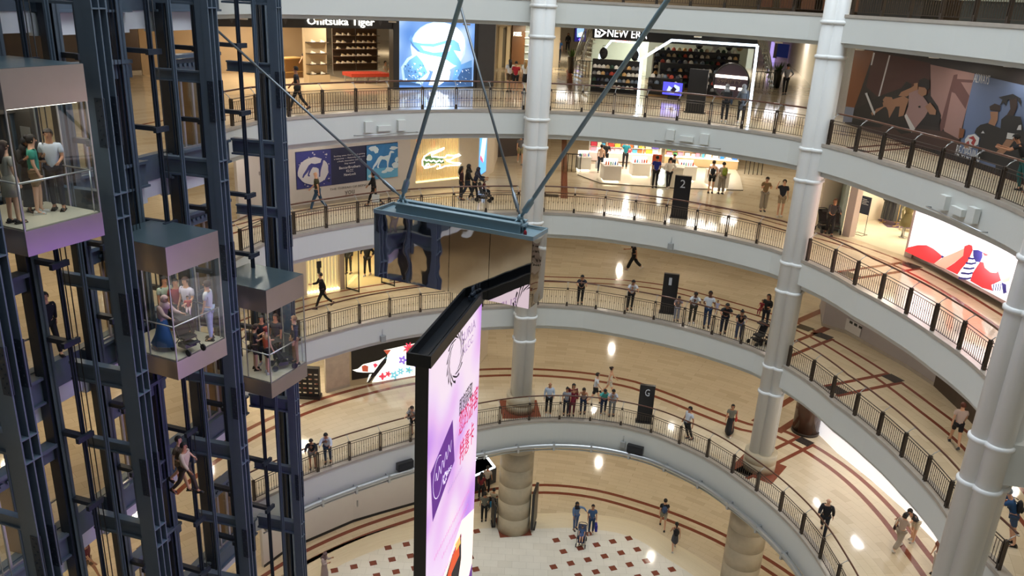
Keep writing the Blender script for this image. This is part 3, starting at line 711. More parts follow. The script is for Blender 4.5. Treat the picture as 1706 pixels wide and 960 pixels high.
def hanging_screen():
    zt = CZ-7.92; near, far = atz(zt, 716, 609), atz(zt, 803, 499)
    Hh = 9.4; F = Frame(near, far, zt-Hh); L = F.L; T = .34
    root = empty('hanging_screen', F.p(L/2, 0, -T/2), label='tall pink and violet advertising screen hanging below the mirrored box', cat='screen')
    mb = MB(); F.box(mb, -.005, L, 0, Hh, -T, -.02); mb.build('housing', BLACK, root)
    PK = screen_mat('pink_screen_picture', [(.34, 'c184ea'), (.47, 'e6b9ee'), (.56, 'ecd0f3'), (.66, 'f3dff0')], 1.0, .42)
    dk = H('241a33', .5, 0, .01); rd = mat('magenta_print', hexc('c50d55'), .5, 0, .85); vi = mat('violet_print', hexc('6a2a98'), .5, 0, .55); wt = mat('white_print', hexc('e8dcf2'), .5, 0, .95); gy = mat('grey_print', hexc('a48bb0'), .5, 0, .8); pk2 = mat('rose_print', hexc('d86fb0'), .5, 0, .85)
    cream = mat('cream_print', hexc('fbe6dc'), .5, 0, 1); orr = mat('orange_print', hexc('e0552a'), .5, 0, .8); yel = mat('yellow_print', hexc('e6c35c'), .5, 0, .8)
    P = lambda pts: [F.px(*p) for p in pts]
    L_ = [(0, [(0, 0), (L, 0), (L, Hh), (0, Hh)])]
    lo = [(.0, 0), (L, 0), (L, 2.6), (L*.7, 3.1), (L*.3, 2.4), (0, 2.2)]; L_.append((7, lo))
    card = [(754, 699), (757, 768), (720.5, 870), (717, 789)]; L_.append((3, P(card)))
    L_.append((1, P([(768, 888), (768, 930), (757, 1010), (741, 1040), (743, 960), (755, 920)])))
    L_.append((8, P([(764, 900), (765, 925), (752, 955), (746, 1000), (745, 960), (754, 925)]))); L_.append((9, P([(766, 893), (767, 905), (760, 918), (758, 908)])))
    L_.append((3, P([(786, 938), (786, 1000), (775, 1040), (777, 975)])))
    # swirl emblem: curved blades around a pale disc
    cu, cv = F.px(757, 596); cu += .05
    for k in range(14):
        a = k*2*PI/14; pts = []
        for q in range(6): t = q/5; r = .50+.26*t; an = a+.75*t; pts.append((cu+r*math.cos(an), cv+r*math.sin(an)))
        for q in range(5, -1, -1): t = q/5; r = .47+.20*t; an = a+.75*t-.28*(1-t)*1.2; pts.append((cu+r*math.cos(an), cv+r*math.sin(an)))
        L_.append((1, pts))
    mats = [PK, dk, rd, vi, wt, gy, pk2, cream, orr, yel]
    pic = art(F, 'picture', L_, mats, root, d0=.0, thick=.02)
    mb = MB(); 
    def line(body, x0, y0, x1, y1, hh, mi):
        u0, v0 = F.px(x0, y0); u1, v1 = F.px(x1, y1); text(mb, F, body, min(u0, u1), max(u0, u1), (v0+v1)/2, (v0+v1)/2+hh, .012, .004, mi)
    ua, va = F.px(764, 702); ub, vb = F.px(787, 628)
    text(mb, F, '即刻获取', ua, ub, (va+vb)/2-.24, (va+vb)/2+.28, .012, .004, 1)
    ua, va = F.px(763, 745); ub, vb = F.px(796, 650); text(mb, F, '您的游客', ua, ub, (va+vb)/2-.1, (va+vb)/2+.62, .012, .004, 2)
    ua, va = F.px(764, 790); ub, vb = F.px(789, 712); text(mb, F, '特惠卡', ua, ub, (va+vb)/2-.1, (va+vb)/2+.62, .012, .004, 2)
    ua, va = F.px(768, 582); text(mb, F, 'SURIA', ua, ua+1.3, va+.1, va+.38, .012, .004, 5); text(mb, F, 'KLCC', ua+.15, ua+1.1, va-.25, va-.02, .012, .004, 5)
    # small print lines: rows of short strokes
    for (x0, y0, x1, y1), mi, hh in (((745, 835, 770, 768), 5, .11), ((722, 950, 782, 805), 6, .12), ((735, 940, 780, 835), 6, .12), ((724, 1000, 770, 880), 6, .10)):
        ua, va = F.px(x0, y0); ub, vb = F.px(x1, y1); n = int((ub-ua)/.13); vm = (va+vb)/2
        for k in range(n):
            u = ua+(ub-ua)*k/n
            for q in range(3):
                if R_.random() < .75: F.poly(mb, [(u+R_.random()*.04, vm+q*hh/3), (u+.07, vm+q*hh/3), (u+.07, vm+q*hh/3+.022), (u+.01, vm+q*hh/3+.022)], .013, mi)
            F.poly(mb, [(u+.03, vm), (u+.05, vm), (u+.05, vm+hh), (u+.03, vm+hh)], .0135, mi)
    # white handwriting swoosh and little flower emblem on the violet card
    c = [F.px(*p) for p in card]; cc = (sum(p[0] for p in c)/4, sum(p[1] for p in c)/4)
    def ribbon(pts, wd, mi):
        for i in range(len(pts)-1):
            (a, b), (a2, b2) = pts[i], pts[i+1]; l = math.hypot(a2-a, b2-b) or 1; nx, ny = -(b2-b)/l*wd, (a2-a)/l*wd
            F.poly(mb, [(a-nx, b-ny), (a2-nx, b2-ny), (a2+nx, b2+ny), (a+nx, b+ny)], .014, mi)
    W_ = (c[1][0]-c[3][0]); Hc = (c[0][1]-c[1][1])
    ribbon([(cc[0]+W_*(-.2+.20*math.cos(t*.35)), cc[1]+Hc*.42*math.sin(t*.35)) for t in range(3, 18)], .012, 4)
    ribbon([(cc[0]+W_*(-.32+.038*t), cc[1]+Hc*(.02+.13*math.sin(t*1.9)+.012*t)) for t in range(18)], .013, 4)
    for k in range(8):
        a = k*PI/4; q = (cc[0]+W_*.08+.13*math.cos(a), cc[1]-Hc*.27+.13*math.sin(a)); F.poly(mb, [(q[0]-.04, q[1]-.04), (q[0]+.04, q[1]-.04), (q[0]+.04, q[1]+.04), (q[0]-.04, q[1]+.04)], .014, 4)
    text(mb, F, 'klcc', cc[0]+W_*.17, cc[0]+W_*.36, cc[1]-Hc*.31, cc[1]-Hc*.20, .012, .004, 4)
    mb.build('lettering', mats, pic, kind='stuff')
    rev = Frame(F.p(L, 0, -T), F.p(0, 0, -T), zt-Hh)
    art(rev, 'reverse_picture', [(0, [(0, 0), (L, 0), (L, Hh), (0, Hh)]), (1, [(.6, 5.2), (3.2, 5.2), (3.2, 6.8), (.6, 6.8)]), (2, [(0, 0), (L, 0), (L, 2.2), (0, 2.8)])], [mat('violet_glow_picture', hexc('b07cf0'), .5, 0, 5.0), mat('deep_violet_glow', hexc('6a2fc0'), .5, 0, 1.6), mat('rose_glow', hexc('d8a0e8'), .5, 0, 1.8)], root, d0=.0, thick=.01)
    # black header trough on top
    mb = MB(); F.box(mb, -.16, L+.1, Hh, Hh+.06, -T-.16, .08)
    for d0, d1 in ((-T-.16, -T-.10), (.02, .08)): F.box(mb, -.16, L+.1, Hh+.06, Hh+.30, d0, d1)
    F.box(mb, -.16, -.1, Hh+.06, Hh+.30, -T-.1, .02); F.box(mb, -.1, L+.1, Hh+.06, Hh+.1, -T*.55, -T*.4); mb.build('header_trough', mat('black_trough', hexc('15191f'), .35, .3, noise=.15), root)
    mb = MB(); F.box(mb, L-.45, L-.1, Hh+.1, Hh+.2, -T*.8, -.05)
    for k in (-.1, .1, .3): q = F.p(L-.35+k*.6, Hh+.26, -T/2); mb.ball(q, .07); mb.tube([q+Vector((0, 0, -.15)), q+Vector((0, 0, .22))], .03, 6)
    mb.build('hanger', STEELD, root)
hanging_screen()
# ------------------------------------------------------------------ walls behind the walkways
HS = 4.62-1.27+KERB                         # clear height of a storey
def wall(side, level, pts, m, h=HS, v0=0, thick=.15, px_=True, base=None, label=None):
    z = LZ[level]-(KERB if level != 'C' else 0)+v0; P = [at(level, *p) if px_ else Vector((p[0], p[1], 0)) for p in pts]; mb = MB()
    for a, b in zip(P[:-1], P[1:]):
        F = Frame(a, b, z); F.box(mb, -.0, F.L, 0, h-v0, -thick, 0)
        if base: mb.mi = 1; F.box(mb, 0, F.L, 0, .15, 0, .02); mb.mi = 0
    return mb.build('wall_%s' % side, [m, base or m], kind='structure', label=label)
CREAM = mat('cream_wall', hexc('d9cdb9'), .5, noise=.05); GREYP = mat('pale_grey_hoarding', hexc('cdc8c4'), .5, noise=.03); MAUVE = mat('mauve_grey_hoarding', hexc('a39c9c'), .5, noise=.04)
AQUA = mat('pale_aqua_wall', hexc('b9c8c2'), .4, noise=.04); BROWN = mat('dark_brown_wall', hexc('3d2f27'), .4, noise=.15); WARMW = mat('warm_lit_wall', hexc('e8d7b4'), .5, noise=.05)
WHITEG = mat('emissive_white_wall', hexc('f6f4f6'), .15, 0, .75, noise=.02); GREYT = mat('grey_tile_wall', hexc('55565a'), .3, noise=.15)  # the white wall is brightened by emission in its own material
# second floor
wall('left', '2', [(400, 368), (436, 357), (683, 320)], GREYP, base=MARB)
wall('left', '2', [(795, 307), (822, 286), (829, 262)], CREAM)
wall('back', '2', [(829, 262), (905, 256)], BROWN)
wall('right', '2', [(1376, 345), (1388, 362), (1396, 388)], AQUA)
wall('right', '2', [(1516, 428), (1580, 457), (1640, 488), (1704, 530), (1760, 580)], GREYP, h=.38, thick=.4)
wall('right', '2', [(1516, 428), (1580, 457), (1640, 488), (1704, 530), (1760, 580)], GREYP, v0=.3)
# third floor
wall('left', '3', [(790, 146), (822, 144)], GREYT)
wall('left', '3', [(822, 144), (824, 118)], GREYT)
wall('back', '3', [(820, 117), (930, 112)], CREAM)
wall('back', '3', [(1075, 130), (1238, 142)], AQUA, h=3.3)
wall('right', '3', [(1300, 96), (1330, 120), (1366, 160)], CREAM)
wall('right', '3', [(1375, 172), (1398, 192), (1410, 200)], mat('streaked_grey_stone', hexc('9c989a'), .3, noise=.25, nscale=6))
# first floor
wall('left', '1', [(400, 520), (460, 501), (512, 491)], CREAM)
wall('right', '1', [(1366, 510), (1369, 543), (1409, 556), (1459, 584), (1510, 613), (1555, 643)], MAUVE, base=MARB)
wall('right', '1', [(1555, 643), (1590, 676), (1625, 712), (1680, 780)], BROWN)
wall('left', '1', [(690, 463), (790, 450), (800, 420)], CREAM)
# ground floor
wall('left', 'G', [(544, 655), (583, 644)], mat('veined_marble', hexc('b9aa9a'), .25, noise=.22, nscale=3), base=MARB)
wall('left', 'G', [(712, 622), (800, 606), (812, 590)], CREAM)
wall('right', 'G', [(1352, 702), (1362, 722), (1395, 755), (1451, 800), (1507, 850), (1560, 905), (1600, 960)], WHITEG)
# concourse
wall('left', 'C', [(440, 946), (478, 918), (589, 870), (636, 856), (700, 838), (760, 826)], mat('white_concourse_hoarding', hexc('d5d0ca'), .45, noise=.03), h=6.0, base=BLACK)
# fourth floor
wall('right', '4', [(18.5, 60), (20.5, 33), (20, 20), (19, 6)][::1], mat('dark_shop_wall', hexc('4a3f35'), .5, noise=.3, nscale=1), px_=False)
wall('back', '4', [(-22, 40), (-10, 60), (18.5, 60)], CREAM, px_=False)
# lobby walls seen between the lift shafts
for lv in ('C', 'G', '1', '2', '3', '4'):
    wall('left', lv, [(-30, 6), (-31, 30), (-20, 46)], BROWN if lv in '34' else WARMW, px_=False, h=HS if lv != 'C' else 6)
for lv, n in (('2', 'brown'), ('1', 'x'), ('3', 'x')):
    pass

# far walls that close each storey, and the ring that runs on behind the lifts
for lv in ('C', 'G', '1', '2', '3', '4'):
    pts = [pol(math.radians(t), 61.5 if lv != 'C' else 38) for t in range(-74, 78, 8)]
    wall('back', lv, pts, CREAM, px_=False, h=HS if lv != 'C' else 6)
BACK = [(-14.6, 10.5), (-15.8, 5), (-15.8, -1), (-13.6, -6.5), (-9, -10.5), (-3, -12.5), (4, -12.5), (10, -10), (15, -5), (17.5, 1), (17.6, 8)]
BACK2 = [(-24, 10.5), (-25, 4), (-24, -6), (-18, -15), (-10, -20), (-3, -21), (6, -21), (16, -18), (23, -10), (26, 0), (26, 8)]
for lv in ('G', '1', '2', '3', '4', '5'):
    z = LZ[lv]; mb = MB()
    for (a, b), (c, d) in zip(zip(BACK[:-1], BACK[1:]), zip(BACK2[:-1], BACK2[1:])):
        mb.mi = 0; mb.face([(a[0], a[1], z-.1), (b[0], b[1], z-.1), (b[0], b[1], z-1.27), (a[0], a[1], z-1.27)])
        mb.mi = 1; mb.face([(a[0], a[1], z-.1), (c[0], c[1], z-.1), (d[0], d[1], z-.1), (b[0], b[1], z-.1)])
        mb.mi = 2; mb.face([(a[0], a[1], z-1.27), (c[0], c[1], z-1.27), (d[0], d[1], z-1.27), (b[0], b[1], z-1.27)])
        mb.mi = 3; mb.face([(c[0], c[1], z-.1), (d[0], d[1], z-.1), (d[0], d[1], z+3.4), (c[0], c[1], z+3.4)])
    mb.build('trim_balcony', [WHITE, mat('plain_beige_floor', hexc('d9c7a8'), .15, noise=.08), CEILM, BROWN if lv in '35' else MAUVE], kind='structure')
    if lv != '5':
        for (a, c) in ((0, 0), (2, 2), (3, 3), (7, 7)):
            x = (BACK[a][0]+BACK2[c][0])/2; y = (BACK[a][1]+BACK2[c][1])/2; area('downlight', (x, y, z+3.2), .5, 60, (1, .86, .66))
# ------------------------------------------------------------------ small product meshes, copied many times
def proto(fn, name, mats):
    """mesh data built once; returns a function that links a new object with it"""
    mb = MB(); fn(mb); me = None; st = {}
    def put(loc, rz=0, sc_=1, mat_=None, parent=None, **k):
        if 'me' not in st:
            o = mb.build(name, mats, parent, local=True); st['me'] = o.data
        else:
            o = bpy.data.objects.new(name, st['me']); COL.objects.link(o)
            if parent is not None: o.parent = parent
        o.location = Vector(loc)-(ORG[parent.name] if parent is not None else Vector((0, 0, 0))); o.rotation_euler = (0, 0, rz); o.scale = (sc_,)*3 if not isinstance(sc_, tuple) else sc_
        if mat_ is not None: o.material_slots[0].link = 'OBJECT'; o.material_slots[0].material = mat_
        tag(o, **k); return o
    return put
def shoe_fn(mb):
    mb.mi = 1; mb.box((0, 0, .015), (.28, .10, .03)); mb.mi = 0
    prof = [(-.13, .09), (-.10, .11), (-.04, .10), (.0, .075), (.06, .055), (.11, .045), (.135, .035)]
    k = len(mb.v)
    for x, h in prof:
        wd = .042 if abs(x) < .11 else .03
        mb.v += [(x, -wd, .028), (x, -wd*.7, h), (x, wd*.7, h), (x, wd, .028)]
    for i in range(len(prof)-1):
        for j in range(3): a = k+i*4+j; mb.f.append((a, a+4, a+5, a+1)); mb.m.append(0)
    mb.f.append((k, k+1, k+2, k+3)); mb.m.append(0); e = k+4*(len(prof)-1); mb.f.append((e+3, e+2, e+1, e)); mb.m.append(0)
put_shoe = proto(shoe_fn, 'sneaker', [H('e8e0d0', .5), H('f4f1ea', .5)])
def cap_fn(mb):
    prof = [(.095, 0), (.098, .04), (.09, .08), (.065, .12), (.03, .14), (.012, .146)]
    mb.lathe((0, 0, 0), prof, 14)
    for k in range(6): a = -.9+k*.36; b = a+.36; mb.face([(.09*math.sin(a), -.09*math.cos(a), .02), (.09*math.sin(b), -.09*math.cos(b), .02), (.12*math.sin(b)*.8, -.175, .005), (.12*math.sin(a)*.8, -.175, .005)])
    mb.ball((0, 0, .148), .01)
put_cap = proto(cap_fn, 'baseball_cap', H('d8d4cc', .7))
put_box = proto(lambda mb: (mb.box((0, 0, .5), (1, 1, 1)), mb.box((0, -.505, .5), (.7, .01, .4))), 'product_box', H('e9b9c8', .5))
def bottle_fn(mb): mb.lathe((0, 0, 0), [(.03, 0), (.032, .02), (.032, .10), (.02, .12), (.012, .13), (.012, .16)], 10)
put_bottle = proto(bottle_fn, 'cosmetics_bottle', H('f0c8d8', .3))
def palette(names, r=.6): return [H(n, r) for n in names]
# ------------------------------------------------------------------ third floor shoe shop (left)
Z3 = LZ['3']-KERB
FA = Frame(at('3', 420, 158), at('3', 655, 149), Z3)
def shoe_shop():
    L = FA.L; hh = HS
    shop = empty('store_facade', FA.p(0, 0), label='shoe shop front with a glowing white sign on a dark band, on the third floor', cat='shop front')
    D1 = H('2b2a2c', .4, noise=.1); D2 = H('4a494b', .4)
    mb = MB(); u0, v1 = FA.px(470, 34); u1, v0 = FA.px(655, 52); FA.box(mb, -3, L, v0+.1, hh, -.15, .05); FA.box(mb, L-.05, L+.3, 0, hh, -.3, .1)
    bd_ = mb.build('sign_band', D1, shop)
    mb = MB()
    n = int((L+3)/.62)
    for i in range(n):
        u = -2.9+i*.62+.3; v = v0+.42 if i % 2 else v0+.7; FA.poly(mb, [(u-.1, v), (u, v-.19), (u+.1, v), (u, v+.19)], .055, 0)
    mb.build('diamond_pattern', D2, bd_)
    mb = MB(); FA.pbox(mb, 463, 52, 475, 155, -.3, .05); mb.build('pillar', CREAM, shop)
    mb = MB(); ptext(mb, FA, 'Onitsuka Tiger', 510, 28, 622, 46.5, .10, .06); mb.build('sign_lettering', H('fffdf2', .5, 0, 2.0), bd_, label='glowing white lettering')
    # interior
    mb = MB(); B = [FA.p(-2, 0, -.1), FA.p(L, 0, -.1), FA.p(L, 0, -9), FA.p(-2, 0, -9)]; mb.face([(p.x, p.y, Z3+.006) for p in B])
    mb.build('trim_shop_floor', mat('shop_floor', hexc('d9c3a0'), .2, noise=.08, nscale=2), kind='structure')
    mb = MB(); FA.box(mb, -2, L, 0, hh, -9.1, -9); q = FA.p(L, 0, -.3); mb.box((q.x+.1, q.y+4.5, Z3+hh/2), (.1, 9, hh)); mb.build('wall_shop', H('a89274', .5), kind='structure')
    area('shop_light', FA.p(L*.35, hh-.15, -2.5), 1.2, 150, (1, .86, .66)); area('shop_light', FA.p(L*.8, hh-.15, -2.5), 1.2, 150, (1, .86, .66)); area('shop_light', FA.p(L*.5, hh-.15, -6), 1.6, 240, (1, .87, .68))
    # back shelving with trainers
    FS = Frame(FA.p(0, 0, -5.2), FA.p(L, 0, -5.2), Z3)
    r = empty('shoe_wall_shelf', FS.p(*FS.px(598, 115), 0), label='dark wall shelving full of pale sneakers, behind the red bench', cat='shelf')
    mb = MB(); FS.pbox(mb, 559, 40, 636, 118, -.5, -.42); mb.build('back_panel', H('3a2b20', .5), r)
    mb = MB()
    for x in (559, 598, 634): FS.pbox(mb, x, 40, x+1.2, 125, -.42, -.38)
    mb.build('upright', SILVER, r)
    for row, y in enumerate((59, 71.5, 82, 94, 106)):
        mb = MB(); u0, v = FS.px(560, y); u1, _ = FS.px(634, y); FS.box(mb, u0, u1, v-.03, v, -.42, -.05); mb.build('shelf_board', H('5a4634', .4), r)
        for k in range(8):
            if (k+row) % 7 == 3: continue
            u = u0+.25+(u1-u0-.4)*k/7.5; put_shoe(FS.p(u, v, -.2), FS.rz+.5+R_.uniform(-.3, .3), 1.15, R_.choice(palette(['f0e8d8', 'e8dcc0', 'd8c8a0', 'c8b890'])), label='pale sneaker on the dark wall shelving of the shoe shop', cat='shoe', group='sneakers on the wall shelving')
    # free-standing display column
    FD = Frame(at('3', 515, 139), at('3', 550, 138), Z3)
    r = empty('display_column', FD.p(FD.L/2, 0, -.25), label='tall cream display unit with four shelves, left of the wall of shoes', cat='display unit')
    mb = MB(); FD.box(mb, 0, FD.L, 0, 2.95, -.6, -.3); FD.box(mb, 0, FD.L, 0, .45, -.3, 0); mb.build('body', H('b5a283', .5), r)
    for v in (.95, 1.5, 2.05, .45):
        mb = MB(); FD.box(mb, 0, FD.L, v-.04, v, -.3, 0); mb.build('shelf_board', H('40342a', .4), r)
        for q in (.28, .72): put_shoe(FD.p(FD.L*q, v, -.14), FD.rz+.4, 1.1, R_.choice(palette(['f0e8d8', '3c3a3a', 'e0d4bc'])), label='sneaker on the free-standing cream display unit', cat='shoe', group='sneakers on the display unit')
    # red bench
    FB = Frame(at('3', 586, 140), at('3', 650, 139), Z3)
    r = empty('red_bench', FB.p(FB.L/2, 0, -.5), label='long red padded bench on thin legs inside the shoe shop', cat='bench')
    mb = MB(); FB.box(mb, 0, FB.L, .34, .52, -1.3, 0)
    for i in range(1, 8): FB.box(mb, FB.L*i/8-.012, FB.L*i/8+.012, .52, .528, -1.28, -.02)
    mb.build('seat_pad', H('b8402e', .5, noise=.06), r)
    for q in (.05, .36, .66, .95):
        for d in (-1.2, -.08): mb = MB(); mb.box(FB.p(FB.L*q, .17, d), (.05, .05, .34)); mb.build('leg', SILVER, r)
    # counter at the far left
    FC = Frame(at('3', 476, 131), at('3', 505, 129), Z3)
    r = empty('shop_counter', FC.p(FC.L/2, 0, -.3), label='wooden shop counter at the left inside the shoe shop', cat='counter')
    mb = MB(); FC.box(mb, 0, FC.L, 0, 1.0, -.7, 0); mb.build('body', H('7a5a34', .45), r); mb = MB(); FC.box(mb, -.05, FC.L+.05, 1.0, 1.06, -.75, .05); FC.box(mb, 0, FC.L, .3, .34, 0, .02); mb.build('worktop', H('c8a468', .3), r)
    mb = MB(); FC.box(mb, 0, FC.L, 1.9, 2.0, -1.9, -1.6); FC.box(mb, 0, FC.L, 1.4, 1.5, -1.9, -1.6); mb.build('back_shelf', H('c89a58', .4), r)
shoe_shop()
# big blue light box beside the shoe shop
def lightbox_blue():
    F = Frame(at('3', 657, 149), at('3', 792, 146), Z3); L = F.L
    r = empty('light_box', F.p(L/2, 0), label='large blue-white light box with a flying sneaker, beside the shoe shop', cat='light box')
    mb = MB(); F.box(mb, 0, L+.1, 0, HS, -.3, -.02); mb.build('frame', BLACK, r)
    BL = screen_mat('blue_light_picture', [(.38, '5f93e0'), (.5, '86b2ee'), (.6, 'b4d2f8'), (.72, 'd5e6ff')], 1.15, .5)
    wh = mat('white_glow', hexc('f0f8ff'), .5, 0, 1.05); mid = mat('mid_blue_print', hexc('5b8dc4'), .5, 0, .9); dk = mat('deep_blue_print', hexc('3a5f92'), .5, 0, .7); pl = mat('pale_blue_print', hexc('a9cbee'), .5, 0, 1.1)
    u0, v1 = F.px(661, 30); u1, v0 = F.px(788, 144)
    def ell(x, y, rx, ry, n=22): return ['px']+[(x+rx*math.cos(2*PI*k/n), y+ry*math.sin(2*PI*k/n)) for k in range(n)]
    Ls = [(0, [(u0, v0), (u1, v0), (u1, v1+.2), (u0, v1+.2)]), (4, ell(730, 78, 46, 42)), (1, ell(735, 72, 40, 34)),
          (4, ['px', (672, 142), (668, 112), (678, 97), (695, 88), (705, 99), (716, 121), (712, 130), (700, 142)]), (2, ['px', (676, 140), (672, 114), (682, 100), (694, 92), (704, 104), (712, 121), (704, 128), (690, 140)]),
          (2, ['px', (752, 140), (758, 112), (772, 106), (786, 100), (786, 142)]), (3, ['px', (762, 130), (770, 115), (786, 112), (786, 140), (770, 141)]),
          (2, ['px', (681, 66), (685, 58), (688, 70), (700, 72), (722, 73), (744, 67), (756, 66), (764, 72), (768, 86), (756, 84), (762, 94), (768, 104), (768, 112), (756, 108), (738, 96), (716, 92), (700, 88), (690, 78)]),
          (4, ['px', (700, 76), (722, 78), (744, 72), (752, 76), (748, 86), (722, 88), (706, 84)]), (3, ['px', (683, 66), (690, 76), (700, 86), (696, 86), (686, 76)]),
          (1, ['px', (714, 142), (722, 118), (734, 96), (744, 104), (750, 120), (746, 142)]),
          (3, ['px', (664, 142), (666, 132), (680, 136), (700, 140), (700, 143)]), (3, ['px', (730, 143), (740, 136), (760, 134), (786, 140), (786, 144)])]
    for k in range(40):
        x = R_.uniform(672, 706); y = R_.uniform(104, 138); Ls.append((R_.choice((1, 3, 4)), ['px', (x, y), (x+R_.uniform(1, 4), y+1), (x+R_.uniform(0, 3), y+R_.uniform(2, 5))]))
    for k in range(24):
        x = R_.uniform(756, 784); y = R_.uniform(114, 140); Ls.append((R_.choice((1, 4, 3)), ['px', (x, y), (x+R_.uniform(1, 4), y+1), (x+R_.uniform(0, 3), y+R_.uniform(2, 4))]))
    art(F, 'picture', Ls, [BL, wh, mid, dk, pl], r, d0=0)
    area('light_box_glow', F.p(L/2, 1.7, .3), 3, 60, (.6, .78, 1), (PI/2, 0, F.rz), 'DISK')
lightbox_blue()
# watch shop fittings and doorway in the third floor corridor
def corridor3():
    F = Frame(at('3', 820, 117), at('3', 905, 113.5), Z3)
    mb = MB(); F.pbox(mb, 853, 38, 871, 107, .02, .10); r = mb.build('shop_sign_panel', H('6a4420', .4), label='brown wooden sign panel with small white lettering, left of the middle column', cat='sign panel')
    mb = MB(); ptext(mb, F, 'FOSSIL', 854, 53, 867, 60, .12, .02); mb.build('sign_lettering', H('fff6e0', .5, 0, 3.5), r)
    mb = MB(); F.pbox(mb, 834, 47, 843, 112, .0, .06); r = mb.build('glazed_door', H('6b6458', .3), label='tall narrow glazed door in the cream corridor wall', cat='door')
    mb = MB(); F.pbox(mb, 831, 44, 834, 113, .0, .10); F.pbox(mb, 843, 44, 846, 113, .0, .10); mb.build('door_frame', H('d8c8a8', .4), r)
    mb = MB(); F.pbox(mb, 872, 38, 884, 110, .02, .06); r = mb.build('shop_window', H('8d9aa0', .2), label='shop window with pale shelves beside the brown sign panel', cat='shop window')
    mb = MB(); 
    for y in (52, 62, 74, 86, 98): F.pbox(mb, 872, y, 884, y+1.5, .06, .14)
    mb.build('shelves', H('dfe4e6', .4), r)
    area('corridor_fill', F.p(4, 2.9, 1.2), 1, 200, (1, .85, .6))
    # poster screen and glass stair behind the column
    F = Frame(at('3', 958, 92), at('3', 980, 92.5), Z3)
    mb = MB(); F.pbox(mb, 958, 40, 976, 70, -.1, 0); r = mb.build('poster_screen', BLACK, label='hanging blue and white poster screen right of the middle column', cat='screen')
    art(F, 'picture', [(0, [F.px(959, 69), F.px(975, 69), F.px(975, 41), F.px(959, 41)]), (1, ['px', (961, 62), (973, 62), (973, 45), (966, 43), (961, 48)]), (2, ['px', (963, 56), (970, 53), (973, 60), (965, 61)]), (3, ['px', (963, 66), (966, 63), (969, 66), (966, 68)])],
        [mat('navy_glow', hexc('1c1a6a'), .5, 0, .8), mat('sky_glow', hexc('9cc6ea'), .5, 0, .9), mat('white_glow', hexc('f4fbff'), .5, 0, 1.5), mat('violet_glow', hexc('7a60ff'), .5, 0, 1.2)], r)
def planter(px_, py_, lab):
    P = at('3', px_, py_); r = empty('potted_plant', P, label=lab, cat='potted plant')
    mb = MB(); mb.lathe(P, [(.20, 0), (.30, 1.05), (.31, 1.1), (.26, 1.1), (.26, 1.02)], 14); mb.build('pot', H('1c1b1a', .4), r)
    mb = MB()
    for k in range(26):
        a = R_.uniform(0, 2*PI); l = R_.uniform(.35, .7); b = P+Vector((.1*math.cos(a), .1*math.sin(a), 1.02)); t = b+Vector((math.cos(a)*.28, math.sin(a)*.28, l)); s_ = Vector((-math.sin(a), math.cos(a), 0))*.035
        mb.face([b-s_, b+s_, (b+t)/2+s_*1.3, t]); mb.face([b-s_, (b+t)/2+s_*1.3, t, (b+t)/2-s_*1.3])
    mb.build('leaves', H('4c6a2c', .6, noise=.2), r)
corridor3()
planter(951, 122, 'leafy plant in a tall black pot beside the glass staircase, right of the middle column')
planter(1293, 146, 'leafy plant in a tall black pot left of the man in grey')
def stair(px0, px1, lab, flip):
    A, B = at('3', *px0), at('3', *px1); F = Frame(A, B, Z3); L = F.L
    r = empty('glass_staircase', F.p(L/2, 0), label=lab, cat='staircase')
    mb = MB(); 
    for i in range(9):
        v = .1+i*.28; u = (L*.25+i*L*.075) if not flip else (L*.75-i*L*.075); F.box(mb, u, u+L*.2, v, v+.06, -1.6, 0)
    mb.build('treads', H('c6cfcb', .4), r)
    for d in (0, -1.6):
        mb = MB(); pts = [F.p((L*.25 if not flip else L*.75)+((L*.7*t) if not flip else (-L*.7*t)), 1.1+2.4*t+.25*math.sin(PI*t), d) for t in [k/8 for k in range(9)]]
        mb.tube(pts, .05, 8); mb.tube([p+Vector((0, 0, -.35)) for p in pts], .03, 6)
        for p in pts[::1]: mb.tube([p, p+Vector((0, 0, -1.0))], .025, 6)
        mb.build('handrail', SILVER, r)
    mb = MB(); F.box(mb, 0, L, 1.0, 1.05, .1, .14)
    for i in range(7): F.box(mb, L*i/6-.02, L*i/6+.02, 0, 1.0, .1, .13)
    mb.build('front_rail', BRONZE, r)
stair((958, 128), (990, 129), 'curved staircase with silver handrails behind the cap wall, right of the middle column', False)
stair((1252, 146), (1290, 149), 'staircase with silver handrails right of the glowing kiosk frame', True)
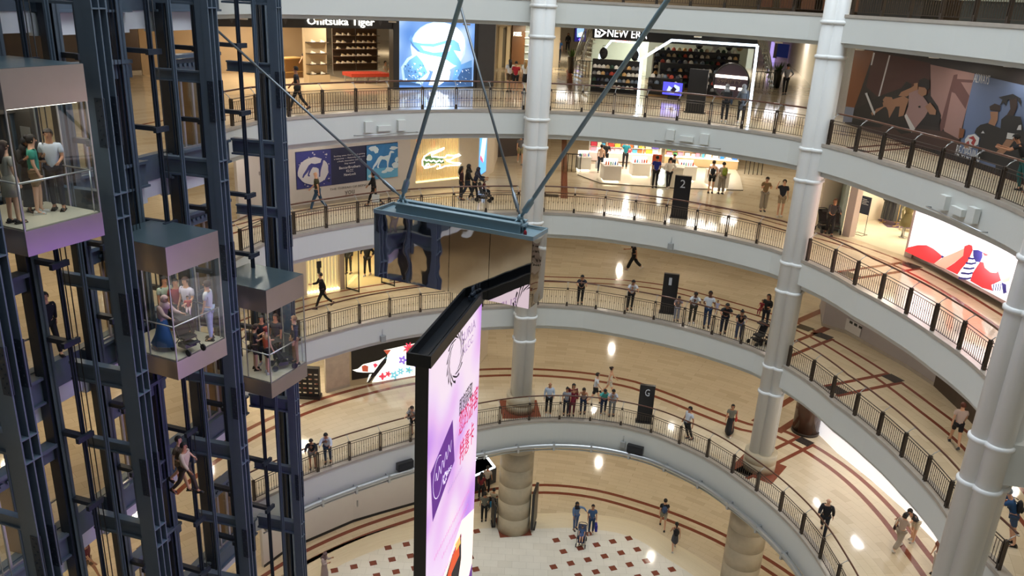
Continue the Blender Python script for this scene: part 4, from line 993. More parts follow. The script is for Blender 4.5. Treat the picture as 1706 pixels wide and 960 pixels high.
# ------------------------------------------------------------------ cap kiosk on the third floor
def cap_kiosk():
    F = Frame(at('3', 1060, 186), at('3', 1246, 207), Z3)
    NEON = mat('cool_neon', hexc('dff0ff'), .5, 0, 3.2)
    r = empty('neon_portal', F.p(F.L/2, 0), label='glowing white-blue angular frame of the cap kiosk', cat='light frame')
    pts = [F.p(*F.px(*q)) for q in ((1061, 185), (1069, 98), (1119, 67), (1262, 76), (1246, 206))]
    for a, b in zip(pts[:-1], pts[1:]): mb = MB(); mb.beam(a, b, .10, .10); mb.build('neon_bar', NEON, r)
    F2 = Frame(at('3', 985, 152), at('3', 1245, 172), Z3)
    r = empty('neon_portal', F2.p(.5, 0), label='second smaller glowing frame behind the wall of caps', cat='light frame')
    pts = [F2.p(*F2.px(*q), -.2) for q in ((993, 150), (998, 92), (1018, 68), (1062, 72), (1066, 140))]
    for a, b in zip(pts[:-1], pts[1:]): mb = MB(); mb.beam(a, b, .09, .09); mb.build('neon_bar', NEON, r)
    # header board and sign
    r = empty('kiosk_header', F2.p(F2.L/2, 2.6), label='long black header board of the cap kiosk with glowing white lettering', cat='sign')
    mb = MB(); k = [F2.p(*F2.px(*q)) for q in ((987, 64), (1262, 82), (1262, 60), (987, 40))]; n = F2.n*-.5
    for q in (k, [p+n for p in k][::-1]): mb.face(q)
    for i in range(4): a, b = k[i], k[(i+1) % 4]; mb.face([a, a+n, b+n, b])
    bd_ = mb.build('board', H('0a0a0e', .3), r)
    GL = H('ffffff', .5, 0, 2.2)
    mb = MB(); ptext(mb, F2, 'NEW ERA', 1013, 48, 1078, 65, .06, .05); mb.build('lettering', GL, bd_)
    mb = MB()
    for pp in ([(992, 44), (1002, 48), (1001, 50), (995, 47.5), (994, 57), (1001, 60), (1000, 62), (991, 62)], [(1001, 48), (1011, 54), (1001, 62), (1000, 60), (1007, 54), (1001, 51)], [(996, 51), (1001, 53), (1000, 58), (998, 58), (998, 54), (996, 54)]): F2.ppoly(mb, pp, .06, 0)
    mb.build('flag_emblem', GL, bd_)
    mb = MB(); ptext(mb, F2, 'OFFICIAL', 1024, 66.5, 1053, 72, .05, .03); mb.build('red_lettering', H('ff2820', .5, 0, 2.0), bd_)
    # wall of caps
    FW = Frame(at('3', 983, 152), at('3', 1064, 158), Z3); cols = palette(['e8e4da', 'c8b9a0', '3a3c44', '6b7a8c', 'b44a3a', 'd9b27a', '2c4a3c', 'f2f0ea', '8e9196', '1d2440'])
    r = empty('cap_display_wall', FW.p(FW.L/2, 0), label='black display wall with rows of baseball caps left of the glowing frame', cat='display wall')
    mb = MB(); FW.box(mb, 0, FW.L, 0, 1.75, -.35, -.05); mb.build('panel', BLACK, r)
    mb = MB()
    for v in (.25, .6, .95, 1.3): FW.box(mb, .05, FW.L-.05, v-.02, v, -.05, .2)
    mb.build('shelf_rail', H('18181c', .5), r)
    for i, v in enumerate((.25, .6, .95, 1.3)):
        for k in range(11):
            u = .18+(FW.L-.36)*k/10; put_cap(FW.p(u, v, .08), FW.rz+R_.uniform(-.2, .2), 1.25, R_.choice(cols), label='baseball cap on the black display wall left of the glowing frame', cat='cap', group='caps on the display wall')
    # tiered tables of caps inside the frame
    for ti, (x0, y0, x1, y1, hgt, dp) in enumerate(((1077, 160, 1130, 165, 1.0, .6), (1096, 148, 1180, 152, 1.5, .6), (1150, 160, 1215, 166, 1.3, .6), (1085, 142, 1225, 149, 2.1, .5))):
        FT = Frame(at('3', x0, y0), at('3', x1, y1), Z3)
        r = empty('cap_table', FT.p(FT.L/2, 0, -dp/2), label=('low black display unit with caps at the front left of the kiosk', 'middle black display unit with caps behind the small screen', 'right black display unit with caps beside the round sign', 'tallest back row display unit with caps in the kiosk')[ti], cat='display unit')
        mb = MB(); FT.box(mb, 0, FT.L, 0, hgt, -dp, -.05); mb.build('carcass', BLACK, r)
        mb = MB(); FT.box(mb, 0, FT.L, .0, .12, -.05, .02); mb.build('plinth', H('8c6a3c', .4), r)
        mb = MB()
        rows = [v for v in (.35, .7, 1.05, 1.4, 1.75) if v < hgt-.1]
        for v in rows: FT.box(mb, 0, FT.L, v-.02, v, -.05, .22)
        mb.build('shelf_rail', H('18181c', .5), r)
        for v in rows+[hgt]:
            for k in range(int(FT.L/.34)):
                if R_.random() < .12: continue
                put_cap(FT.p(.17+k*.34, v, .09 if v < hgt else -dp/2), FT.rz+R_.uniform(-.3, .3), 1.3, R_.choice(cols), label='baseball cap on a display unit inside the kiosk', cat='cap', group='caps on the kiosk units')
    # backpacks hung above
    put_bag = proto(lambda mb: (mb.ball((0, 0, .27), (.2, .12, .27), 12, 8), mb.ball((0, -.1, .18), (.14, .07, .14), 10, 6), mb.tube([(-.08, 0, .5), (-.05, 0, .62), (.05, 0, .62), (.08, 0, .5)], .015, 6)), 'backpack', BLACK)
    for (x, y), cc, lab in (((1004, 100), '0e0f12', 'black backpack on top of the cap wall, at its left end'), ((1057, 100), '15161a', 'black backpack on top of the cap wall, at its right end'), ((1214, 99), '141518', 'black backpack on the back row of the kiosk'), ((1232, 98), '9a8a68', 'tan hooded bag on the back row of the kiosk'), ((1192, 90), 'b8bcc2', 'grey bag on the back row of the kiosk'), ((1164, 98), '2a2c30', 'dark grey bag in the middle of the kiosk')):
        FR = FW if x < 1070 else Frame(at('3', 1085, 142), at('3', 1225, 149), Z3)
        u, v = FR.px(x, y); put_bag(FR.p(u, 1.75 if x < 1070 else 2.1+.14, -.2 if x < 1070 else -.25), FR.rz, 1.15, H(cc, .6), label=lab, cat='bag')
    # small screen
    FS = Frame(at('3', 1104, 163), at('3', 1142, 167), Z3)
    r = empty('display_screen', FS.p(FS.L/2, 0, .3), label='small blue screen standing at the front of the cap kiosk', cat='screen')
    mb = MB(); FS.pbox(mb, 1106, 135, 1141, 160, .28, .36); FS.box(mb, FS.L*.3, FS.L*.7, 0, .3, .2, .36); mb.build('casing', BLACK, r)
    art(FS, 'picture', [(0, [FS.px(1109, 156), FS.px(1139, 156), FS.px(1139, 138), FS.px(1109, 138)]), (1, ['px', (1113, 153), (1118, 142), (1124, 146), (1128, 140), (1136, 144), (1136, 150), (1126, 155)]), (2, ['px', (1120, 150), (1126, 143), (1131, 148), (1127, 153)])],
        [mat('blue_screen', hexc('4a4ae0'), .5, 0, 1.3), mat('lilac_screen', hexc('b0c0ff'), .5, 0, 1.2), mat('ink_screen', hexc('15153a'), .5, 0, .2)], r, d0=.38)
    # round sign with two light bars
    FR = Frame(at('3', 1190, 178), at('3', 1245, 184), Z3)
    r = empty('round_sign', FR.p(FR.L/2, .2), label='large dark round sign with two glowing bars at the right of the kiosk', cat='sign')
    u, v = FR.px(1218, 136); ua, _ = FR.px(1189, 136); rad = u-ua
    mb = MB(); n = 40; pf = [FR.p(u+rad*math.cos(2*PI*k/n), v+rad*math.sin(2*PI*k/n), 0) for k in range(n)]; pb = [p-FR.n*.12 for p in pf]
    mb.face(pf); mb.face(pb[::-1]); [mb.face([pf[k], pb[k], pb[(k+1) % n], pf[(k+1) % n]]) for k in range(n)]
    dc_ = mb.build('disc', H('3a3038', .25), r)
    mb = MB(); mb.tube([p+FR.n*.02 for p in pf], .05, 6, closed=True); mb.build('rim', BLACK, r)
    mb = MB(); FR.box(mb, u-rad*.92, u+rad*.92, v+rad*.18, v+rad*.34, .02, .06); FR.box(mb, u-rad*.92, u+rad*.30, v-rad*.42, v-rad*.28, .02, .06); FR.box(mb, u+rad*.48, u+rad*.85, v-rad*.45, v-rad*.30, .02, .06); mb.build('light_bar', H('fff0e0', .5, 0, 3.5), dc_)
    mb = MB(); text(mb, FR, '59FIFTY', u-rad*.8, u+rad*.6, v-rad*.12, v+rad*.08, .02, .01); mb.build('lettering', H('5a4e40', .4), dc_)
    mb = MB(); FR.box(mb, u-.05, u+.05, 0, v-rad, -.1, 0); mb.build('stand', BLACK, r)
    area('kiosk_light', F.p(F.L*.4, 3.1, -2.0), 1.5, 140, (1, .95, .88))
cap_kiosk()
# black level boards standing at the railing
def level_board(level, x0, yt, x1, yb, ch, lab):
    A, B = at(level, x0, yb), at(level, x1, yb+3); F = Frame(A, B, LZ[level]-KERB); r = empty('level_board', F.p(F.L/2, 0, -.1), label=lab, cat='sign board')
    mb = MB(); F.box(mb, 0, F.L, .05, 2.0, -.18, 0); F.box(mb, -.05, F.L+.05, 0, .05, -.3, .1); bd_ = mb.build('board', BLACK, r)
    if ch:
        mb = MB(); text(mb, F, ch, F.L*.36, F.L*(.66 if ch != '1' else .55), 1.45, 1.82, .006, .008); mb.build('numeral', H('a8abb0', .4, 0, .25), bd_)
level_board('2', 1117, 311, 1144, 362, '2', 'black board with the numeral 2 behind the second floor railing')
level_board('1', 1099, 472, 1124, 521, '1', 'black board with the numeral 1 behind the first floor railing')
level_board('G', 1060, 655, 1085, 703, 'G', 'black board with the letter G behind the ground floor railing')
level_board('3', 1141, 133, 1172, 187, '', 'plain black board behind the third floor railing, in front of the cap kiosk')
# ------------------------------------------------------------------ second floor: mural, crocodile window, side screen
Z2 = LZ['2']-KERB
def mural2():
    F = Frame(at('2', 436, 357), at('2', 683, 320), Z2)
    nv = H('262d4f', .5); wh = H('c9c8cf', .5); bl = H('3a3f86', .5); sk = H('2f78b8', .5, noise=.25); cl = H('c8dbe6', .6, noise=.05); sk2 = H('5ba3cf', .6); txt = H('e6e6ea', .5)
    q = [F.px(*p) for p in ((494, 314), (552, 308), (610, 301), (662, 296))]; v0 = (q[0][1]+q[3][1])/2; t = [F.px(*p) for p in ((490, 251), (662, 239))]; v1 = (t[0][1]+t[1][1])/2
    ua, ub, uc, ud = q[0][0], q[1][0], q[2][0], q[3][0]
    Ls = [(0, [(ua, v0), (ud, v0), (ud, v1), (ua, v1)])]
    def blob(cu, cv, ru, rv, mi, n=18, jit=.0): Ls.append((mi, [(cu+ru*math.cos(2*PI*k/n)*(1+R_.uniform(-jit, jit)), cv+rv*math.sin(2*PI*k/n)*(1+R_.uniform(-jit, jit))) for k in range(n)]))
    Ls.append((2, [(ua+.02, v0+.02), (ub, v0+.02), (ub, v1-.02), (ua+.02, v1-.02)])); w_, h_ = ub-ua, v1-v0
    for k in range(60):
        x = R_.uniform(.05, .95); y = R_.uniform(.04, .96)
        blob(ua+w_*x, v0+h_*y, w_*R_.uniform(.012, .035), h_*R_.uniform(.01, .03), R_.choice((1, 1, 0)), 7)
    blob(ua+w_*.47, v0+h_*.46, w_*.44, h_*.37, 1, 26, .04); blob(ua+w_*.47, v0+h_*.46, w_*.40, h_*.33, 1, 20)
    dog = [(.86, .74), (.80, .77), (.74, .78), (.70, .72), (.68, .66), (.52, .64), (.42, .67), (.34, .62), (.26, .50), (.18, .40), (.15, .32), (.18, .30), (.22, .36), (.30, .43), (.35, .50), (.32, .42), (.30, .35), (.34, .32), (.37, .33), (.35, .38), (.41, .50), (.46, .56), (.56, .54), (.62, .50), (.63, .34), (.62, .28), (.66, .28), (.67, .40), (.70, .52), (.74, .62), (.76, .71), (.86, .71)]
    D1 = lambda u0, w, mi, sx=1: Ls.append((mi, [(u0+w*a, v0+h_*b) for a, b in dog]))
    D1(ua, w_, 2)
    Ls.append((3, [(uc, v0+.02), (ud-.02, v0+.02), (ud-.02, v1-.02), (uc, v1-.02)])); Ls.append((5, [(uc, v0+.02), (ud-.02, v0+.02), (ud-.02, v0+h_*.28), (uc, v0+h_*.34)])); w3 = ud-uc
    for cu, cv, ru, rv in ((.2, .9, .13, .07), (.3, .82, .08, .08), (.85, .85, .12, .05), (.08, .65, .09, .1), (.9, .35, .12, .09), (.7, .24, .14, .07), (.55, .2, .1, .04), (.12, .12, .1, .04), (.95, .5, .06, .08)): blob(uc+w3*cu, v0+h_*cv, w3*ru, h_*rv, 4, 14, .22)
    D1(uc+w3*.02, w3*.98, 4)
    mats = [nv, wh, bl, sk, cl, sk2]
    r = art(F, 'wall_mural', Ls, mats, None, d0=.02, step=.003, label='wide mural with a navy dog, a dark text panel and a cloud dog', cat='mural')
    mb = MB(); w2 = uc-ub; c = (ub+uc)/2
    for i, (tx, hw) in enumerate((('Exciting news: Our store is getting', .44), ('a makeover — Returning soon with', .44), ('a fresh, innovative concept', .35), ('Stay tuned!', .15))): text(mb, F, tx, c-w2*hw, c+w2*hw, v0+h_*(.76-.075*i), v0+h_*(.81-.075*i), .10, .004)
    for i, (tx, hw) in enumerate((('BaccarBrothers', .3), ('KLCC', .1), ('NewLook', .17))): text(mb, F, tx, c-w2*hw, c+w2*hw, v0+h_*(.42-.1*i), v0+h_*(.49-.1*i), .10, .004)
    mb.build('lettering', txt, r)
    mb = MB(); a, b = F.px(549, 315), F.px(612, 309); vm = (a[1]+b[1])/2; text(mb, F, 'THE THREAD OF BEING', a[0], b[0], vm-.04, vm+.06, .03, .004); a, b = F.px(574, 321), F.px(590, 318); text(mb, F, 'you', a[0], b[0], vm-.42, vm-.14, .03, .004); 
    mb.build('wall_lettering', H('6a6664', .5), label='thin grey lettering on the pale hoarding under the mural', cat='lettering')
    mb = MB(); a, b = F.px(431, 292), F.px(455, 290); text(mb, F, 'BACCARAT', a[0], b[0], a[1], a[1]+.16, .03, .004); mb.build('wall_lettering', H('55504e', .5), label='small dark lettering on the hoarding seen between the lift columns', cat='lettering')
mural2()
def croc_window():
    F = Frame(at('2', 683, 320), at('2', 795, 307), Z2); L = F.L
    r = empty('shop_window', F.p(L/2, 0), label='slatted gold shop window with a glowing crocodile outline', cat='shop window')
    mb = MB(); F.box(mb, 0, L, 0, .42, -.15, .0); a = F.px(693, 260)[0]; b = F.px(765, 260)[0]; F.box(mb, 0, a, .42, HS, -.15, 0); F.box(mb, b, L, .42, HS, -.15, 0); mb.build('surround', CREAM, r)
    mb = MB(); F.box(mb, a, b, .42, .48, -.1, .03); mb.build('sill_light', H('ffe9a8', .5, 0, 1.6), r)
    mb = MB(); n = 30
    for i in range(n): u = a+(b-a)*(i+.5)/n; F.box(mb, u-.022, u+.022, .48, HS, -.12, -.08)
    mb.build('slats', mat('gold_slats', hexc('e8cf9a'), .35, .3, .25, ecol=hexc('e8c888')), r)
    mb = MB(); F.box(mb, a-1, b+.6, 0, HS, -3.2, -3.1); F.box(mb, a-1.05, a-1, 0, HS, -3.1, -.2); F.box(mb, b+.55, b+.6, 0, HS, -3.1, -.2); mb.build('wall_shop', H('8a7452', .6), kind='structure')
    for k in range(16):
        u = a+(b-a)*(k+.5)/16; v = R_.choice((.9, 1.7, 2.3)); hh = R_.uniform(.4, .7)
        mb = MB(); p = F.p(u, v, -1.6-R_.random()); mb.box((p.x, p.y, p.z), (.26, .14, hh), R_.uniform(-.4, .4)); mb.tube([(p.x-.2, p.y, p.z+hh*.35), (p.x, p.y, p.z+hh*.5), (p.x+.2, p.y, p.z+hh*.35)], .04, 6)
        mb.build('hanging_shirt', H(R_.choice(['3a3a3c', 'a03a34', 'd8d0c0', '5c6a4c', 'b88a50', '22252c']), .7), label='shirt hanging behind the gold slats of the crocodile window', cat='shirt', group='shirts behind the slats')
    area('shop_light', F.p((a+b)/2, 2.9, -1.4), 1.2, 190, (1, .82, .5))
    NE = H('fbfff2', .5, 0, 2.6); sx = lambda x: 680+x/9.478; sy = lambda y: 225+y/9.478
    outline = [(545, 195), (430, 240), (320, 275), (235, 330), (200, 400), (205, 470), (235, 515), (290, 510), (320, 480), (300, 445), (270, 455), (245, 480), (320, 500), (395, 480), (420, 455), (470, 455), (485, 490), (455, 520), (430, 525), (500, 510), (560, 480), (680, 470), (790, 465), (805, 440), (780, 435), (680, 430), (600, 405), (570, 385), (640, 385), (700, 350), (760, 330), (805, 310), (780, 295), (700, 320), (630, 315), (590, 310), (560, 345), (470, 345), (400, 335), (350, 335), (345, 305), (420, 270), (500, 235), (545, 205)]
    mb = MB(); mb.tube([F.p(*F.px(sx(x), sy(y)), .14) for x, y in outline], .036, 8, closed=True); mb.build('neon_outline', NE, r, label='glowing white crocodile outline')
    teeth = [(235, 380), (270, 400), (300, 385), (340, 410), (380, 390), (420, 420), (470, 390), (500, 415), (530, 395)]
    mb = MB(); mb.tube([F.p(*F.px(sx(x), sy(y)), .14) for x, y in teeth], .035, 8); mb.build('neon_line', NE, r)
    mb = MB(); F.ppoly(mb, [(sx(x), sy(y)) for x, y in ((225, 400), (260, 340), (340, 320), (400, 345), (540, 370), (560, 440), (470, 450), (300, 440), (240, 500))], .08, 0); mb.build('green_backing', H('5a7a48', .6), r)
    # side screen and sign
    F2 = Frame(at('2', 795.5, 306), at('2', 808, 297), Z2)
    mb = MB(); F2.box(mb, 0, F2.L, .35, HS, -.1, .02); rr = mb.build('side_screen', BLACK, label='narrow glowing blue screen at the corner right of the crocodile window', cat='screen')
    art(F2, 'picture', [(0, [(.05, .4), (F2.L-.05, .4), (F2.L-.05, HS-.05), (.05, HS-.05)]), (1, [(.1, 1.4), (F2.L*.6, 1.0), (F2.L*.9, 2.2), (F2.L*.5, 3.0)]), (2, [(.1, 1.3), (F2.L*.5, .95), (F2.L*.5, 1.15), (.2, 1.5)])], [mat('azure_screen', hexc('5aa8e8'), .5, 0, 1.3), mat('ice_screen', hexc('cfe8f8'), .5, 0, 1.3), mat('pink_bit', hexc('d86a90'), .5, 0, .9)], rr, d0=.05)
    F3 = Frame(at('2', 808, 297), at('2', 822, 286), Z2); mb = MB(); F3.box(mb, F3.L*.3, F3.L*.55, 2.5, 3.0, .05, .12); F3.box(mb, F3.L*.4, F3.L*.7, 2.3, 2.55, .05, .12); mb.build('wall_sign', H('fff4e0', .5, 0, 3), label='small glowing sign on the cream corner wall left of the middle column', cat='sign')
croc_window()
# ------------------------------------------------------------------ cosmetics kiosk on the second floor
def cosmetics():
    OAK = H('d8b98c', .45, noise=.06); CW = H('f3efe8', .35, noise=.02); GL = H('fff4dc', .5, 0, 2.2); PK = H('f3dcd8', .4, noise=.03)
    pal = palette(['f0b8c8', 'e89ab4', 'f6d8dc', 'ffffff', 'b8d8e8', 'd84a3a', 'e8763a', '3a78c8', '5ab0d8', '8ac8a0', 'e8c84a', '6a5ac0', 'f0e0c8', 'c8344a'], .5)
    cool = palette(['2f74c8', '3a8ed8', '5ab4e0', 'c8dcec', 'e8e4dc', '2a5aa8', 'e0c03a', '58a86a'], .5)
    # low platform
    mb = MB(); P = [at('2', *q) for q in ((962, 292), (1000, 306), (1120, 314), (1238, 318), (1233, 296), (1225, 283), (975, 274))]
    top = [(p.x, p.y, p.z+.05) for p in P]; mb.face(top)
    for i in range(len(P)): a, b = P[i], P[(i+1) % len(P)]; mb.mi = 1; mb.face([(a.x, a.y, a.z), (b.x, b.y, b.z), (b.x, b.y, b.z+.05), (a.x, a.y, a.z+.05)]); mb.mi = 0
    mb.build('kiosk_platform', [H('e6dcc6', .25, noise=.04), H('6b6358', .4)], label='low cream platform with a dark edge under the cosmetics kiosk', cat='platform')
    zf = Z2+.05
    def shelf(x0, y0, x1, y1, hgt, lab, cols, pink, n):
        F = Frame(at('2', x0, y0), at('2', x1, y1), zf); r = empty('product_shelf', F.p(F.L/2, 0, -.2), label=lab, cat='shelf unit')
        mb = MB(); F.box(mb, 0, F.L, 0, hgt, -.4, -.34); F.box(mb, 0, F.L, 0, .5, -.34, .05); mb.build('carcass', PK if pink else OAK, r)
        mb = MB(); F.box(mb, 0, F.L, .5, .54, -.34, .1); mb.build('light_shelf', GL, r)
        vs = [.86+.32*k for k in range(int((hgt-.86)/.32)+1)]
        mb = MB(); [F.box(mb, 0, F.L, v-.02, v, -.34, -.08) for v in vs]
        for k in range(int(F.L/1.1)+2): u = min(F.L-.03, k*1.1); F.box(mb, u, u+.03, .54, hgt, -.34, -.08)
        mb.build('shelf_board', OAK if not pink else CW, r)
        for v in [.54]+vs[:5]:
            k = 0; u = .1
            while u < F.L-.15 and k < n:
                wd = R_.uniform(.22, .42); hh = R_.uniform(.16, .27)
                put_box(F.p(u+wd/2, v, -.2), F.rz, (wd, .16, hh), R_.choice(cols), label='small cosmetics box on a shelf of the cosmetics kiosk', cat='product box', group='cosmetics boxes on the kiosk shelves'); u += wd+R_.uniform(.02, .1); k += 1
    shelf(980, 268, 1100, 274, 2.3, 'pale pink illuminated shelf wall of the cosmetics kiosk, left half', pal, True, 18)
    shelf(1106, 275, 1228, 284, 2.6, 'oak shelf wall with blue packages, right half of the cosmetics kiosk', cool+pal[:3], False, 18)
    area('kiosk_light', at('2', 1040, 285)+Vector((0, 0, 2.9)), 3.2, 190, (1, .93, .82)); area('kiosk_light', at('2', 1160, 295)+Vector((0, 0, 2.9)), 3.2, 170, (1, .93, .82)); area('kiosk_light', at('2', 1225, 290)+Vector((0, 0, 2.9)), 1, 60, (1, .93, .82))
    def table(x, y, wx, dy, hgt, lab, tilt=.2, lit=True, n=6, cols=pal):
        P = at('2', x, y); r = empty('display_table', P, .12, label=lab, cat='display table')
        mb = MB(); mb.box((0, dy/2, hgt/2+.08), (wx, dy, hgt-.16)); mb.box((0, dy/2, hgt-.01), (wx+.06, dy+.06, .05)); mb.build('body', CW, r, local=True)
        mb = MB(); mb.box((0, dy/2, .045), (wx*.85, dy*.85, .07)); mb.build('plinth_light', GL if lit else OAK, r, local=True)
        mb = MB(); mb.box((0, dy*.7, hgt+.16), (wx*.85, .04, .3)); mb.box((0, dy*.5, hgt+.03), (wx*.6, .25, .02)); mb.build('display_riser', H('fff8f0', .4, 0, .8), r, local=True)
        for k in range(n):
            u = -wx*.4+wx*.8*(k+.5)/n; q = P+Vector((math.cos(.12)*u-math.sin(.12)*dy*.35, math.sin(.12)*u+math.cos(.12)*dy*.35, hgt+.02))
            put_bottle(q, 0, 1.3, R_.choice(cols), label='small bottle standing on a white display table of the kiosk', cat='bottle', group='bottles on the kiosk tables')
    table(973, 287, .75, .9, .85, 'white display table at the far left of the cosmetics kiosk')
    table(1019, 306, .95, 1.0, .95, 'white display table with two dark blue domes at the front left of the kiosk')
    table(1067, 298, 1.0, .8, .85, 'white display table left of the person in blue')
    table(1144, 305, 1.0, .8, .9, 'white display table right of the two customers seen from behind')
    table(1199, 318, .9, 1.3, .95, 'white display table at the right end of the kiosk, behind two women')
    # centre counter with three glowing discs
    F = Frame(at('2', 1083, 310), at('2', 1135, 315), zf); r = empty('service_counter', F.p(F.L/2, 0, -.4), label='cream service counter with three glowing discs, behind two customers seen from the back', cat='counter')
    mb = MB(); F.box(mb, 0, F.L, 0, 1.05, -.9, 0); F.box(mb, -.04, F.L+.04, 1.05, 1.1, -.94, .04); mb.build('body', H('efe8d8', .4), r)
    for v, rd in ((.82, .12), (.55, .16), (.24, .17)):
        mb = MB(); c = F.p(F.L*.33, v, .01); n = 18; mb.face([c+F.x*rd*math.cos(2*PI*k/n)+Vector((0, 0, rd*math.sin(2*PI*k/n))) for k in range(n)]); mb.face([c+F.n*.03+F.x*rd*math.cos(2*PI*k/n)+Vector((0, 0, rd*math.sin(2*PI*k/n))) for k in range(n)]); mb.build('glowing_disc', H('f4ffff', .5, 0, 3), r)
    mb = MB(); q = F.p(F.L*.6, 1.1, -.4); mb.box((q.x, q.y, q.z+.2), (.4, .05, .28), F.rz); mb.box((q.x, q.y, q.z+.03), (.1, .1, .06)); mb.build('monitor', BLACK, r)
    mb = MB(); q = F.p(F.L*.12, 1.1, -.5); mb.box((q.x, q.y, q.z+.25), (.5, .25, .5), F.rz); mb.build('carton_stack', H('d85a30', .6), r)
    for (x, y), side in (((938, 285), 'left'), ((1240, 290), 'right')):
        F = Frame(at('2', x, y), at('2', x+28, y+2), Z2); r = empty('glass_balustrade', F.p(0, 0), label='glass balustrade with steel rail at the %s of the cosmetics kiosk' % side, cat='balustrade')
        mb = MB(); F.box(mb, 0, F.L, 1.0, 1.05, 0, .05); [F.box(mb, F.L*k/4-.02, F.L*k/4+.02, 0, 1.0, 0, .04) for k in range(5)]; mb.build('rail', BRONZE, r)
        mb = MB(); F.box(mb, 0, F.L, .1, .95, .01, .03); mb.build('glass', GLASS, r)
cosmetics()
# ------------------------------------------------------------------ clothes shop and red-white light box, second floor right
def clothes_shop():
    F = Frame(at('2', 1404, 392), at('2', 1516, 430), Z2); L = F.L
    r = empty('store_facade', F.p(0, 0), label='open clothes shop with pale frame beside the red and white light box', cat='shop front')
    mb = MB(); F.box(mb, -.05, .35, 0, HS, -.35, 0); F.box(mb, L-.3, L+.05, 0, HS, -.35, 0); F.box(mb, 0, L, HS-.3, HS, -.3, 0); mb.build('frame', H('c9b8b2', .4, noise=.03), r)
    mb = MB(); q = [F.p(-1.5, 0, 0), F.p(L, 0, 0), F.p(L+.5, 0, -9), F.p(-1.5, 0, -9)]; mb.face([(p.x, p.y, Z2+.006) for p in q]); mb.build('trim_shop_floor', mat('pale_shop_floor', hexc('e3d6bc'), .2, noise=.05), kind='structure')
    mb = MB(); F.box(mb, -2, L+3, 0, HS, -9, -8.9); F.box(mb, -1.6, -1.5, 0, HS, -9, 0); F.box(mb, L+.4, L+.5, 0, HS, -9, -.4); mb.build('wall_shop', H('e6d8c2', .6), kind='structure')
    area('shop_light', F.p(L*.4, HS-.1, -2.5), 1.6, 200, (1, .9, .72)); area('shop_light', F.p(L*.5, HS-.1, -6), 1.6, 220, (1, .9, .72))
    # sign stand
    S = Frame(at('2', 1424, 388), at('2', 1440, 393), Z2); r = empty('sign_stand', S.p(S.L/2, 0), label='navy notice on a thin wire stand at the shop entrance', cat='sign stand')
    mb = MB(); S.box(mb, 0, S.L, .95, 1.75, -.01, .02); mb.build('notice', H('20263e', .5), r)
    mb = MB(); [mb.tube([S.p(u, 0, 0), S.p(u, .95, 0)], .012, 6) for u in (0.02, S.L-.02)]; mb.tube([S.p(0, .015, -.2), S.p(0, .015, .2), S.p(S.L, .015, .2), S.p(S.L, .015, -.2)], .012, 6, closed=True); mb.build('stand', BRONZE, r)
    mb = MB(); [S.box(mb, S.L*.15, S.L*(.6+.2*(k % 2)), 1.6-k*.07, 1.62-k*.07, .02, .025) for k in range(4)]; mb.build('print', H('d8dae0', .5), r)
    # rug, racks and hanging clothes
    mb = MB(); q = [at('2', 1457, 362), at('2', 1478, 379), at('2', 1522, 382), at('2', 1500, 364)]; mb.face([(p.x, p.y, p.z+.02) for p in q]); mb.face([(p.x, p.y, p.z+.012) for p in q][::-1]); mb.build('rug', H('5a4458', .8), label='dull purple rug inside the clothes shop', cat='rug')
    def garment(mb, long):
        w_, h_ = (.24, .62) if not long else (.24, 1.15)
        pr = [(-.05, 0), (-.2, -.07), (-w_, -.2), (-w_*.8, -.28), (-w_*.62, -.2), (-w_*.75, -h_), (w_*.75, -h_), (w_*.62, -.2), (w_*.8, -.28), (w_, -.2), (.2, -.07), (.05, 0)]
        mb.face([(x, -.05, z) for x, z in pr]); mb.face([(x, .05, z) for x, z in pr][::-1])
        for i in range(len(pr)): a, b = pr[i], pr[(i+1) % len(pr)]; mb.face([(a[0], -.05, a[1]), (a[0], .05, a[1]), (b[0], .05, b[1]), (b[0], -.05, b[1])])
        mb.tube([(0, 0, 0), (0, 0, .06), (.03, 0, .1)], .008, 5)
    pg = proto(lambda mb: garment(mb, False), 'hanging_shirt', H('222222', .8)); pl_ = proto(lambda mb: garment(mb, True), 'hanging_dress', H('222223', .8))
    def rack(x0, y0, x1, y1, n, cols, lab, lg, hgt=1.5):
        A = Frame(at('2', x0, y0), at('2', x1, y1), Z2); r = empty('clothes_rack', A.p(A.L/2, 0), label=lab, cat='clothes rack')
        mb = MB(); mb.tube([A.p(0, 0), A.p(0, hgt), A.p(A.L, hgt), A.p(A.L, 0)], .02, 6); mb.tube([A.p(0, .05, -.25), A.p(0, .05, .25)], .02, 6); mb.tube([A.p(A.L, .05, -.25), A.p(A.L, .05, .25)], .02, 6); mb.build('frame', H('c8a868', .4), r)
        for k in range(n): (pl_ if lg else pg)(A.p(A.L*(k+.5)/n, hgt-.1, 0), A.rz+1.1, 1, H(R_.choice(cols), .8), label='garment on the '+lab, cat='garment', group='clothes on: '+lab)
    rack(1446, 352, 1468, 358, 7, ['c03028', '24242a', 'e0dcd4', 'b89058'], 'wall rack with a long red garment at the shop back', True, 1.8)
    rack(1470, 372, 1492, 378, 7, ['1e1e22', '2a2a30', '3a3a3a', '5a5a50'], 'black clothes rack standing on the purple rug', True)
    rack(1497, 372, 1514, 379, 5, ['b8b2a6', '8a8468', '6a665c'], 'pale clothes rack at the right of the shop', False)
    # mannequin with khaki skirt
    P = at('2', 1505, 396); r = empty('mannequin', P, label='headless mannequin in a khaki top and pleated skirt by the shop entrance', cat='mannequin')
    mb = MB(); mb.lathe(P, [(.30, .55), (.27, .8), (.13, 1.15), (.13, 1.2)], 18); mb.build('skirt', H('6b6242', .8, noise=.15), r)
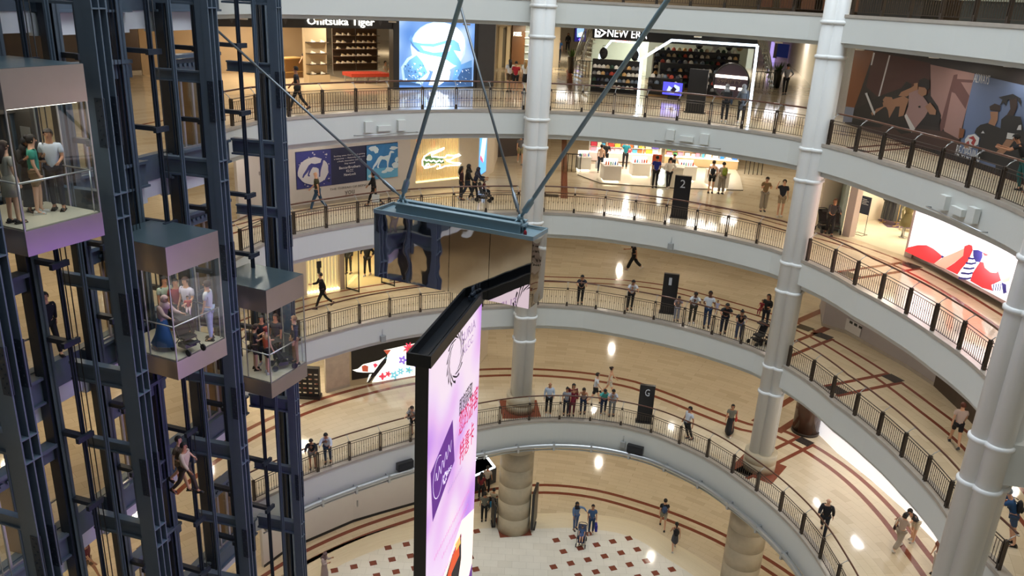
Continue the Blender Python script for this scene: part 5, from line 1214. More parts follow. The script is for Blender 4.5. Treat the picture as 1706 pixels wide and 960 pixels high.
    mb = MB(); mb.lathe(P, [(.14, 1.15), (.19, 1.35), (.22, 1.5), (.12, 1.56), (.05, 1.6), (.05, 1.66)], 14); mb.tube([P+Vector((.2, 0, 1.5)), P+Vector((.27, 0, 1.2)), P+Vector((.25, -.05, .95))], .05, 8); mb.tube([P+Vector((-.2, 0, 1.5)), P+Vector((-.27, 0, 1.2)), P+Vector((-.25, -.05, .95))], .05, 8); mb.build('top', H('77704f', .8), r)
    mb = MB(); mb.lathe(P, [(.2, 0), (.2, .02), (.02, .03), (.02, .56)], 12); mb.tube([P+Vector((-.08, 0, .6)), P+Vector((-.09, 0, .05))], .04, 6); mb.build('stand', SILVER, r)
    P = at('2', 1512, 384); mb = MB(); mb.box((P.x, P.y-.2, P.z+.45), (.9, .5, .05)); [mb.box((P.x+a, P.y-.2+b, P.z+.22), (.04, .04, .44)) for a in (-.4, .4) for b in (-.2, .2)]; mb.build('low_table', H('e6dccb', .4), label='low pale table beside the mannequin', cat='table')
clothes_shop()
def lightbox_red():
    r = None; seg = [(1516, 428), (1580, 457), (1640, 488), (1704, 530)]
    A, B = at('2', 1519, 429), at('2', 1712, 535); F = Frame(A, B, Z2); L = F.L; 
    r = empty('light_box', F.p(L/2, 0), label='huge glowing white light box with a figure in red and striped sleeves', cat='light box')
    W = H('f4eaee', .5, 0, 1.0); rd = mat('red_print', hexc('e63238'), .5, 0, 1.0); nv = mat('navy_print', hexc('2c2a6e'), .5, 0, .8); sk = mat('skin_print', hexc('dca893'), .5, 0, .8); w2 = mat('white_stripe_print', hexc('ffffff'), .5, 0, 1.3)
    mb = MB(); F.box(mb, 0, L+1.5, .3, HS, .10, .35); mb.build('casing', H('c4b0b0', .4), r)
    sx = lambda x: 1380+x/5.052; sy = lambda y: 290+y/5.052; q = lambda pts: ['px']+[(sx(x), sy(y)) for x, y in pts]
    Ls = [(0, [(.15, .42), (L+1.3, .42), (L+1.3, HS-.03), (.15, HS-.03)]),
          (1, q([(715, 650), (740, 620), (830, 600), (900, 600), (960, 630), (1010, 670), (1040, 700), (1000, 730), (965, 755), (900, 735), (800, 690)])),
          (2, q([(1030, 685), (1060, 700), (1040, 712), (1025, 705)])),
          (3, q([(965, 755), (1050, 700), (1150, 660), (1225, 625), (1215, 690), (1150, 740), (1065, 800), (1000, 775)])),
          (1, q([(1225, 610), (1265, 595), (1292, 605), (1300, 660), (1255, 745), (1200, 820), (1170, 850), (1065, 800), (1140, 750), (1215, 690)])),
          (4, q([(1300, 640), (1380, 640), (1360, 740), (1300, 830), (1275, 900), (1165, 850), (1200, 800), (1255, 740)])),
          (2, q([(1300, 640), (1345, 640), (1385, 660), (1380, 700), (1360, 745), (1320, 740), (1300, 690)])),
          (1, q([(1360, 740), (1390, 745), (1410, 790), (1450, 830), (1490, 835), (1515, 820), (1530, 870), (1540, 900), (1480, 940), (1470, 985), (1380, 960), (1275, 900), (1300, 830)])),
          (3, q([(1380, 665), (1420, 670), (1470, 700), (1540, 760), (1530, 800), (1500, 835), (1450, 830), (1400, 790), (1385, 720)])),
          (1, q([(1380, 660), (1430, 680), (1420, 690), (1400, 690)])),
          (3, q([(1540, 770), (1600, 800), (1630, 830), (1610, 900), (1560, 915), (1525, 850)])),
          (4, q([(1460, 935), (1540, 900), (1580, 930), (1590, 990), (1560, 1010), (1470, 985)])), (2, q([(1545, 912), (1585, 930), (1590, 1000), (1560, 1010)]))]
    for k in range(5): y = 700+k*42; Ls.append((2, q([(1262-k*20, y), (1300-k*12, y+8), (1345-k*14, y), (1343-k*14, y+15), (1300-k*12, y+24), (1256-k*20, y+16)])))
    for k in range(4): x = 1480+k*20; Ls.append((2, q([(x, 925), (x+8, 922), (x-2, 985), (x-10, 985)])))
    art(F, 'picture', Ls, [W, rd, nv, sk, w2], r, d0=.37, step=.006)
    for k in range(2): area('light_box_glow', F.p(L*(.25+.5*k), 1.9, .7), 2, 55, (1, .86, .86), (PI/2, 0, F.rz))
lightbox_red()
# ------------------------------------------------------------------ sports mural, third floor right
def sports_mural():
    F = Frame(at('3', 1412, 207), Vector((19.3*K, 28*K, 0)), Z3); L = F.L
    sx = lambda x: 1390+x/4.573; sy = lambda y: 90+y/4.573; q = lambda pts: ['px']+[(sx(x), sy(y)) for x, y in pts]
    c = {k: H(v, .55) for k, v in dict(dark='1f1a1c', maroon='3c1a18', orange='6b4022', blk='0e0e12', pink='8b6e6c', pinks='5a3c3c', sky='56688c', skin='8e6a54', shirt='8c7274', tee='16171b', white='b8bcc2', red='8c2a30', brown='3a2723', skin2='2a1c18', grey='6c7488').items()}
    keys = list(c); I = {k: i for i, k in enumerate(keys)}
    Ls = [(I['dark'], [(-.2, 0), (L, 0), (L, HS), (-.2, HS)]),
          (I['orange'], q([(165, -40), (310, -20), (215, 260), (160, 410), (92, 400)])), (I['grey'], q([(92, 400), (160, 410), (140, 520), (70, 520)])),
          (I['maroon'], q([(310, -20), (740, 70), (735, 300), (560, 330), (340, 330), (250, 250)])), (I['white'], q([(305, -10), (318, -8), (295, 85), (285, 85)])), (I['white'], q([(425, 10), (436, 12), (352, 330), (342, 328)])),
          (I['pink'], q([(742, 80), (1080, 150), (1040, 330), (960, 650), (850, 600), (800, 400), (745, 320)])), (I['pinks'], q([(920, 160), (950, 155), (945, 190), (1075, 200), (1060, 220), (975, 215), (1040, 320), (1010, 420), (930, 300), (905, 290), (850, 560), (820, 600), (815, 540)])),
          (I['brown'], q([(560, 560), (850, 590), (960, 650), (940, 760), (560, 700), (130, 560), (200, 520)])), (I['blk'], q([(160, 430), (330, 330), (520, 260), (560, 210), (600, 230), (560, 420), (360, 560), (140, 540)])), (I['blk'], q([(700, 420), (800, 410), (825, 470), (805, 560), (660, 540), (640, 500)])),
          (I['sky'], q([(1082, 152), (1460, 240), (1460, 620), (1300, 900), (960, 760), (1000, 520), (1040, 330)])),
          # reclining player
          (I['skin'], q([(640, 225), (600, 255), (520, 290), (500, 320), (560, 325), (640, 280)])), (I['shirt'], q([(580, 300), (650, 270), (720, 370), (740, 410), (700, 480), (600, 600), (545, 480), (575, 400)])),
          (I['white'], q([(545, 470), (560, 455), (628, 570), (600, 600)])), (I['blk'], q([(410, 460), (500, 400), (540, 470), (600, 600), (520, 610), (440, 540)])),
          (I['skin'], q([(380, 370), (540, 320), (580, 345), (560, 400), (540, 470), (500, 480), (510, 400), (390, 405), (300, 470), (290, 450)])), (I['skin'], q([(400, 325), (450, 330), (480, 400), (430, 490), (420, 430), (380, 350)])),
          (I['white'], q([(245, 300), (262, 295), (325, 440), (318, 470), (300, 440)])), (I['blk'], q([(262, 300), (300, 345), (380, 370), (385, 400), (330, 420), (318, 440)])),
          (I['skin'], q([(655, 250), (720, 260), (715, 310), (680, 325), (650, 300)])), (I['blk'], q([(660, 200), (700, 182), (738, 200), (742, 260), (720, 280), (700, 250), (655, 245)])), (I['skin'], q([(745, 370), (790, 430), (785, 465), (740, 460), (705, 400)])), (I['skin'], q([(620, 225), (650, 220), (650, 270), (625, 280)])), (I['blk'], q([(652, 398), (670, 395), (672, 410), (656, 410)])),
          # two players in black
          (I['tee'], q([(1130, 540), (1190, 525), (1240, 550), (1290, 570), (1280, 850), (1100, 800), (1130, 640), (1085, 600), (1100, 565)])), (I['skin'], q([(1205, 440), (1265, 440), (1262, 500), (1240, 550), (1190, 530), (1210, 490)])), (I['skin2'], q([(1200, 400), (1240, 378), (1285, 395), (1280, 440), (1205, 430)])),
          (I['white'], q([(1150, 585), (1163, 605), (1135, 605)])),
          (I['tee'], q([(1290, 500), (1330, 465), (1440, 480), (1470, 620), (1470, 960), (1240, 900), (1280, 640)])), (I['skin2'], q([(1350, 320), (1410, 325), (1415, 400), (1385, 470), (1330, 470), (1360, 420)])), (I['tee'], q([(1270, 330), (1380, 305), (1440, 340), (1445, 400), (1410, 340), (1340, 350), (1330, 400), (1310, 370), (1280, 395), (1300, 350)])),
          (I['skin'], q([(1330, 650), (1390, 660), (1330, 740), (1290, 780), (1255, 745), (1290, 710)])), (I['white'], q([(1340, 600), (1400, 610), (1395, 655), (1330, 645)])), (I['white'], q([(1425, 545), (1445, 540), (1445, 580), (1410, 580)])),
          (I['white'], q([(1040, 620), (1090, 610), (1125, 640), (1115, 690), (1060, 720), (1015, 700), (1015, 650)])), (I['red'], q([(1040, 640), (1080, 625), (1100, 660), (1080, 700), (1060, 680), (1075, 655)])), (I['red'], q([(1020, 680), (1045, 660), (1050, 700), (1040, 712)])), (I['skin'], q([(1000, 690), (1030, 700), (1050, 720), (1020, 720)])),
          (I['orange'], q([(975, 565), (1015, 575), (1000, 640), (965, 640)]))]
    r = art(F, 'wall_mural', Ls, [c[k] for k in keys], None, d0=.04, step=.006, thick=.06, label='dark sports mural of a reclining player and two players in black', cat='mural')
    mb = MB(); u0, v1 = F.px(sx(972), sy(715)); u1, v0 = F.px(sx(1152), sy(790)); v0 = min(v0, v1-.25); text(mb, F, 'RE-OPENING', u0, u1, v0, v0+.36, .20, .004)
    u0, v1 = F.px(sx(1110), sy(170)); u1, _ = F.px(sx(1225), sy(200)); text(mb, F, 'ALWAYS', u0, u1, v1-.2, v1+.1, .20, .004); mb.build('lettering', c['white'], r)
    for k in range(1): area('mural_light', F.p(L*.6, 3.0, 2.5), 1, 30, (.9, .95, 1))
sports_mural()
wall('right', '3', [(19.4*K, 28.5*K), (19.6*K, 22*K), (19*K, 10*K)], H('2a2a2e', .5), px_=False)
# ------------------------------------------------------------------ first floor left shop, hoarding details
Z1 = LZ['1']-KERB
def first_left():
    F = Frame(at('1', 512, 491), at('1', 690, 463), Z1); L = F.L
    r = empty('store_facade', F.p(0, 0), label='warm lit shop front with vertical louvres and a framed glass door on the first floor', cat='shop front')
    uA = F.px(567, 478)[0]; uB = F.px(577, 480)[0]; uC = F.px(622, 474)[0]
    mb = MB(); n = 16
    for i in range(n): u = -1+(uA+1)*(i+.5)/n; F.box(mb, u-.06, u+.06, .1, HS, -.22, -.16)
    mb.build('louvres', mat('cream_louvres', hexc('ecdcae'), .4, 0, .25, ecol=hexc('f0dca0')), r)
    mb = MB()
    for i in range(n): u = -1+(uA+1)*(i+.5)/n; F.box(mb, u-.05, u+.05, .02, .1, -.15, .0)
    mb.build('floor_lights', H('fff2c8', .5, 0, 3), r)
    for (u, nm) in ((uB, 'a'), (F.px(636, 474)[0], 'b')):
        mb = MB(); e = F.x*.35+F.n*.75
        for w_ in (0, 1): p = F.p(u, 0, 0)+e*w_; mb.box((p.x, p.y, Z1+1.35), (.05, .05, 2.7))
        mb.beam(F.p(u, .05, 0), F.p(u, .05, 0)+e, .05, .06); mb.beam(F.p(u, 2.68, 0), F.p(u, 2.68, 0)+e, .05, .06); mb.build('door_frame', BLACK, r)
        mb = MB(); mb.obox(F.p(u, .1, 0), e, F.n*.01, (0, 0, 2.5)); mb.build('door_glass', GLASS, r)
    for u0, u1 in ((uA, uA+.25), (uC+.9, L+1)): mb = MB(); F.box(mb, u0, u1, 0, HS, -.3, 0); mb.build('pillar', H('b8a890', .4), r)
    mb = MB(); F.box(mb, -3, L+1, 0, HS, -5.1, -5); mb.build('wall_shop', H('e6d29a', .5), kind='structure')
    mb = MB(); q = [F.p(-3, 0, 0), F.p(L, 0, 0), F.p(L, 0, -5), F.p(-3, 0, -5)]; mb.face([(p.x, p.y, Z1+.006) for p in q]); mb.build('trim_shop_floor', H('dcc794', .25, noise=.05), kind='structure')
    area('shop_light', F.p(L*.4, HS-.1, -2.2), 1.4, 170, (1, .86, .58)); area('shop_light', F.p(0, HS-.1, -1.5), 1.2, 90, (1, .86, .58))
    mb = MB(); F.pbox(mb, 529, 437, 537, 447, -.14, -.1); F.pbox(mb, 530, 447, 535, 456, -.14, -.1); mb.build('dark_notice', BLACK, r)
first_left()
def hoarding_poster():
    F = Frame(at('1', 1409, 556), at('1', 1459, 584), Z1)
    mb = MB(); F.pbox(mb, 1412, 530, 1433, 562, .01, .04); rr_ = mb.build('hoarding_poster', H('c9c6c4', .5), label='black and white woven pattern poster on the mauve-grey hoarding', cat='poster'); mb = MB()
    for k in range(7):
        for s in range(3): u = F.px(1412, 545)[0]+.1+s*.3+(.12 if k % 2 else 0); F.box(mb, u, u+.2, .6+k*.3, .72+k*.3, .04, .045)
    mb.build('woven_pattern', H('2a2828', .5), rr_, kind='stuff')
hoarding_poster()
# ------------------------------------------------------------------ ground floor left: floral light box, glasses stand, right: dark drum column
ZG = LZ['G']-KERB
def floral():
    F = Frame(at('G', 583, 644), at('G', 712, 622), ZG); L = F.L
    r = empty('light_box', F.p(L/2, 0), label='light box with a black field and bright flowers on white, left of the tall screen', cat='light box')
    mb = MB(); F.box(mb, 0, L, 0, HS, -.3, 0); mb.build('casing', H('b9aa88', .4), r)
    sx = lambda x: 570+x/9.6; sy = lambda y: 560+y/9.6; q = lambda pts: ['px']+[(sx(x), sy(y)) for x, y in pts]
    m = [H('1a1716', .3), mat('lit_white', hexc('f4f8ee'), .5, 0, 1.05), mat('lit_red', hexc('d8405a'), .5, 0, .95), mat('lit_violet', hexc('8a6ad0'), .5, 0, .95), mat('lit_green', hexc('7aa860'), .5, 0, .9), mat('lit_teal', hexc('78c0d0'), .5, 0, .95), mat('lit_rust', hexc('b05038'), .5, 0, .8), mat('lit_ink', hexc('26242c'), .5, 0, .1)]
    Ls = [(0, [(.1, .35), (L, .35), (L, HS-.02), (.1, HS-.02)]), (1, q([(660, 225), (1400, 60), (1400, 640), (470, 740), (530, 640), (700, 420), (720, 300)])), (6, q([(660, 225), (780, 215), (720, 300)])),
          (1, q([(160, 540), (250, 520), (330, 450), (450, 420), (600, 380), (700, 320), (600, 440), (500, 580), (330, 580), (230, 570)])), (6, q([(310, 480), (360, 460), (415, 480), (410, 570), (320, 560)])), (2, q([(490, 450), (530, 430), (570, 460), (520, 510)])),
          (7, q([(690, 330), (712, 340), (560, 590), (430, 740), (400, 745), (530, 580)])), (1, q([(430, 610), (470, 600), (410, 720), (390, 735)]))]
    def flower(x, y, r_, n, mi, mc):
        Ls.append((mi, q([(x+r_*(.75+.25*math.cos(n*t))*math.cos(t), y+r_*(.75+.25*math.cos(n*t))*math.sin(t)) for t in [2*PI*k/36 for k in range(36)]]))); Ls.append((mc, q([(x+r_*.2*math.cos(2*PI*k/9), y+r_*.2*math.sin(2*PI*k/9)) for k in range(9)])))
    flower(1070, 195, 105, 9, 2, 6); flower(965, 380, 75, 5, 3, 1); flower(1150, 430, 70, 5, 3, 1); flower(830, 620, 70, 5, 5, 1); flower(930, 560, 60, 6, 5, 1); flower(1060, 540, 60, 5, 5, 4); flower(640, 640, 60, 4, 2, 6); flower(730, 600, 50, 5, 2, 6); flower(1230, 560, 60, 5, 4, 1)
    for k in range(14): x = R_.uniform(600, 1250); y = R_.uniform(250, 680); Ls.append((R_.choice((4, 4, 5, 3)), q([(x, y), (x+40, y-18), (x+70, y-40), (x+45, y-10)])))
    art(F, 'picture', Ls, m, r, d0=.03, step=.004)
    F2 = Frame(at('G', 470, 676), at('G', 544, 656), ZG)
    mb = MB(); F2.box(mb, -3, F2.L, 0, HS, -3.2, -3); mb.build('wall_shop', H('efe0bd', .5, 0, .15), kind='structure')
    area('shop_light', F2.p(F2.L*.6, HS-.1, -1.2), 1.2, 120, (1, .88, .66))
    P = at('G', 515, 662); r = empty('glasses_stand', P, label='black and silver display stand with small shiny items beside the marble pier', cat='display stand')
    mb = MB(); mb.box((P.x, P.y, P.z+.9), (1.1, .3, 1.5)); mb.box((P.x, P.y, P.z+.08), (1.2, .5, .16)); mb.build('body', BLACK, r)
    mb = MB(); [mb.box((P.x-.42+.28*a, P.y-.17, P.z+.35+.25*b), (.16, .04, .07)) for a in range(4) for b in range(5)]; mb.build('shiny_items', CHROME, r)
    P = at('G', 1341, 719); r = empty('drum_column', P, label='short dark polished wooden drum column on the right of the ground floor', cat='column')
    mb = MB(); mb.lathe(P, [(.62, 0), (.62, HS-.05)], 30); mb.build('drum', mat('polished_brown_veneer', hexc('4a342a'), .18, noise=.3, nscale=2.5), r); mb = MB(); mb.lathe(P, [(.65, 0), (.65, .12), (.62, .13)], 30); mb.build('plinth', BRONZE, r)
    for q_ in ((1420, 740), (1490, 800)): 
        P = at('G', *q_); area('white_shop_light', P+Vector((-.9, -.2, 3.2)), .8, 160, (1, .98, .98))
floral()
# ------------------------------------------------------------------ concourse details
def concourse_stuff():
    F = Frame(at('C', 636, 856), at('C', 700, 838), 0)
    mb = MB(); text(mb, F, 'OPENING SOON', .3, 2.0, 2.5, 2.75, .02, .004); text(mb, F, 'LEVEL C', .6, 1.6, 2.0, 2.2, .02, .004); mb.build('wall_lettering', H('b8b2ac', .5), label='faint grey lettering on the white concourse hoarding', cat='lettering')
    F = Frame(at('C', 589, 870), at('C', 636, 856), 0); mb = MB(); F.box(mb, .2, .26, .9, 1.25, .0, .05); mb.build('door_handle', SILVER, label='small metal handle on the white concourse hoarding', cat='handle')
    # triangular glowing table
    P = [at('C', *q) for q in ((770, 830), (800, 770), (826, 805))]; z = 1.0; r = empty('display_table', at('C', 800, 805), label='dark triangular display table with glowing white edges behind the tall screen', cat='display table')
    mb = MB(); t = [(p.x, p.y, z) for p in P]; mb.face(t); mb.face(t[::-1]); [mb.face([(P[i].x, P[i].y, 0.05), (P[(i+1) % 3].x, P[(i+1) % 3].y, .05), t[(i+1) % 3], t[i]]) for i in range(3)]; mb.build('body', H('2c3038', .3), r)
    mb = MB(); c = sum(P, Vector())/3; s_ = [Vector((p.x, p.y, z+.03)).lerp(Vector((c.x, c.y, z+.03)), .12) for p in P]; [mb.beam(s_[i], s_[(i+1) % 3], .12, .04) for i in range(3)]; mb.build('light_edge', H('eef6ff', .5, 0, 3), r)
    # dark boards leaning at the stone column
    F = Frame(Vector((P1.x+.88, P1.y-.55, 0)), Vector((P1.x+1.1, P1.y+.6, 0)), 0, flip=False); mb = MB(); F.box(mb, 0, F.L, .25, 2.4, 0, .14); F.box(mb, F.L*.3, F.L*.7, 0, .25, -.05, .19); mb.build('display_screen', BLACK, label='tall thin black screen seen edge-on, right of the stone column', cat='screen')
    F = Frame(Vector((P1.x-1.1, P1.y+.4, 0)), Vector((P1.x-.92, P1.y-.4, 0)), 0); mb = MB(); F.box(mb, 0, F.L, .25, 1.5, 0, .1); F.box(mb, F.L*.3, F.L*.7, 0, .25, -.05, .15); mb.build('notice_board', BLACK, label='low black board against the left side of the stone column', cat='board')
    for P, a in ((P1, .2), (P2, .5)):
        mb = MB(); s_ = 1.08; mb.face([(P.x+s_*math.cos(a+PI/4+k*PI/2)*1.1, P.y+s_*math.sin(a+PI/4+k*PI/2)*1.1, .006) for k in range(4)]); mb.build('trim_base', RED, kind='structure')
concourse_stuff()
for P, a in ((P1, .9), (P2, .15)):
    mb = MB(); mb.face([(P.x+1.35*math.cos(a+k*PI/2), P.y+1.35*math.sin(a+k*PI/2), LZ['G']-KERB+.006) for k in range(4)]); mb.build('trim_base', RED, kind='structure')
# fixtures on the third floor fascia and small ones below
def fascia_fixture(level, x, y, lab, kind):
    st = stations(level, -70, 118, .4)
    best = min(st, key=lambda s: abs((lambda d: 853+FPX*d.dot(CR)/d.dot(CF))(Vector((s[0], s[1], LZ[level]-.7-CZ)))-x)+(0 if s[1] > 10 else 999))
    X, Y, nx, ny = best; F = Frame((X, Y), (X+ny, Y-nx), LZ[level]-1.05) ; 
    if F.n.x*nx+F.n.y*ny > 0: F = Frame((X, Y), (X-ny, Y+nx), LZ[level]-1.05)
    r = empty('speaker_bracket', F.p(0, 0), label=lab, cat='fixture')
    if kind == 3:
        for u in (-.95, .55): mb = MB(); F.box(mb, u, u+.36, .22, .66, -.02, .16); mb.build('speaker_box', WHITE, r)
        mb = MB(); F.box(mb, -.35, .25, .24, .46, -.02, .12); mb.build('sensor_box', WHITE, r)
        mb = MB(); mb.tube([F.p(-1.4, .12, 0), F.p(-1.4, .14, .22), F.p(1.45, .14, .22), F.p(1.45, .12, 0)], .022, 6); mb.build('rail', SILVER, r)
    else:
        mb = MB(); F.box(mb, -.12, .12, .0, .28, -.02, .12); mb.build('box', H('9a9c9a', .5), r); mb = MB(); mb.tube([F.p(0, .28, .02), F.p(0, .6, .02)], .012, 6); mb.build('conduit', SILVER, r)
fascia_fixture('3', 640, 215, 'white speaker boxes on the third floor fascia, left of the middle column', 3)
fascia_fixture('3', 1146, 225, 'white speaker boxes on the third floor fascia, right of the middle column', 3)
fascia_fixture('3', 1600, 360, 'white speaker boxes on the third floor fascia, above the red light box', 3)
fascia_fixture('2', 1118, 400, 'small grey box on the second floor fascia, under the numeral 2 board', 1)
fascia_fixture('1', 638, 566, 'small grey box on the first floor fascia, above the floral light box', 1)
fascia_fixture('G', 1040, 745, 'small grey box with a thin conduit beside the right black speaker', 1)
# fourth floor shop behind the right railing
def fourth():
    z = LZ['4']-KERB
    for i, (x, y, w_, d_, c) in enumerate(((14.6, 34, 3.2, 1.2, '24282c'), (16.3, 29.5, 2.6, 1.4, '30383a'), (17.0, 25, 2.8, 1.4, '222629'))):
        r = empty('shop_table', (x, y, z), -1.1, label=('dark shop table at the left behind the top railing', 'dark shop table in the middle behind the top railing', 'dark shop table at the right behind the top railing')[i], cat='table')
        mb = MB(); mb.box((0, 0, .8), (w_, d_, .08)); mb.build('top', H('8c9a98', .4), r, local=True); mb = MB(); mb.box((0, 0, .38), (w_-.2, d_-.2, .76)); mb.build('body', H(c, .6), r, local=True)
        for k in range(5): mb = MB(); mb.box((x+R_.uniform(-.5, .5), y+R_.uniform(-1, 1), z+.93), (.35, .4, .18), R_.random()); mb.build('folded_clothes', H(R_.choice(['8a2a2a', 'c8c4bc', '3a4a6a', '9a7a4a', '2a2a2a']), .8), label='folded pile on a dark table behind the top railing', cat='folded clothes', group='folded piles on the top floor tables')
    area('shop_light', (15, 33, z+3), 1.5, 120, (1, .8, .5)); area('shop_light', (17, 26, z+3), 1.5, 120, (1, .8, .5))
    for i in range(5):
        mb = MB(); mb.box((12.2+.8*i, 44-.8*i, z+1.4), (.7, .1, 2.4), -.8); mb.mi = 1; mb.box((12.2+.8*i, 43.9-.8*i, z+1.5), (.5, .1, 1.4), -.8); mb.build('poster_board', [H('6a4a3a', .5), H(('d8e0e8', '4a5ad0', 'c8b090', '2a2a30', 'd8d8d8')[i], .5, 0, .6)], label='tall poster panel at the back of the top floor, beside the second column', cat='poster panel', group='poster panels on the top floor')
fourth()
# ------------------------------------------------------------------ people
def fk(pose):
    """joint positions for a 1.70 m figure facing +Y; angles in degrees"""
    p = dict(lean=0, L=(0, 0), R=(0, 0), aL=(0, 10, 8), aR=(0, 10, 8), head=0, sit=0); p.update(pose)
    J = {}; r = math.radians
    def sag(a): return Vector((0, math.sin(r(a)), math.cos(r(a))))
    J['pelvis'] = Vector((0, 0, .93)); t = sag(p['lean'])
    J['belly'] = J['pelvis']+t*.14; J['chest'] = J['pelvis']+t*.36; J['neck'] = J['pelvis']+t*.52; hd = sag(p['lean']*.4+p['head'])
    J['jaw'] = J['neck']+hd*.10+Vector((0, .015, 0)); J['head'] = J['neck']+hd*.17+Vector((0, .01, 0)); J['crown'] = J['neck']+hd*.245
    for s, k in ((-1, 'L'), (1, 'R')):
        a1, kn = p[k]; J['hip'+k] = J['pelvis']+Vector((s*.095, 0, -.04)); d1 = Vector((s*.01, math.sin(r(a1)), -math.cos(r(a1)))); J['knee'+k] = J['hip'+k]+d1*.43
        a2 = a1-kn; d2 = Vector((0, math.sin(r(a2)), -math.cos(r(a2)))); J['ankle'+k] = J['knee'+k]+d2*.40
        J['heel'+k] = J['ankle'+k]+Vector((0, -.03, -.055)); ft = r(max(-50, min(10, a2*.8))); J['toe'+k] = J['ankle'+k]+Vector((s*.02, .15*math.cos(ft), -.06+.15*math.sin(ft)))
        sh, el, ab = p['a'+k]; c = J['pelvis']+t*.47; J['sho'+k] = c+Vector((s*.175, 0, 0)); A = r(sh+0*p['lean'])
        u = Vector((s*math.sin(r(ab)), math.sin(A)*math.cos(r(ab)), -math.cos(A)*math.cos(r(ab)))); J['elb'+k] = J['sho'+k]+u*.27
        A2 = r(sh+el); inn = -.35 if el > 45 else .5; v = Vector((s*math.sin(r(ab))*inn, math.sin(A2), -math.cos(A2))).normalized(); J['wri'+k] = J['elb'+k]+v*.24; J['dir'+k] = v
    return J
SK = {}
def skin_mesh(pts, edges, radii, sub=1):
    me = bpy.data.meshes.new('b'); me.from_pydata([tuple(p) for p in pts], edges, []); o = bpy.data.objects.new('b', me); COL.objects.link(o)
    md = o.modifiers.new('s', 'SKIN'); md.use_smooth_shade = True; md.branch_smoothing = .3
    for i, r in enumerate(radii):
        v = me.skin_vertices[0].data[i]; v.radius = (r, r) if not isinstance(r, tuple) else r
    me.skin_vertices[0].data[0].use_root = True
    if sub: o.modifiers.new('u', 'SUBSURF').levels = sub
    dg = bpy.context.evaluated_depsgraph_get(); out = bpy.data.meshes.new_from_object(o.evaluated_get(dg)); bpy.data.objects.remove(o); return out
def add_geo(me, mb):
    """append a collector's shapes (own material slots by index) to a mesh"""
    bm = bmesh.new(); bm.from_mesh(me); vs = [bm.verts.new(v) for v in mb.v]
    for f, m in zip(mb.f, mb.m):
        try: q = bm.faces.new([vs[i] for i in f]); q.material_index = m; q.smooth = True
        except ValueError: pass
    bm.to_mesh(me); bm.free()
def body_mesh(key, pose):
    if ('body', key) in SK: return SK['body', key]
    J = fk(pose); P, E, Rr = [], [], []
    def add(p, r, par=None): P.append(p); Rr.append(r); i = len(P)-1; (E.append((par, i)) if par is not None else None); return i
    pe = add(J['pelvis'], .115); be = add(J['belly'], .105, pe); ch = add(J['chest'], .112, be); ne = add(J['neck'], .055, ch); ja = add(J['jaw'], .066, ne); he = add(J['head'], .082, ja); add(J['crown'], .062, he)
    for s, k in ((-1, 'L'), (1, 'R')):
        sh = add(J['sho'+k], .052, ch); el = add(J['elb'+k], .038, sh); wr = add(J['wri'+k], .026, el); d = J['dir'+k]; pa = add(J['wri'+k]+d*.06, .027, wr)
        side = Vector((s, 0, 0)); side = (side-d*side.dot(d)).normalized(); fw = d.cross(side)*s
        if fw.y < 0 and abs(d.y) < .8: fw = -fw
        for q, (o_, l_) in enumerate(((.024, .055), (.008, .068), (-.008, .064), (-.023, .050))):
            b = J['wri'+k]+d*.095+fw*o_; f1 = add(b, .0095, pa); f2 = add(b+d*l_*.55-side*.006, .0085, f1); add(b+d*l_-side*.02, .0075, f2)
        t1 = add(J['wri'+k]+d*.045+fw*.036, .010, pa); add(J['wri'+k]+d*.085+fw*.05, .008, t1)
        hi = add(J['hip'+k], .09, pe); kn = add(J['knee'+k], .058, hi); an = add(J['ankle'+k], .038, kn); add(J['toe'+k], .03, an)
    me = skin_mesh(P, E, Rr, 1)
    # face: nose, ears, eyes and mouth on the head
    mb = MB(); h = J['head']; f = Vector((0, 1, 0)); hd = (J['crown']-J['neck']).normalized(); f = (f-hd*f.dot(hd)).normalized(); rt = Vector((1, 0, 0))
    mb.ball(h+f*.088-hd*.012, (.013, .02, .02), 6, 4)
    for s in (-1, 1): mb.ball(h+rt*s*.083-hd*.01, (.012, .02, .03), 6, 4)
    mb.mi = 1
    for s in (-1, 1): mb.ball(h+f*.076+rt*s*.03+hd*.018, (.014, .010, .008), 6, 4)
    mb.mi = 2; mb.ball(h+f*.078-hd*.055, (.022, .010, .007), 6, 4)
    add_geo(me, mb); SK['body', key] = (me, J); return SK['body', key]
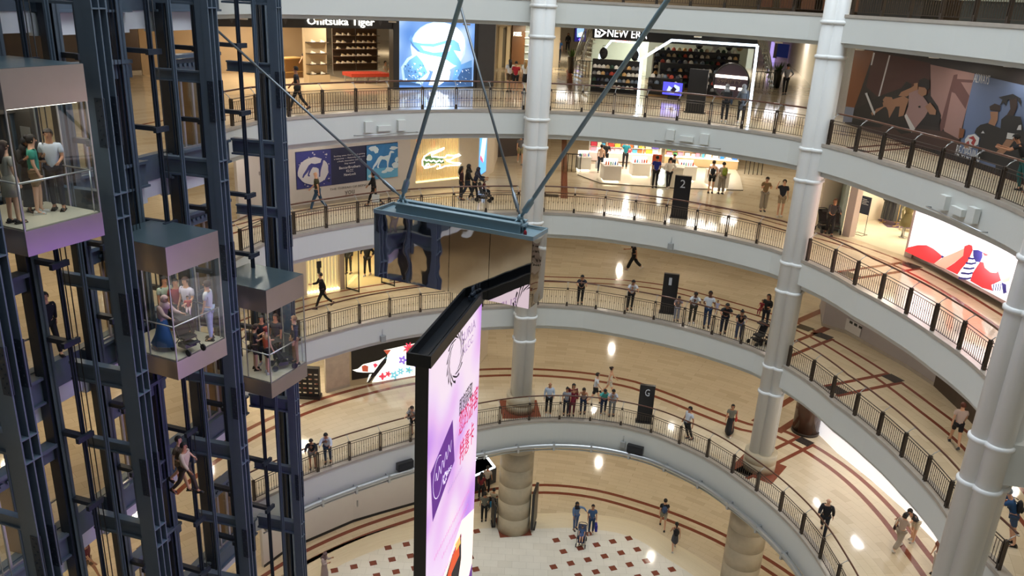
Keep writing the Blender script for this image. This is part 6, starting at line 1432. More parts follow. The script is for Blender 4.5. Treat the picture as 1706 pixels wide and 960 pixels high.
def cloth(kind, key, J):
    if (kind, key) in SK: return SK[kind, key]
    P, E, Rr = [], [], []
    def add(p, r, par=None): P.append(p); Rr.append(r); i = len(P)-1; (E.append((par, i)) if par is not None else None); return i
    def mix(a, b, t): return J[a].lerp(J[b], t)
    if kind in ('tee', 'long', 'tank', 'jacket', 'tunic'):
        g = .022 if kind in ('jacket', 'tunic') else .012
        lo = J['pelvis']+(J['pelvis']-J['belly']).normalized()*(.12 if kind == 'jacket' else .40 if kind == 'tunic' else .03)
        a = add(J['belly'], .112+g); add(lo, (.125 if kind != 'tunic' else .18)+g, a) if kind == 'tunic' else add(lo, .118+g, a); c = add(J['chest'], .142+g, a); add(mix('chest', 'neck', .66), .10+g*.5, c)
        for k in 'LR':
            if kind == 'tank': add(mix('chest', 'sho'+k, .6), .05, c); continue
            s = add(J['sho'+k], .064+g, c)
            if kind == 'tee': add(mix('sho'+k, 'elb'+k, .72), .055+g*.6, s)
            else: e = add(J['elb'+k], .044+g, s); add(mix('elb'+k, 'wri'+k, .9), .036+g*.6, e)
    elif kind in ('trousers', 'shorts', 'wide'):
        a = add(J['pelvis']+Vector((0, 0, .03)), .122); w_ = .02 if kind == 'wide' else 0
        for k in 'LR':
            h_ = add(J['hip'+k], .098+w_, a)
            if kind == 'shorts': add(mix('hip'+k, 'knee'+k, .75), .085, h_)
            else: n = add(J['knee'+k], .068+w_*1.6, h_); add(mix('knee'+k, 'ankle'+k, .93), .054+w_*2.2, n)
    me = skin_mesh(P, E, Rr, 1); SK[kind, key] = me; return me
def skirt_mesh(key, J, length, flare):
    if ('skirt', key, length) in SK: return SK['skirt', key, length]
    mb = MB(); n = 16; c = J['pelvis']; k = len(mb.v); mid = (J['kneeL']+J['kneeR'])/2; foot = (J['ankleL']+J['ankleR'])/2; spread = abs(J['kneeL'].y-J['kneeR'].y)/2; sf = abs(J['ankleL'].y-J['ankleR'].y)/2
    rows = [(c+Vector((0, 0, .10)), .125, .10, 0), (c+Vector((0, 0, -.06)), .165, .135, 0), (mid if length > .5 else c.lerp(mid, .75), .15+flare, .12+flare+spread, 1)]
    if length > .7: rows.append((foot+Vector((0, 0, .06)), .16+flare*1.2, .13+flare+sf, 1))
    for p, rx, ry, w_ in rows:
        for j in range(n): a = 2*PI*j/n; q = 1+.06*math.cos(4*a)*w_; mb.v.append((p.x+rx*q*math.cos(a), p.y+ry*q*math.sin(a), p.z))
    for i in range(len(rows)-1):
        for j in range(n): mb.smooth.add(len(mb.f)); mb.f.append((k+i*n+j, k+i*n+(j+1) % n, k+(i+1)*n+(j+1) % n, k+(i+1)*n+j)); mb.m.append(0)
    mb.f.append(tuple(k+(len(rows)-1)*n+j for j in range(n))); mb.m.append(0); mb.f.append(tuple(k+j for j in reversed(range(n)))); mb.m.append(0)
    SK['skirt', key, length] = mb; return mb
def hair_mb(kind, J):
    mb = MB(); h = J['head']; hd = (J['crown']-J['neck']).normalized(); f = Vector((0, 1, 0)); f = (f-hd*f.dot(hd)).normalized()
    if kind == 'bald': return None
    def cap(rx, ry, rz, cut, off=-.012, up=.012):
        c = h+f*off+hd*up; n, m = 14, 9; k = len(mb.v); idx = {}
        for i in range(m+1):
            ph = -PI/2+PI*i/m
            for j in range(n): a = 2*PI*j/n; mb.v.append(tuple(c+Vector((1, 0, 0))*rx*math.cos(ph)*math.cos(a)+f*ry*math.cos(ph)*math.sin(a)+hd*rz*math.sin(ph)))
        for i in range(m):
            for j in range(n):
                q = (k+i*n+j, k+i*n+(j+1) % n, k+(i+1)*n+(j+1) % n, k+(i+1)*n+j); cc = sum((Vector(mb.v[t]) for t in q), Vector())/4-c
                if cc.dot(f) > cut and cc.dot(hd) < .052: continue
                if kind in ('short', 'cap') and cc.dot(hd) < -.055: continue
                mb.smooth.add(len(mb.f)); mb.f.append(q); mb.m.append(0)
    if kind == 'scarf':
        cap(.108, .118, .128, .068, -.006, 0); mb.tube([h-hd*.07, h-hd*.15-f*.005, h-hd*.27+f*.02], [.098, .125, .165], 14)
    else:
        cap(.098, .112, .112, .03)
        if kind == 'long': mb.tube([h-f*.05+hd*.03, h-f*.085-hd*.09, h-f*.11-hd*.22, h-f*.09-hd*.34], [.085, .092, .08, .045], 10)
        if kind == 'bob': mb.tube([h-f*.045, h-f*.06-hd*.10], [.098, .085], 12)
        if kind == 'bun': mb.ball(h-f*.11+hd*.05, .05, 10, 6)
        if kind == 'tail': mb.tube([h-f*.10+hd*.04, h-f*.16-hd*.04, h-f*.13-hd*.2], [.035, .04, .018], 8)
        if kind == 'cap':
            mb.lathe(h+hd*.035-f*.005, [(.112, 0), (.108, .05), (.07, .09), (.01, .10)], 14); c = h+hd*.045+f*.11; mb.face([c+Vector((-.08, 0, 0))-f*.02, c+Vector((.08, 0, 0))-f*.02, c+Vector((.05, 0, 0))+f*.08, c+Vector((-.05, 0, 0))+f*.08])
    return mb
POSES = {
 'stand': dict(L=(-2, 2), R=(3, 3), aL=(4, 12, 7), aR=(2, 14, 7)),
 'stand2': dict(L=(5, 8), R=(-4, 0), aL=(8, 70, 8), aR=(0, 20, 9), head=8),
 'walk': dict(lean=4, L=(24, 8), R=(-18, 22), aL=(-20, 14, 7), aR=(20, 22, 7)),
 'walk2': dict(lean=3, L=(-20, 24), R=(22, 6), aL=(20, 25, 8), aR=(-16, 16, 8)),
 'stride': dict(lean=7, L=(27, 8), R=(-23, 26), aL=(-26, 20, 9), aR=(28, 60, 9)),
 'lean': dict(lean=24, L=(-12, 2), R=(-4, 8), aL=(50, 52, 12), aR=(50, 52, 12), head=16),
 'lean2': dict(lean=30, L=(-16, 4), R=(8, 26), aL=(52, 48, 16), aR=(46, 58, 14), head=20),
 'leanback': dict(lean=-8, L=(-22, 0), R=(-14, 6), aL=(-10, 20, 22), aR=(-6, 24, 22), head=6),
 'phone': dict(L=(-2, 2), R=(3, 6), aL=(24, 98, 8), aR=(20, 100, 8), head=24),
 'point': dict(L=(-4, 2), R=(6, 4), aL=(20, 20, 66), aR=(8, 30, 8)),
 'hips': dict(L=(-10, 4), R=(10, 4), aL=(-20, 78, 34), aR=(-20, 78, 34)),
 'push': dict(lean=14, L=(14, 6), R=(-14, 14), aL=(42, 42, 8), aR=(42, 42, 8), head=6),
 'bend': dict(lean=42, L=(4, 6), R=(-6, 4), aL=(54, 20, 8), aR=(40, 40, 8), head=20),
 'salute': dict(L=(-4, 4), R=(8, 6), aL=(0, 12, 8), aR=(60, 112, 40)),
 'carry': dict(L=(-3, 2), R=(4, 4), aL=(20, 86, 14), aR=(24, 84, 14)),
 'sit': dict(lean=-6, L=(84, 80), R=(76, 70), aL=(24, 46, 12), aR=(24, 46, 12), head=4),
}
SHOE = MB(); SHOE.box((0, .045, -.062), (.085, .25, .028)); SHOE.ball((0, .085, -.035), (.044, .09, .035), 10, 6); SHOE.ball((0, -.02, -.02), (.042, .055, .05), 10, 6); shoe_me = []
SKINS = {'l': 'd9a98a', 'm': 'b98362', 'd': '6e4630', 't': 'a87455'}
def obj_me(name, me, parent, mats):
    o = bpy.data.objects.new(name, me); COL.objects.link(o); o.parent = parent
    while len(me.materials) < len(mats): me.materials.append(None)
    for i, m in enumerate(mats): o.material_slots[i].link = 'OBJECT'; o.material_slots[i].material = m
    return o
def person(P, face, pose, top, bottom, hair, skin, hgt, label, shoes='1a1a1c', extra=None, cat='person', lift=True, group=None):
    """face: degrees clockwise from 'away from the camera'"""
    me, J = body_mesh(pose, POSES[pose]); s = hgt/1.70
    low = min(J['ankleL'].z, J['ankleR'].z)-.078
    if pose == 'sit': low = J['pelvis'].z-.14
    root = empty('person', (P[0], P[1], P[2]-low*s), -math.radians(face), label=label, cat=cat, group=group); root.scale = (s, s, s)
    sm = H(SKINS[skin], .55); obj_me('body', me, root, [sm, H('1a1412', .4), H('8a4a42', .5)])
    tk, tc = top; obj_me('shirt' if tk in ('tee', 'tank', 'long') else 'jacket' if tk == 'jacket' else 'tunic', cloth(tk, pose, J), root, [H(tc, .8)])
    bk, bc = bottom
    if bk in ('trousers', 'shorts', 'wide'): obj_me(bk if bk != 'wide' else 'trousers', cloth(bk, pose, J), root, [H(bc, .8)])
    else:
        ln, fl = {'skirt': (.4, .03), 'midi': (.6, .05), 'maxi': (1, .04)}[bk]; mb = skirt_mesh(pose, J, ln, fl)
        if ('skm', pose, bk) not in SK: o = mb.build('skirt', H(bc, .8), root, local=True); SK['skm', pose, bk] = o.data; o.material_slots[0].link = 'OBJECT'; o.material_slots[0].material = H(bc, .8)
        else: obj_me('skirt', SK['skm', pose, bk], root, [H(bc, .8)])
    hk, hc = hair; nm = {'scarf': 'headscarf', 'cap': 'cap'}.get(hk, 'hair')
    if hk != 'bald':
        if ('hair', pose, hk) not in SK: o = hair_mb(hk, J).build(nm, H(hc, .7), root, local=True); SK['hair', pose, hk] = o.data; o.material_slots[0].link = 'OBJECT'; o.material_slots[0].material = H(hc, .7)
        else: obj_me(nm, SK['hair', pose, hk], root, [H(hc, .7)])
    for k in 'LR':
        if not shoe_me: o = SHOE.build('shoe', H(shoes, .5), root, local=True); shoe_me.append(o.data); o.material_slots[0].link = 'OBJECT'; o.material_slots[0].material = H(shoes, .5)
        else: o = obj_me('shoe', shoe_me[0], root, [H(shoes, .5)])
        o.location = J['ankle'+k]; d = J['toe'+k]-J['ankle'+k]; o.rotation_euler = (math.atan2(d.z+.06, d.y)*.9, 0, 0)
    root['_s'] = s; return root, J
def wpos(root, v):
    c, s = math.cos(root.rotation_euler.z), math.sin(root.rotation_euler.z); k = root.scale[0]
    return Vector((root.location.x+(v.x*c-v.y*s)*k, root.location.y+(v.x*s+v.y*c)*k, root.location.z+v.z*k))
def bag(root, J, kind, col, label, hand='R'):
    if kind == 'backpack': p = wpos(root, J['chest']+Vector((0, -.20, -.06)))
    elif kind == 'shoulder': p = wpos(root, J['pelvis']+Vector((-.24 if hand == 'L' else .24, -.02, .02)))
    else: p = wpos(root, J['wri'+hand]+J['dir'+hand]*.1)
    a = root.rotation_euler.z; m = H(col, .7)
    if kind == 'backpack':
        r = empty('backpack', p, a, label=label, cat='bag'); mb = MB(); mb.ball((0, 0, 0), (.15, .09, .22), 12, 8); mb.build('sack', m, r, local=True); mb = MB(); mb.ball((0, -.08, -.07), (.10, .05, .10), 10, 6); mb.build('pocket', m, r, local=True)
        mb = MB(); [mb.tube([(x, .06, .16), (x, .16, .20), (x*1.1, .30, .12), (x*1.1, .28, -.06), (x, .10, -.16)], .014, 5) for x in (-.1, .1)]; mb.build('strap', m, r, local=True)
    elif kind == 'shoulder':
        r = empty('shoulder_bag', p, a, label=label, cat='bag'); mb = MB(); mb.ball((0, 0, -.02), (.06, .15, .13), 10, 6); mb.build('pouch', m, r, local=True); mb = MB(); mb.tube([(0, -.12, .06), (.0, -.06, .42), (0, .06, .42), (0, .12, .06)], .012, 5); mb.build('strap', m, r, local=True)
    else:
        r = empty('carrier_bag', (p.x, p.y, p.z), a, label=label, cat='bag'); mb = MB(); mb.box((0, 0, -.34), (.12, .34, .36)); mb.build('pouch', m, r, local=True); mb = MB(); mb.tube([(0, -.08, -.17), (0, -.03, 0), (0, .03, 0), (0, .08, -.17)], .008, 5); mb.build('handle', m, r, local=True)
    return r
def pushchair(P, face, col, label):
    r = empty('pushchair', P, -math.radians(face), label=label, cat='pushchair'); m = H(col, .7)
    mb = MB(); mb.box((0, 0, .42), (.38, .36, .06)); mb.obox((-.19, -.16, .44), (.38, 0, 0), (0, -.14, .44), (0, .05, .02)); mb.box((0, .26, .30), (.34, .16, .03)); mb.build('seat', m, r, local=True)
    mb = MB(); n = 8; k = 0
    for i in range(6):
        a0 = PI*(.25+.1*i); a1 = PI*(.25+.1*(i+1)); mb.face([(-.2, -.16+.30*math.cos(a0), .72+.30*math.sin(a0)), (.2, -.16+.30*math.cos(a0), .72+.30*math.sin(a0)), (.2, -.16+.30*math.cos(a1), .72+.30*math.sin(a1)), (-.2, -.16+.30*math.cos(a1), .72+.30*math.sin(a1))])
    mb.build('hood', m, r, local=True)
    mb = MB()
    for s in (-.22, .22): mb.tube([(s, .34, .10), (s, .0, .44), (s, -.34, 1.0)], .014, 6); mb.tube([(s, -.30, .10), (s, .02, .46)], .014, 6)
    mb.tube([(-.22, -.34, 1.0), (-.1, -.38, 1.03), (.1, -.38, 1.03), (.22, -.34, 1.0)], .018, 6); mb.box((0, 0, .2), (.36, .32, .12)); mb.build('frame', H('2a2c30', .4), r, local=True)
    for x in (-.24, .24):
        for y in (-.30, .34): mb = MB(); mb.tube([(x-.02, y, .10), (x+.02, y, .10)], .10, 14); mb.build('wheel', H('17171a', .6), r, local=True)
    return r
def L(level): return lambda x, y: at(level, x, y)
TR, SH_ = 'trousers', 'shorts'
PE = [
 # third floor
 ('3', 497, 184, 262, 'walk', ('tee', '2b2e36'), (TR, '15161a'), ('short', '0d0c0c'), 't', 1.74, 'man in a dark grey t-shirt and black trousers walking left behind the third floor railing', ('shoulder', '121214', 'black shoulder bag of the man walking left on the third floor')),
 ('3', 512, 131, 200, 'walk', ('tee', '17171a'), (TR, '131316'), ('bob', '2a1a12'), 'l', 1.66, 'shop assistant in black standing beside the cream shoe display unit', None),
 ('3', 643, 126, 120, 'sit', ('tee', 'cfc4b4'), (SH_, '15151a'), ('short', '15100e'), 'l', 1.5, 'child in a pale top sitting at the right end of the red bench', None),
 ('3', 848, 153, 350, 'stand', ('tee', 'd8dade'), (SH_, '5c4a38'), ('long', '14100f'), 'l', 1.62, 'woman in white with long black hair beside the person in red', None),
 ('3', 858, 154, 5, 'stand2', ('tee', 'b02334'), (SH_, '1a1a20'), ('short', '120f0e'), 'l', 1.55, 'person in a red football shirt seen from behind, left of the middle column', None),
 ('3', 874, 156, 20, 'stand', ('tee', 'e3e1dc'), ('skirt', '1b1b20'), ('long', 'a08458'), 'l', 1.66, 'woman with long blond hair and white top, close beside the middle column', None),
 ('3', 930, 104, 180, 'stand', ('tee', '2a5c9c'), (TR, '3c4656'), ('short', '4a3a30'), 'l', 1.75, 'man in a blue shirt standing right beside the middle column on the third floor', None),
 ('3', 945, 87, 180, 'walk', ('long', '101114'), (TR, '0e0e12'), ('scarf', '0c0c0e'), 'm', 1.72, 'person all in black with covered hair, walking far back in the third floor corridor', None),
 ('3', 1205, 203, 10, 'lean', ('long', '1c1d22'), (TR, '16171c'), ('scarf', '8f949c'), 'm', 1.62, 'woman in black with a grey headscarf leaning beside the round sign, left one of two', ('shoulder', '2a3a50', 'dark blue bag of the left headscarfed woman by the round sign')),
 ('3', 1232, 205, 350, 'stand2', ('tunic', '5c6470'), (TR, '16171c'), ('scarf', '9aa0a8'), 'm', 1.62, 'woman in a grey tunic and pale headscarf, right beside the round sign', None),
 ('3', 1306, 158, 5, 'hips', ('long', '7d8088'), (TR, '121216'), ('short', '141010'), 'm', 1.76, 'man in a grey shirt and black trousers seen from behind near the potted plant', None),
 ('3', 1274, 108, 20, 'walk', ('tunic', '7e2338'), (TR, '131316'), ('short', '120e0e'), 'm', 1.7, 'person in a long maroon top climbing behind the glowing kiosk frame', None),
 ('3', 1694, 318, 300, 'lean2', ('tee', '14171a'), (TR, '1f5a5a'), ('short', '15110f'), 'm', 1.74, 'person in black top and teal trousers at the third floor railing, right edge', None),
 # second floor
 ('2', 530, 352, 265, 'walk', ('tee', '3b3a24'), (TR, '31506e'), ('bald', '0'), 'l', 1.80, 'bald man in an olive t-shirt and jeans striding left past the mural', None),
 ('2', 623, 343, 262, 'walk', ('jacket', '101216'), (TR, '15161b'), ('bob', '100e0e'), 'm', 1.62, 'person in a black jacket walking left, just left of the mirrored box', ('carrier', 'c8cccc', 'pale carrier bag of the person left of the mirrored box')),
 ('2', 768, 333, 80, 'stand', ('long', '3a1a20'), (TR, '20242e'), ('long', '0e0c0c'), 'm', 1.6, 'girl in a dark red top, leftmost of the family beside the crocodile window', None),
 ('2', 778, 333, 85, 'walk', ('jacket', '14151a'), (TR, '2c3644'), ('scarf', '0e0f12'), 'm', 1.75, 'tall woman in black with a black headscarf beside the crocodile window', None),
 ('2', 790, 334, 90, 'push', ('long', '2a2f42'), (TR, '20242c'), ('scarf', '23283c'), 'm', 1.62, 'woman in a navy headscarf pushing the pushchair beside the narrow blue screen', None),
 ('2', 866, 273, 175, 'walk', ('tee', '767880'), (SH_, 'a09a7a'), ('short', '5a4438'), 'l', 1.75, 'man in a grey t-shirt and khaki shorts walking forward on the diagonal red bands', ('backpack', '5a5e66', 'grey backpack of the man in khaki shorts')),
 ('2', 999, 289, 20, 'stand', ('tank', 'd9b6a0'), (TR, '1e2a3e'), ('bun', '15100e'), 'l', 1.64, 'woman in a peach top and navy trousers at the left of the cosmetics kiosk', ('carrier', 'dde0e6', 'white carrier bag of the woman in the peach top')),
 ('2', 1007, 283, 190, 'carry', ('long', '15161a'), (TR, '17181c'), ('long', '0e0c0c'), 'l', 1.68, 'sales assistant in black facing the woman in the peach top', None),
 ('2', 1040, 282, 190, 'carry', ('tee', '187a88'), (TR, '14151c'), ('long', '2c1812'), 'l', 1.7, 'woman in a teal shirt and black trousers at the kiosk', None),
 ('2', 1090, 313, 0, 'stand', ('tee', '1d2b8a'), (TR, '17181c'), ('short', '0f0d0d'), 'm', 1.7, 'man in a royal blue t-shirt seen from behind at the kiosk counter', None),
 ('2', 1112, 315, 350, 'hips', ('long', 'e6e2da'), (TR, '15171c'), ('short', '0f0d0d'), 'l', 1.68, 'man in a white shirt and black trousers seen from behind at the kiosk counter', None),
 ('2', 1117, 300, 180, 'bend', ('tee', 'ebe7e0'), (TR, '16171a'), ('short', '0f0d0d'), 'l', 1.68, 'staff member in white behind the counter with glowing discs', None),
 ('2', 1183, 322, 10, 'stand', ('tank', '20222a'), (SH_, '17181d'), ('short', '15100e'), 'l', 1.72, 'woman in a dark halter top and shorts at the right end of the kiosk', None),
 ('2', 1200, 323, 350, 'stand2', ('tee', 'a79d90'), ('wide', '8d857c'), ('short', '15100e'), 'l', 1.66, 'woman in a loose beige outfit with a green backpack at the kiosk', ('backpack', '7c8c2c', 'olive green backpack of the woman in beige')),
 ('2', 1270, 352, 185, 'phone', ('tee', '8b7350'), ('wide', 'a39a8c'), ('short', '241a14'), 'l', 1.70, 'woman in a tan top and long pale trousers walking forward beside the right column', None),
 ('2', 1298, 361, 190, 'salute', ('tee', '1f2430'), (SH_, 'a5937a'), ('short', '1a1411'), 'l', 1.78, 'man in a navy t-shirt and beige shorts with a hand raised to his head', None),
 ('2', 1380, 392, 190, 'push', ('long', '3a363a'), (TR, '201e22'), ('bob', '6a4a34'), 'm', 1.7, 'woman in grey pushing a pushchair just right of the second column', None),
 # first floor
 ('1', 538, 513, 245, 'stride', ('jacket', '0d0e13'), (TR, '0e0f14'), ('short', '0c0b0b'), 'l', 1.76, 'man in a black suit striding along the first floor, left', None),
 ('1', 581, 456, 190, 'stand', ('jacket', '0e0f12'), (TR, '0e0f12'), ('short', '0c0b0b'), 'm', 1.78, 'guard in black standing just inside the glass door of the louvred shop, left one', None),
 ('1', 612, 459, 185, 'hips', ('jacket', '0e0f12'), (TR, '0e0f12'), ('short', '0c0b0b'), 'm', 1.80, 'guard in black with legs apart in the louvred shop, right one', None),
 ('1', 1054, 450, 268, 'stride', ('tee', '0f1013'), ('wide', '0d0e10'), ('short', '0c0b0b'), 'm', 1.76, 'person in wide black clothes striding left across the shiny first floor', None),
 ('1', 966, 508, 182, 'lean', ('tee', '1a1e2c'), (TR, '101116'), ('bob', '0f0d0d'), 'm', 1.66, 'woman in a dark top leaning on the first floor railing, first from the left', None),
 ('1', 1049, 518, 180, 'lean', ('tee', 'c9ccd2'), (TR, '14161c'), ('short', '14100f'), 'm', 1.70, 'man in white and black leaning on the railing left of the numeral 1 board', None),
 ('1', 1126, 536, 188, 'lean', ('tee', '8a7f82'), (TR, 'a7a9b6'), ('bob', '241814'), 'l', 1.38, 'girl in pale trousers at the railing beside the numeral 1 board', None),
 ('1', 1152, 540, 188, 'lean', ('tee', 'ccd0d4'), (TR, '3c3a30'), ('short', '14100f'), 'd', 1.72, 'man in a white t-shirt and olive trousers leaning on the first floor railing', None),
 ('1', 1176, 546, 190, 'carry', ('tee', 'd2d6db'), (TR, '2b3e5c'), ('short', '14100f'), 'd', 1.76, 'man in a white t-shirt and jeans holding a small child at the first floor railing', None),
 ('1', 1204, 558, 192, 'lean2', ('tee', '14161a'), (TR, '1a2436'), ('short', '15110f'), 'm', 1.74, 'man in a black polo shirt leaning far over the first floor railing', None),
 ('1', 1229, 568, 194, 'lean', ('tee', '17181c'), (TR, '4a5674'), ('bun', '0f0d0d'), 'm', 1.6, 'woman in black with grey-blue trousers leaning on the first floor railing, near the right column', None),
 ('1', 1272, 548, 220, 'carry', ('long', '14161c'), (TR, '1c2130'), ('long', '0e0c0c'), 'm', 1.68, 'woman in black holding a toddler in red on the first floor', None),
 ('1', 1588, 742, 20, 'walk', ('tee', 'c4b0aa'), (SH_, '15161c'), ('short', '5a2e22'), 'l', 1.66, 'woman in a pale pink top and black shorts walking away, first floor right', None),
 ('1', 1676, 905, 300, 'lean', ('tee', '1f4c7c'), (SH_, '3c5474'), ('cap', '8c99a8'), 'l', 1.74, 'man in a blue t-shirt and grey cap leaning on the railing beyond the nearest column', ('backpack', '15181e', 'black backpack of the man in the grey cap')),
 # ground floor
 ('G', 689, 726, 190, 'lean', ('tee', '8f8f90'), (SH_, '1a1c22'), ('short', '2a1f1a'), 'l', 1.70, 'woman in a grey t-shirt and dark shorts just left of the tall screen', ('shoulder', '1c1c22', 'black shoulder bag of the woman left of the tall screen')),
 ('G', 521, 783, 170, 'lean', ('long', '171a24'), (SH_, '8c8a80'), ('short', '15110f'), 'm', 1.68, 'person in a navy jacket and grey shorts, leftmost at the ground floor railing', None),
 ('G', 546, 774, 175, 'lean', ('long', 'c3cbd8'), (TR, '27405c'), ('short', '120f0e'), 'm', 1.72, 'person in a pale blue shirt and jeans beside the one in grey shorts', None),
 ('G', 913, 691, 180, 'stand2', ('long', 'b5c0ce'), (TR, '15171c'), ('bald', '0'), 'm', 1.74, 'bald man in a pale blue shirt at the railing right of the middle column', None),
 ('G', 942, 692, 182, 'stand2', ('tee', '8f9298'), (TR, '1b2434'), ('bun', '15100e'), 'm', 1.5, 'small woman in grey beside the woman in red at the ground floor railing', None),
 ('G', 952, 692, 182, 'stand', ('tunic', '7c1c30'), (TR, '6a1828'), ('long', '100d0d'), 'm', 1.68, 'woman in a long dark red dress at the ground floor railing', None),
 ('G', 970, 691, 190, 'lean', ('tank', '98958f'), (TR, '1d3050'), ('long', '241812'), 'm', 1.62, 'woman in a grey top and jeans right of the woman in red', None),
 ('G', 990, 673, 95, 'walk', ('tee', 'd5d8de'), (SH_, '1a1b20'), ('short', '2a201a'), 'l', 1.76, 'man in a white t-shirt and black shorts walking right on the ground floor', None),
 ('G', 1014, 660, 100, 'walk2', ('tank', 'e0dccf'), (SH_, 'd8d4c8'), ('bun', '2a1c15'), 'l', 1.68, 'woman in a white top and cream shorts walking behind the man in white', None),
 ('G', 1004, 692, 185, 'lean2', ('tee', '48a8a4'), (TR, '1f3050'), ('short', '100e0e'), 'm', 1.68, 'person in a turquoise shirt leaning over the ground floor railing', None),
 ('G', 1018, 695, 188, 'lean', ('tee', 'b8bac2'), (TR, '8d9094'), ('short', '100e0e'), 'm', 1.68, 'person in a pale grey shirt leaning beside the one in turquoise', None),
 ('G', 1141, 733, 245, 'leanback', ('tee', 'c6cbd4'), (TR, '14151a'), ('short', '120f0e'), 'm', 1.74, 'guard in a white shirt and black trousers resting against the ground floor railing', None),
 ('G', 1214, 724, 200, 'walk', ('tee', '77766a'), ('maxi', '1a1a1e'), ('bob', '120f0e'), 'm', 1.64, 'woman in a grey-green top and long black skirt walking on the ground floor', ('shoulder', 'b8342c', 'red shoulder bag of the woman in the black skirt')),
 ('G', 1369, 893, 210, 'stride', ('jacket', '12131a'), (TR, '121319'), ('bald', '0'), 'l', 1.80, 'bald man in a black suit walking on the ground floor, lower right', None),
 ('G', 1494, 915, 60, 'walk', ('tee', 'b9a79a'), ('wide', 'a79c8e'), ('bob', '17110f'), 'l', 1.64, 'woman in beige with a dark bag beside the person bending, lower right', ('shoulder', '3a2228', 'dark maroon bag of the woman in beige at the lower right')),
 ('G', 1518, 902, 250, 'bend', ('tee', '15151a'), (SH_, 'cfc2aa'), ('short', '14100f'), 'l', 1.70, 'person in a black t-shirt and cream shorts bending at the lower right', None),
 ('G', 1556, 958, 240, 'stand2', ('tee', '8a5a4c'), (TR, 'cfc6c0'), ('bob', '17110f'), 'l', 1.64, 'person in a brown top half hidden by the nearest white column at the bottom', None),
 # concourse
 ('C', 806, 868, 0, 'stand', ('tee', '6c6c62'), (TR, '121318'), ('short', '120f0e'), 'm', 1.74, 'man in a grey shirt and black trousers seen from behind beside the wheelchair', ('shoulder', '20242a', 'dark waist bag of the man in grey beside the stone column')),
 ('C', 801, 832, 20, 'stand', ('tee', '6e1a26'), (TR, '15151a'), ('long', '120f0e'), 'm', 1.68, 'woman in a dark red top behind the tall screen on the concourse', None),
 ('C', 811, 822, 10, 'stand2', ('tee', 'b9b0a2'), (TR, '16161b'), ('short', '120f0e'), 'm', 1.72, 'person in a cream shirt beside the glowing triangular table', None),
 ('C', 958, 882, 160, 'point', ('long', '6c88b0'), (TR, '4a6288'), ('scarf', '15171f'), 'm', 1.64, 'woman in a light blue top and black headscarf pointing to the left on the concourse', None),
 ('C', 984, 889, 180, 'stand', ('tee', '3e5c82'), (TR, '2a3f5e'), ('short', '14100f'), 'm', 1.72, 'man in a blue shirt standing behind the pushchair on the concourse', ('carrier', '2a2a90', 'royal blue carrier bag between the couple in blue')),
 ('C', 1103, 880, 10, 'walk', ('tee', '14161c'), (SH_, 'a09a8c'), ('short', '14100f'), 'l', 1.80, 'man in a black t-shirt and grey shorts walking away across the concourse', ('backpack', '3a5278', 'blue and white backpack of the man in grey shorts')),
 ('C', 1122, 916, 5, 'walk2', ('tank', '17181d'), ('skirt', '4a4c54'), ('tail', '17110f'), 'l', 1.64, 'woman in a black top and short grey pleated skirt walking away on the concourse', ('backpack', '15161c', 'small black backpack of the woman in the pleated skirt')),
 ('C', 541, 968, 100, 'phone', ('tunic', 'b9a9a4'), ('maxi', '9c8c88'), ('scarf', '6e5a5c'), 'm', 1.6, 'woman in a mauve headscarf looking at her phone, bottom left of the concourse', None),
]
for lv, x, y, fc, pose, top, bot, hair, sk, h_, lab, ex in PE:
    r, J = person(at(lv, x, y), fc, pose, top, bot, hair, sk, h_, lab, shoes=R_.choice(['1a1a1c', '2a2420', 'c8c4bc', '3a3a40']))
    if ex: bag(r, J, ex[0], ex[1], ex[2], R_.choice('LR'))
# small children and chairs
pushchair(at('2', 806, 335), 100, '1a1e26', 'dark pushchair with a child beside the narrow blue screen')
person(at('2', 806, 335)+Vector((0, 0, .50)), 100, 'sit', ('tee', '5a2430'), (TR, '1c2430'), ('short', '120e0e'), 'm', 1.0, 'child in a dark red top sitting in the pushchair beside the narrow blue screen')
pushchair(at('2', 1388, 388), 190, '3a3230', 'grey-brown pushchair pushed by the woman right of the second column')
pushchair(at('2', 1370, 386), 170, '2a2624', 'dark empty pushchair beside the woman in grey, left one')
pushchair(at('1', 1262, 573), 240, '17171a', 'black pushchair at the first floor railing, left of the right column')
pushchair(at('1', 1283, 578), 240, '1d1a1c', 'second black pushchair partly hidden by the right column')
person(at('1', 1180, 548)+Vector((.28, .05, 1.0)), 200, 'sit', ('tee', 'b8b4cc'), (SH_, 'a8a4b8'), ('short', '17110f'), 'm', .72, 'small child held up by the man in the white t-shirt and jeans')
person(at('1', 1270, 548)+Vector((-.22, -.05, .98)), 220, 'sit', ('tee', '8a2030'), (TR, '8a2030'), ('short', '15100e'), 'm', .85, 'toddler in red on the arm of the woman in black')
pushchair(at('C', 968, 906), 190, '28304a', 'pushchair with a small child in blue on the concourse')
person(at('C', 968, 906)+Vector((0, 0, .50)), 190, 'sit', ('tee', '4a6a9c'), (SH_, '4a6a9c'), ('short', '17110f'), 'l', 1.05, 'small child in blue sitting in the pushchair on the concourse')
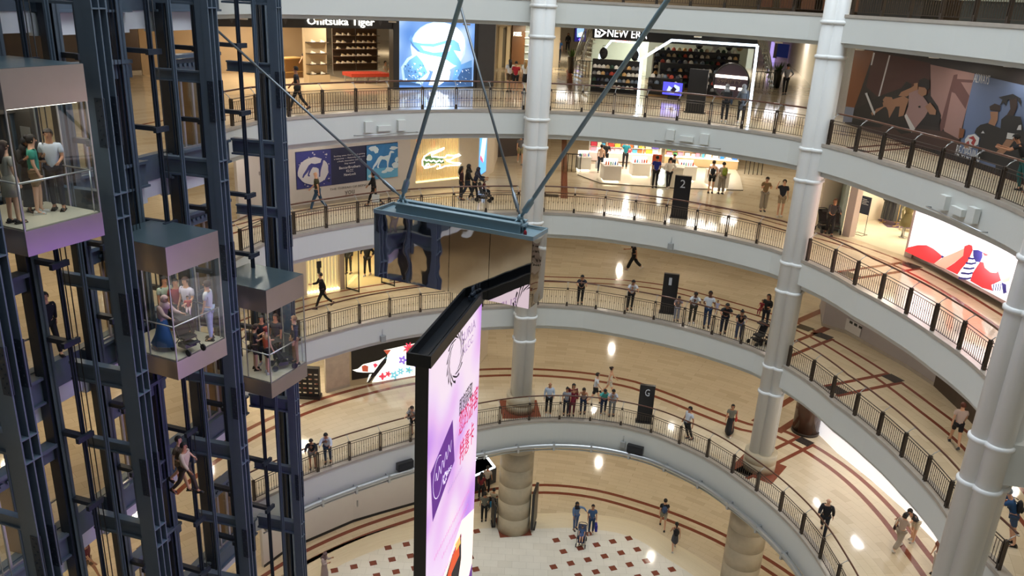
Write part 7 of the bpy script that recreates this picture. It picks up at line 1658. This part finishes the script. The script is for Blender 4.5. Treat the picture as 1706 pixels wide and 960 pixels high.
# wheelchair beside the stone column
def wheelchair(P, a):
    r = empty('wheelchair', P, a, label='wheelchair with a blue bag at its back beside the stone column', cat='wheelchair')
    for x in (-.28, .28): mb = MB(); mb.tube([(x, .30*math.cos(t), .30+.30*math.sin(t)) for t in [2*PI*k/20 for k in range(20)]], .02, 6, closed=True); [mb.tube([(x, 0, .3), (x, .29*math.cos(k*PI/4), .3+.29*math.sin(k*PI/4))], .005, 4) for k in range(8)]; mb.build('wheel', H('1a1a1c', .5), r, local=True)
    mb = MB(); mb.box((0, .05, .5), (.46, .44, .05)); mb.box((0, -.2, .75), (.46, .04, .45)); mb.build('seat', H('17181c', .7), r, local=True)
    mb = MB(); [mb.tube([(s, -.34, .98), (s, -.2, .95), (s, -.2, .5), (s, .3, .5), (s, .42, .12), (s, .55, .1)], .014, 6) for s in (-.23, .23)]; mb.build('frame', CHROME, r, local=True)
    mb = MB(); mb.box((.05, -.3, .62), (.3, .12, .3)); mb.build('bag', H('2a8ac0', .7), r, local=True, label='bright blue bag')
wheelchair(at('C', 822, 852), -.35)
person(at('C', 822, 850)+Vector((0, 0, .52)), 20, 'sit', ('tee', 'b8b09a'), (TR, '2a2c34'), ('short', '15110f'), 'm', 1.6, 'person with dark hair sitting in the wheelchair beside the stone column')
# people in the lifts: (car, px, py on the cabin floor)
LF = [
 (0, 99, 350, 165, 'stand2', ('tee', 'c9d2de'), (TR, '171826'), ('short', '1a1412'), 'm', 1.74, 'man in a white short-sleeved shirt with a bag strap in the nearest glass lift'),
 (0, 68, 356, 60, 'stand2', ('tee', '2f8f7c'), (SH_, '8a7050'), ('bun', '17100e'), 'l', 1.66, 'person in a green t-shirt in the nearest glass lift'),
 (0, 58, 352, 120, 'phone', ('long', '121318'), ('maxi', '101116'), ('scarf', '101014'), 'm', 1.60, 'woman all in black with a headscarf in the nearest glass lift'),
 (0, 26, 372, 30, 'stand', ('tee', 'b0aa9c'), ('skirt', 'aaa494'), ('long', '3a2820'), 'l', 1.66, 'woman in a beige dress with bare legs in the nearest glass lift'),
 (1, 275, 583, 110, 'push', ('tunic', 'b99d9c'), ('maxi', '3f6ea6'), ('scarf', 'c0a4a6'), 'l', 1.60, 'woman in a pink headscarf and blue skirt pushing a pushchair in the middle glass lift'),
 (1, 318, 560, 200, 'stand2', ('tee', 'cfcbe0'), (TR, '3a3c46'), ('short', '3a241c'), 'l', 1.74, 'man in a white t-shirt holding a baby in the middle glass lift'),
 (1, 300, 556, 150, 'stand', ('tee', '8c2434'), (TR, '23242c'), ('short', '150f0e'), 'm', 1.62, 'person in a red t-shirt behind the man in white in the middle glass lift'),
 (1, 282, 556, 130, 'stand', ('tee', '9cab98'), (TR, '2a2c34'), ('short', '150f0e'), 'm', 1.68, 'person in a pale green top at the back of the middle glass lift'),
 (1, 352, 566, 270, 'stand', ('tee', 'c9c9cf'), (TR, 'b4bfd8'), ('short', '3c2c24'), 'l', 1.72, 'person in pale blue trousers at the right of the middle glass lift'),
 (2, 447, 622, 40, 'stand2', ('tank', 'd4633e'), (SH_, '15151a'), ('bun', '8a3422'), 'l', 1.62, 'woman in an orange top and black shorts in the farthest glass lift'),
 (2, 427, 616, 70, 'phone', ('tee', '1a1c24'), (SH_, '4a4038'), ('bob', '2c1a14'), 'l', 1.60, 'woman in a striped dark top with a white bag in the farthest glass lift'),
 (2, 440, 606, 180, 'stand', ('long', '15151a'), (TR, '14151a'), ('long', '100d0d'), 'm', 1.70, 'person in black at the back of the farthest glass lift'),
 (2, 463, 604, 200, 'stand', ('tee', '232838'), (TR, '1c1e28'), ('short', '2a1a14'), 'm', 1.72, 'person in a navy top behind the pushchair in the farthest glass lift'),
 (2, 493, 606, 240, 'stand', ('jacket', '3c3e48'), (TR, 'b08a6c'), ('short', '8a6a50'), 'l', 1.70, 'person in a grey jacket and tan trousers at the right of the farthest glass lift'),
]
for ci, x, y, fc, pose, top, bot, hair, sk, h_, lab in LF:
    P = atz(CARS[ci][1]+.022, x, y); person(P, fc, pose, top, bot, hair, sk, h_, lab, shoes=R_.choice(['c8c4bc', '2a2420']))
pushchair(atz(CARS[1][1]+.022, 313, 584), 120, '26262a', 'dark pushchair pushed by the woman in pink in the middle glass lift')
pushchair(atz(CARS[2][1]+.022, 471, 612), 60, '1b1c22', 'black pushchair in the farthest glass lift')
person(atz(CARS[1][1]+.022, 318, 562)+Vector((.1, -.22, .95)), 160, 'sit', ('tee', 'b84a48'), (TR, 'd0b8c0'), ('short', '2a1a14'), 'l', .7, 'baby in red and white held in the middle glass lift')
# people on the lift lobby floors
for z_, x, y, fc, pose, top, bot, hair, sk, h_, lab in (
 ('2', 88, 590, 130, 'walk', ('long', '1b1d28'), (TR, '14151c'), ('short', '12100f'), 'l', 1.76, 'man in dark clothes walking in the lift lobby, seen at the left between steel columns'),
 ('1', 312, 822, 100, 'walk', ('long', 'b8a890'), (TR, '3a3024'), ('short', '15110f'), 'm', 1.70, 'person in a pale patterned shirt in the first floor lift lobby'),
 ('1', 304, 812, 100, 'walk2', ('tee', '5a4a3c'), (SH_, '8a7050'), ('short', '15110f'), 'l', 1.72, 'person in shorts in the first floor lift lobby, next to the patterned shirt'),
 ('G', 150, 968, 80, 'walk', ('tee', '6e2c3a'), (SH_, 'a08870'), ('long', '2c1a14'), 'l', 1.66, 'woman in a dark red top in the ground floor lobby at the bottom left'),
 ('3', 288, 150, 180, 'stand', ('long', 'c8c0b4'), (TR, '2a2a30'), ('short', '15110f'), 'm', 1.70, 'person in a pale top far back between the lift columns')):
    person(at(z_, x, y), fc, pose, top, bot, hair, sk, h_, lab)

wall('back', '3', [(985, 106), (1120, 110), (1252, 114)], AQUA)
area('corridor_fill', at('3', 945, 98)+Vector((0, 0, 3.0)), 4, 300, (1, .95, .85)); area('corridor_fill', at('3', 1310, 125)+Vector((0, 0, 3.0)), 4, 270, (.95, .93, 1)); area('corridor_fill', at('3', 1100, 118)+Vector((0, 0, 3.0)), 4, 300, (.92, 1, .97)); area('corridor_fill', at('3', 1200, 122)+Vector((0, 0, 3.0)), 4, 300, (.92, 1, .97))  # unseen fill lamps added to brighten the far third floor background
F_ = Frame(at('3', 1290, 104), at('3', 1330, 110), Z3)
for nm, x0, x1, y0, y1, c, e, lab in (('shop_window', 1294, 1312, 72, 97, '1f2c66', .3, 'dark blue shop window far back, right of the kiosk frame'), ('lit_shop_window', 1272, 1288, 68, 118, 'b8a4f0', 1.0, 'tall lilac glowing shop window right of the kiosk frame'), ('bright_shop_window', 1331, 1356, 74, 112, 'cfc4b0', .5, 'pale shop windows far back beside the second column')):
    mb = MB(); F_.pbox(mb, x0, y0, x1, y1, 0, .08); r_ = mb.build(nm, H(c, .4, 0, e), label=lab, cat='shop window'); mb = MB(); F_.pbox(mb, x0-.6, y0-1, x0, y1, 0, .14); mb.build('window_frame', SILVER, r_)
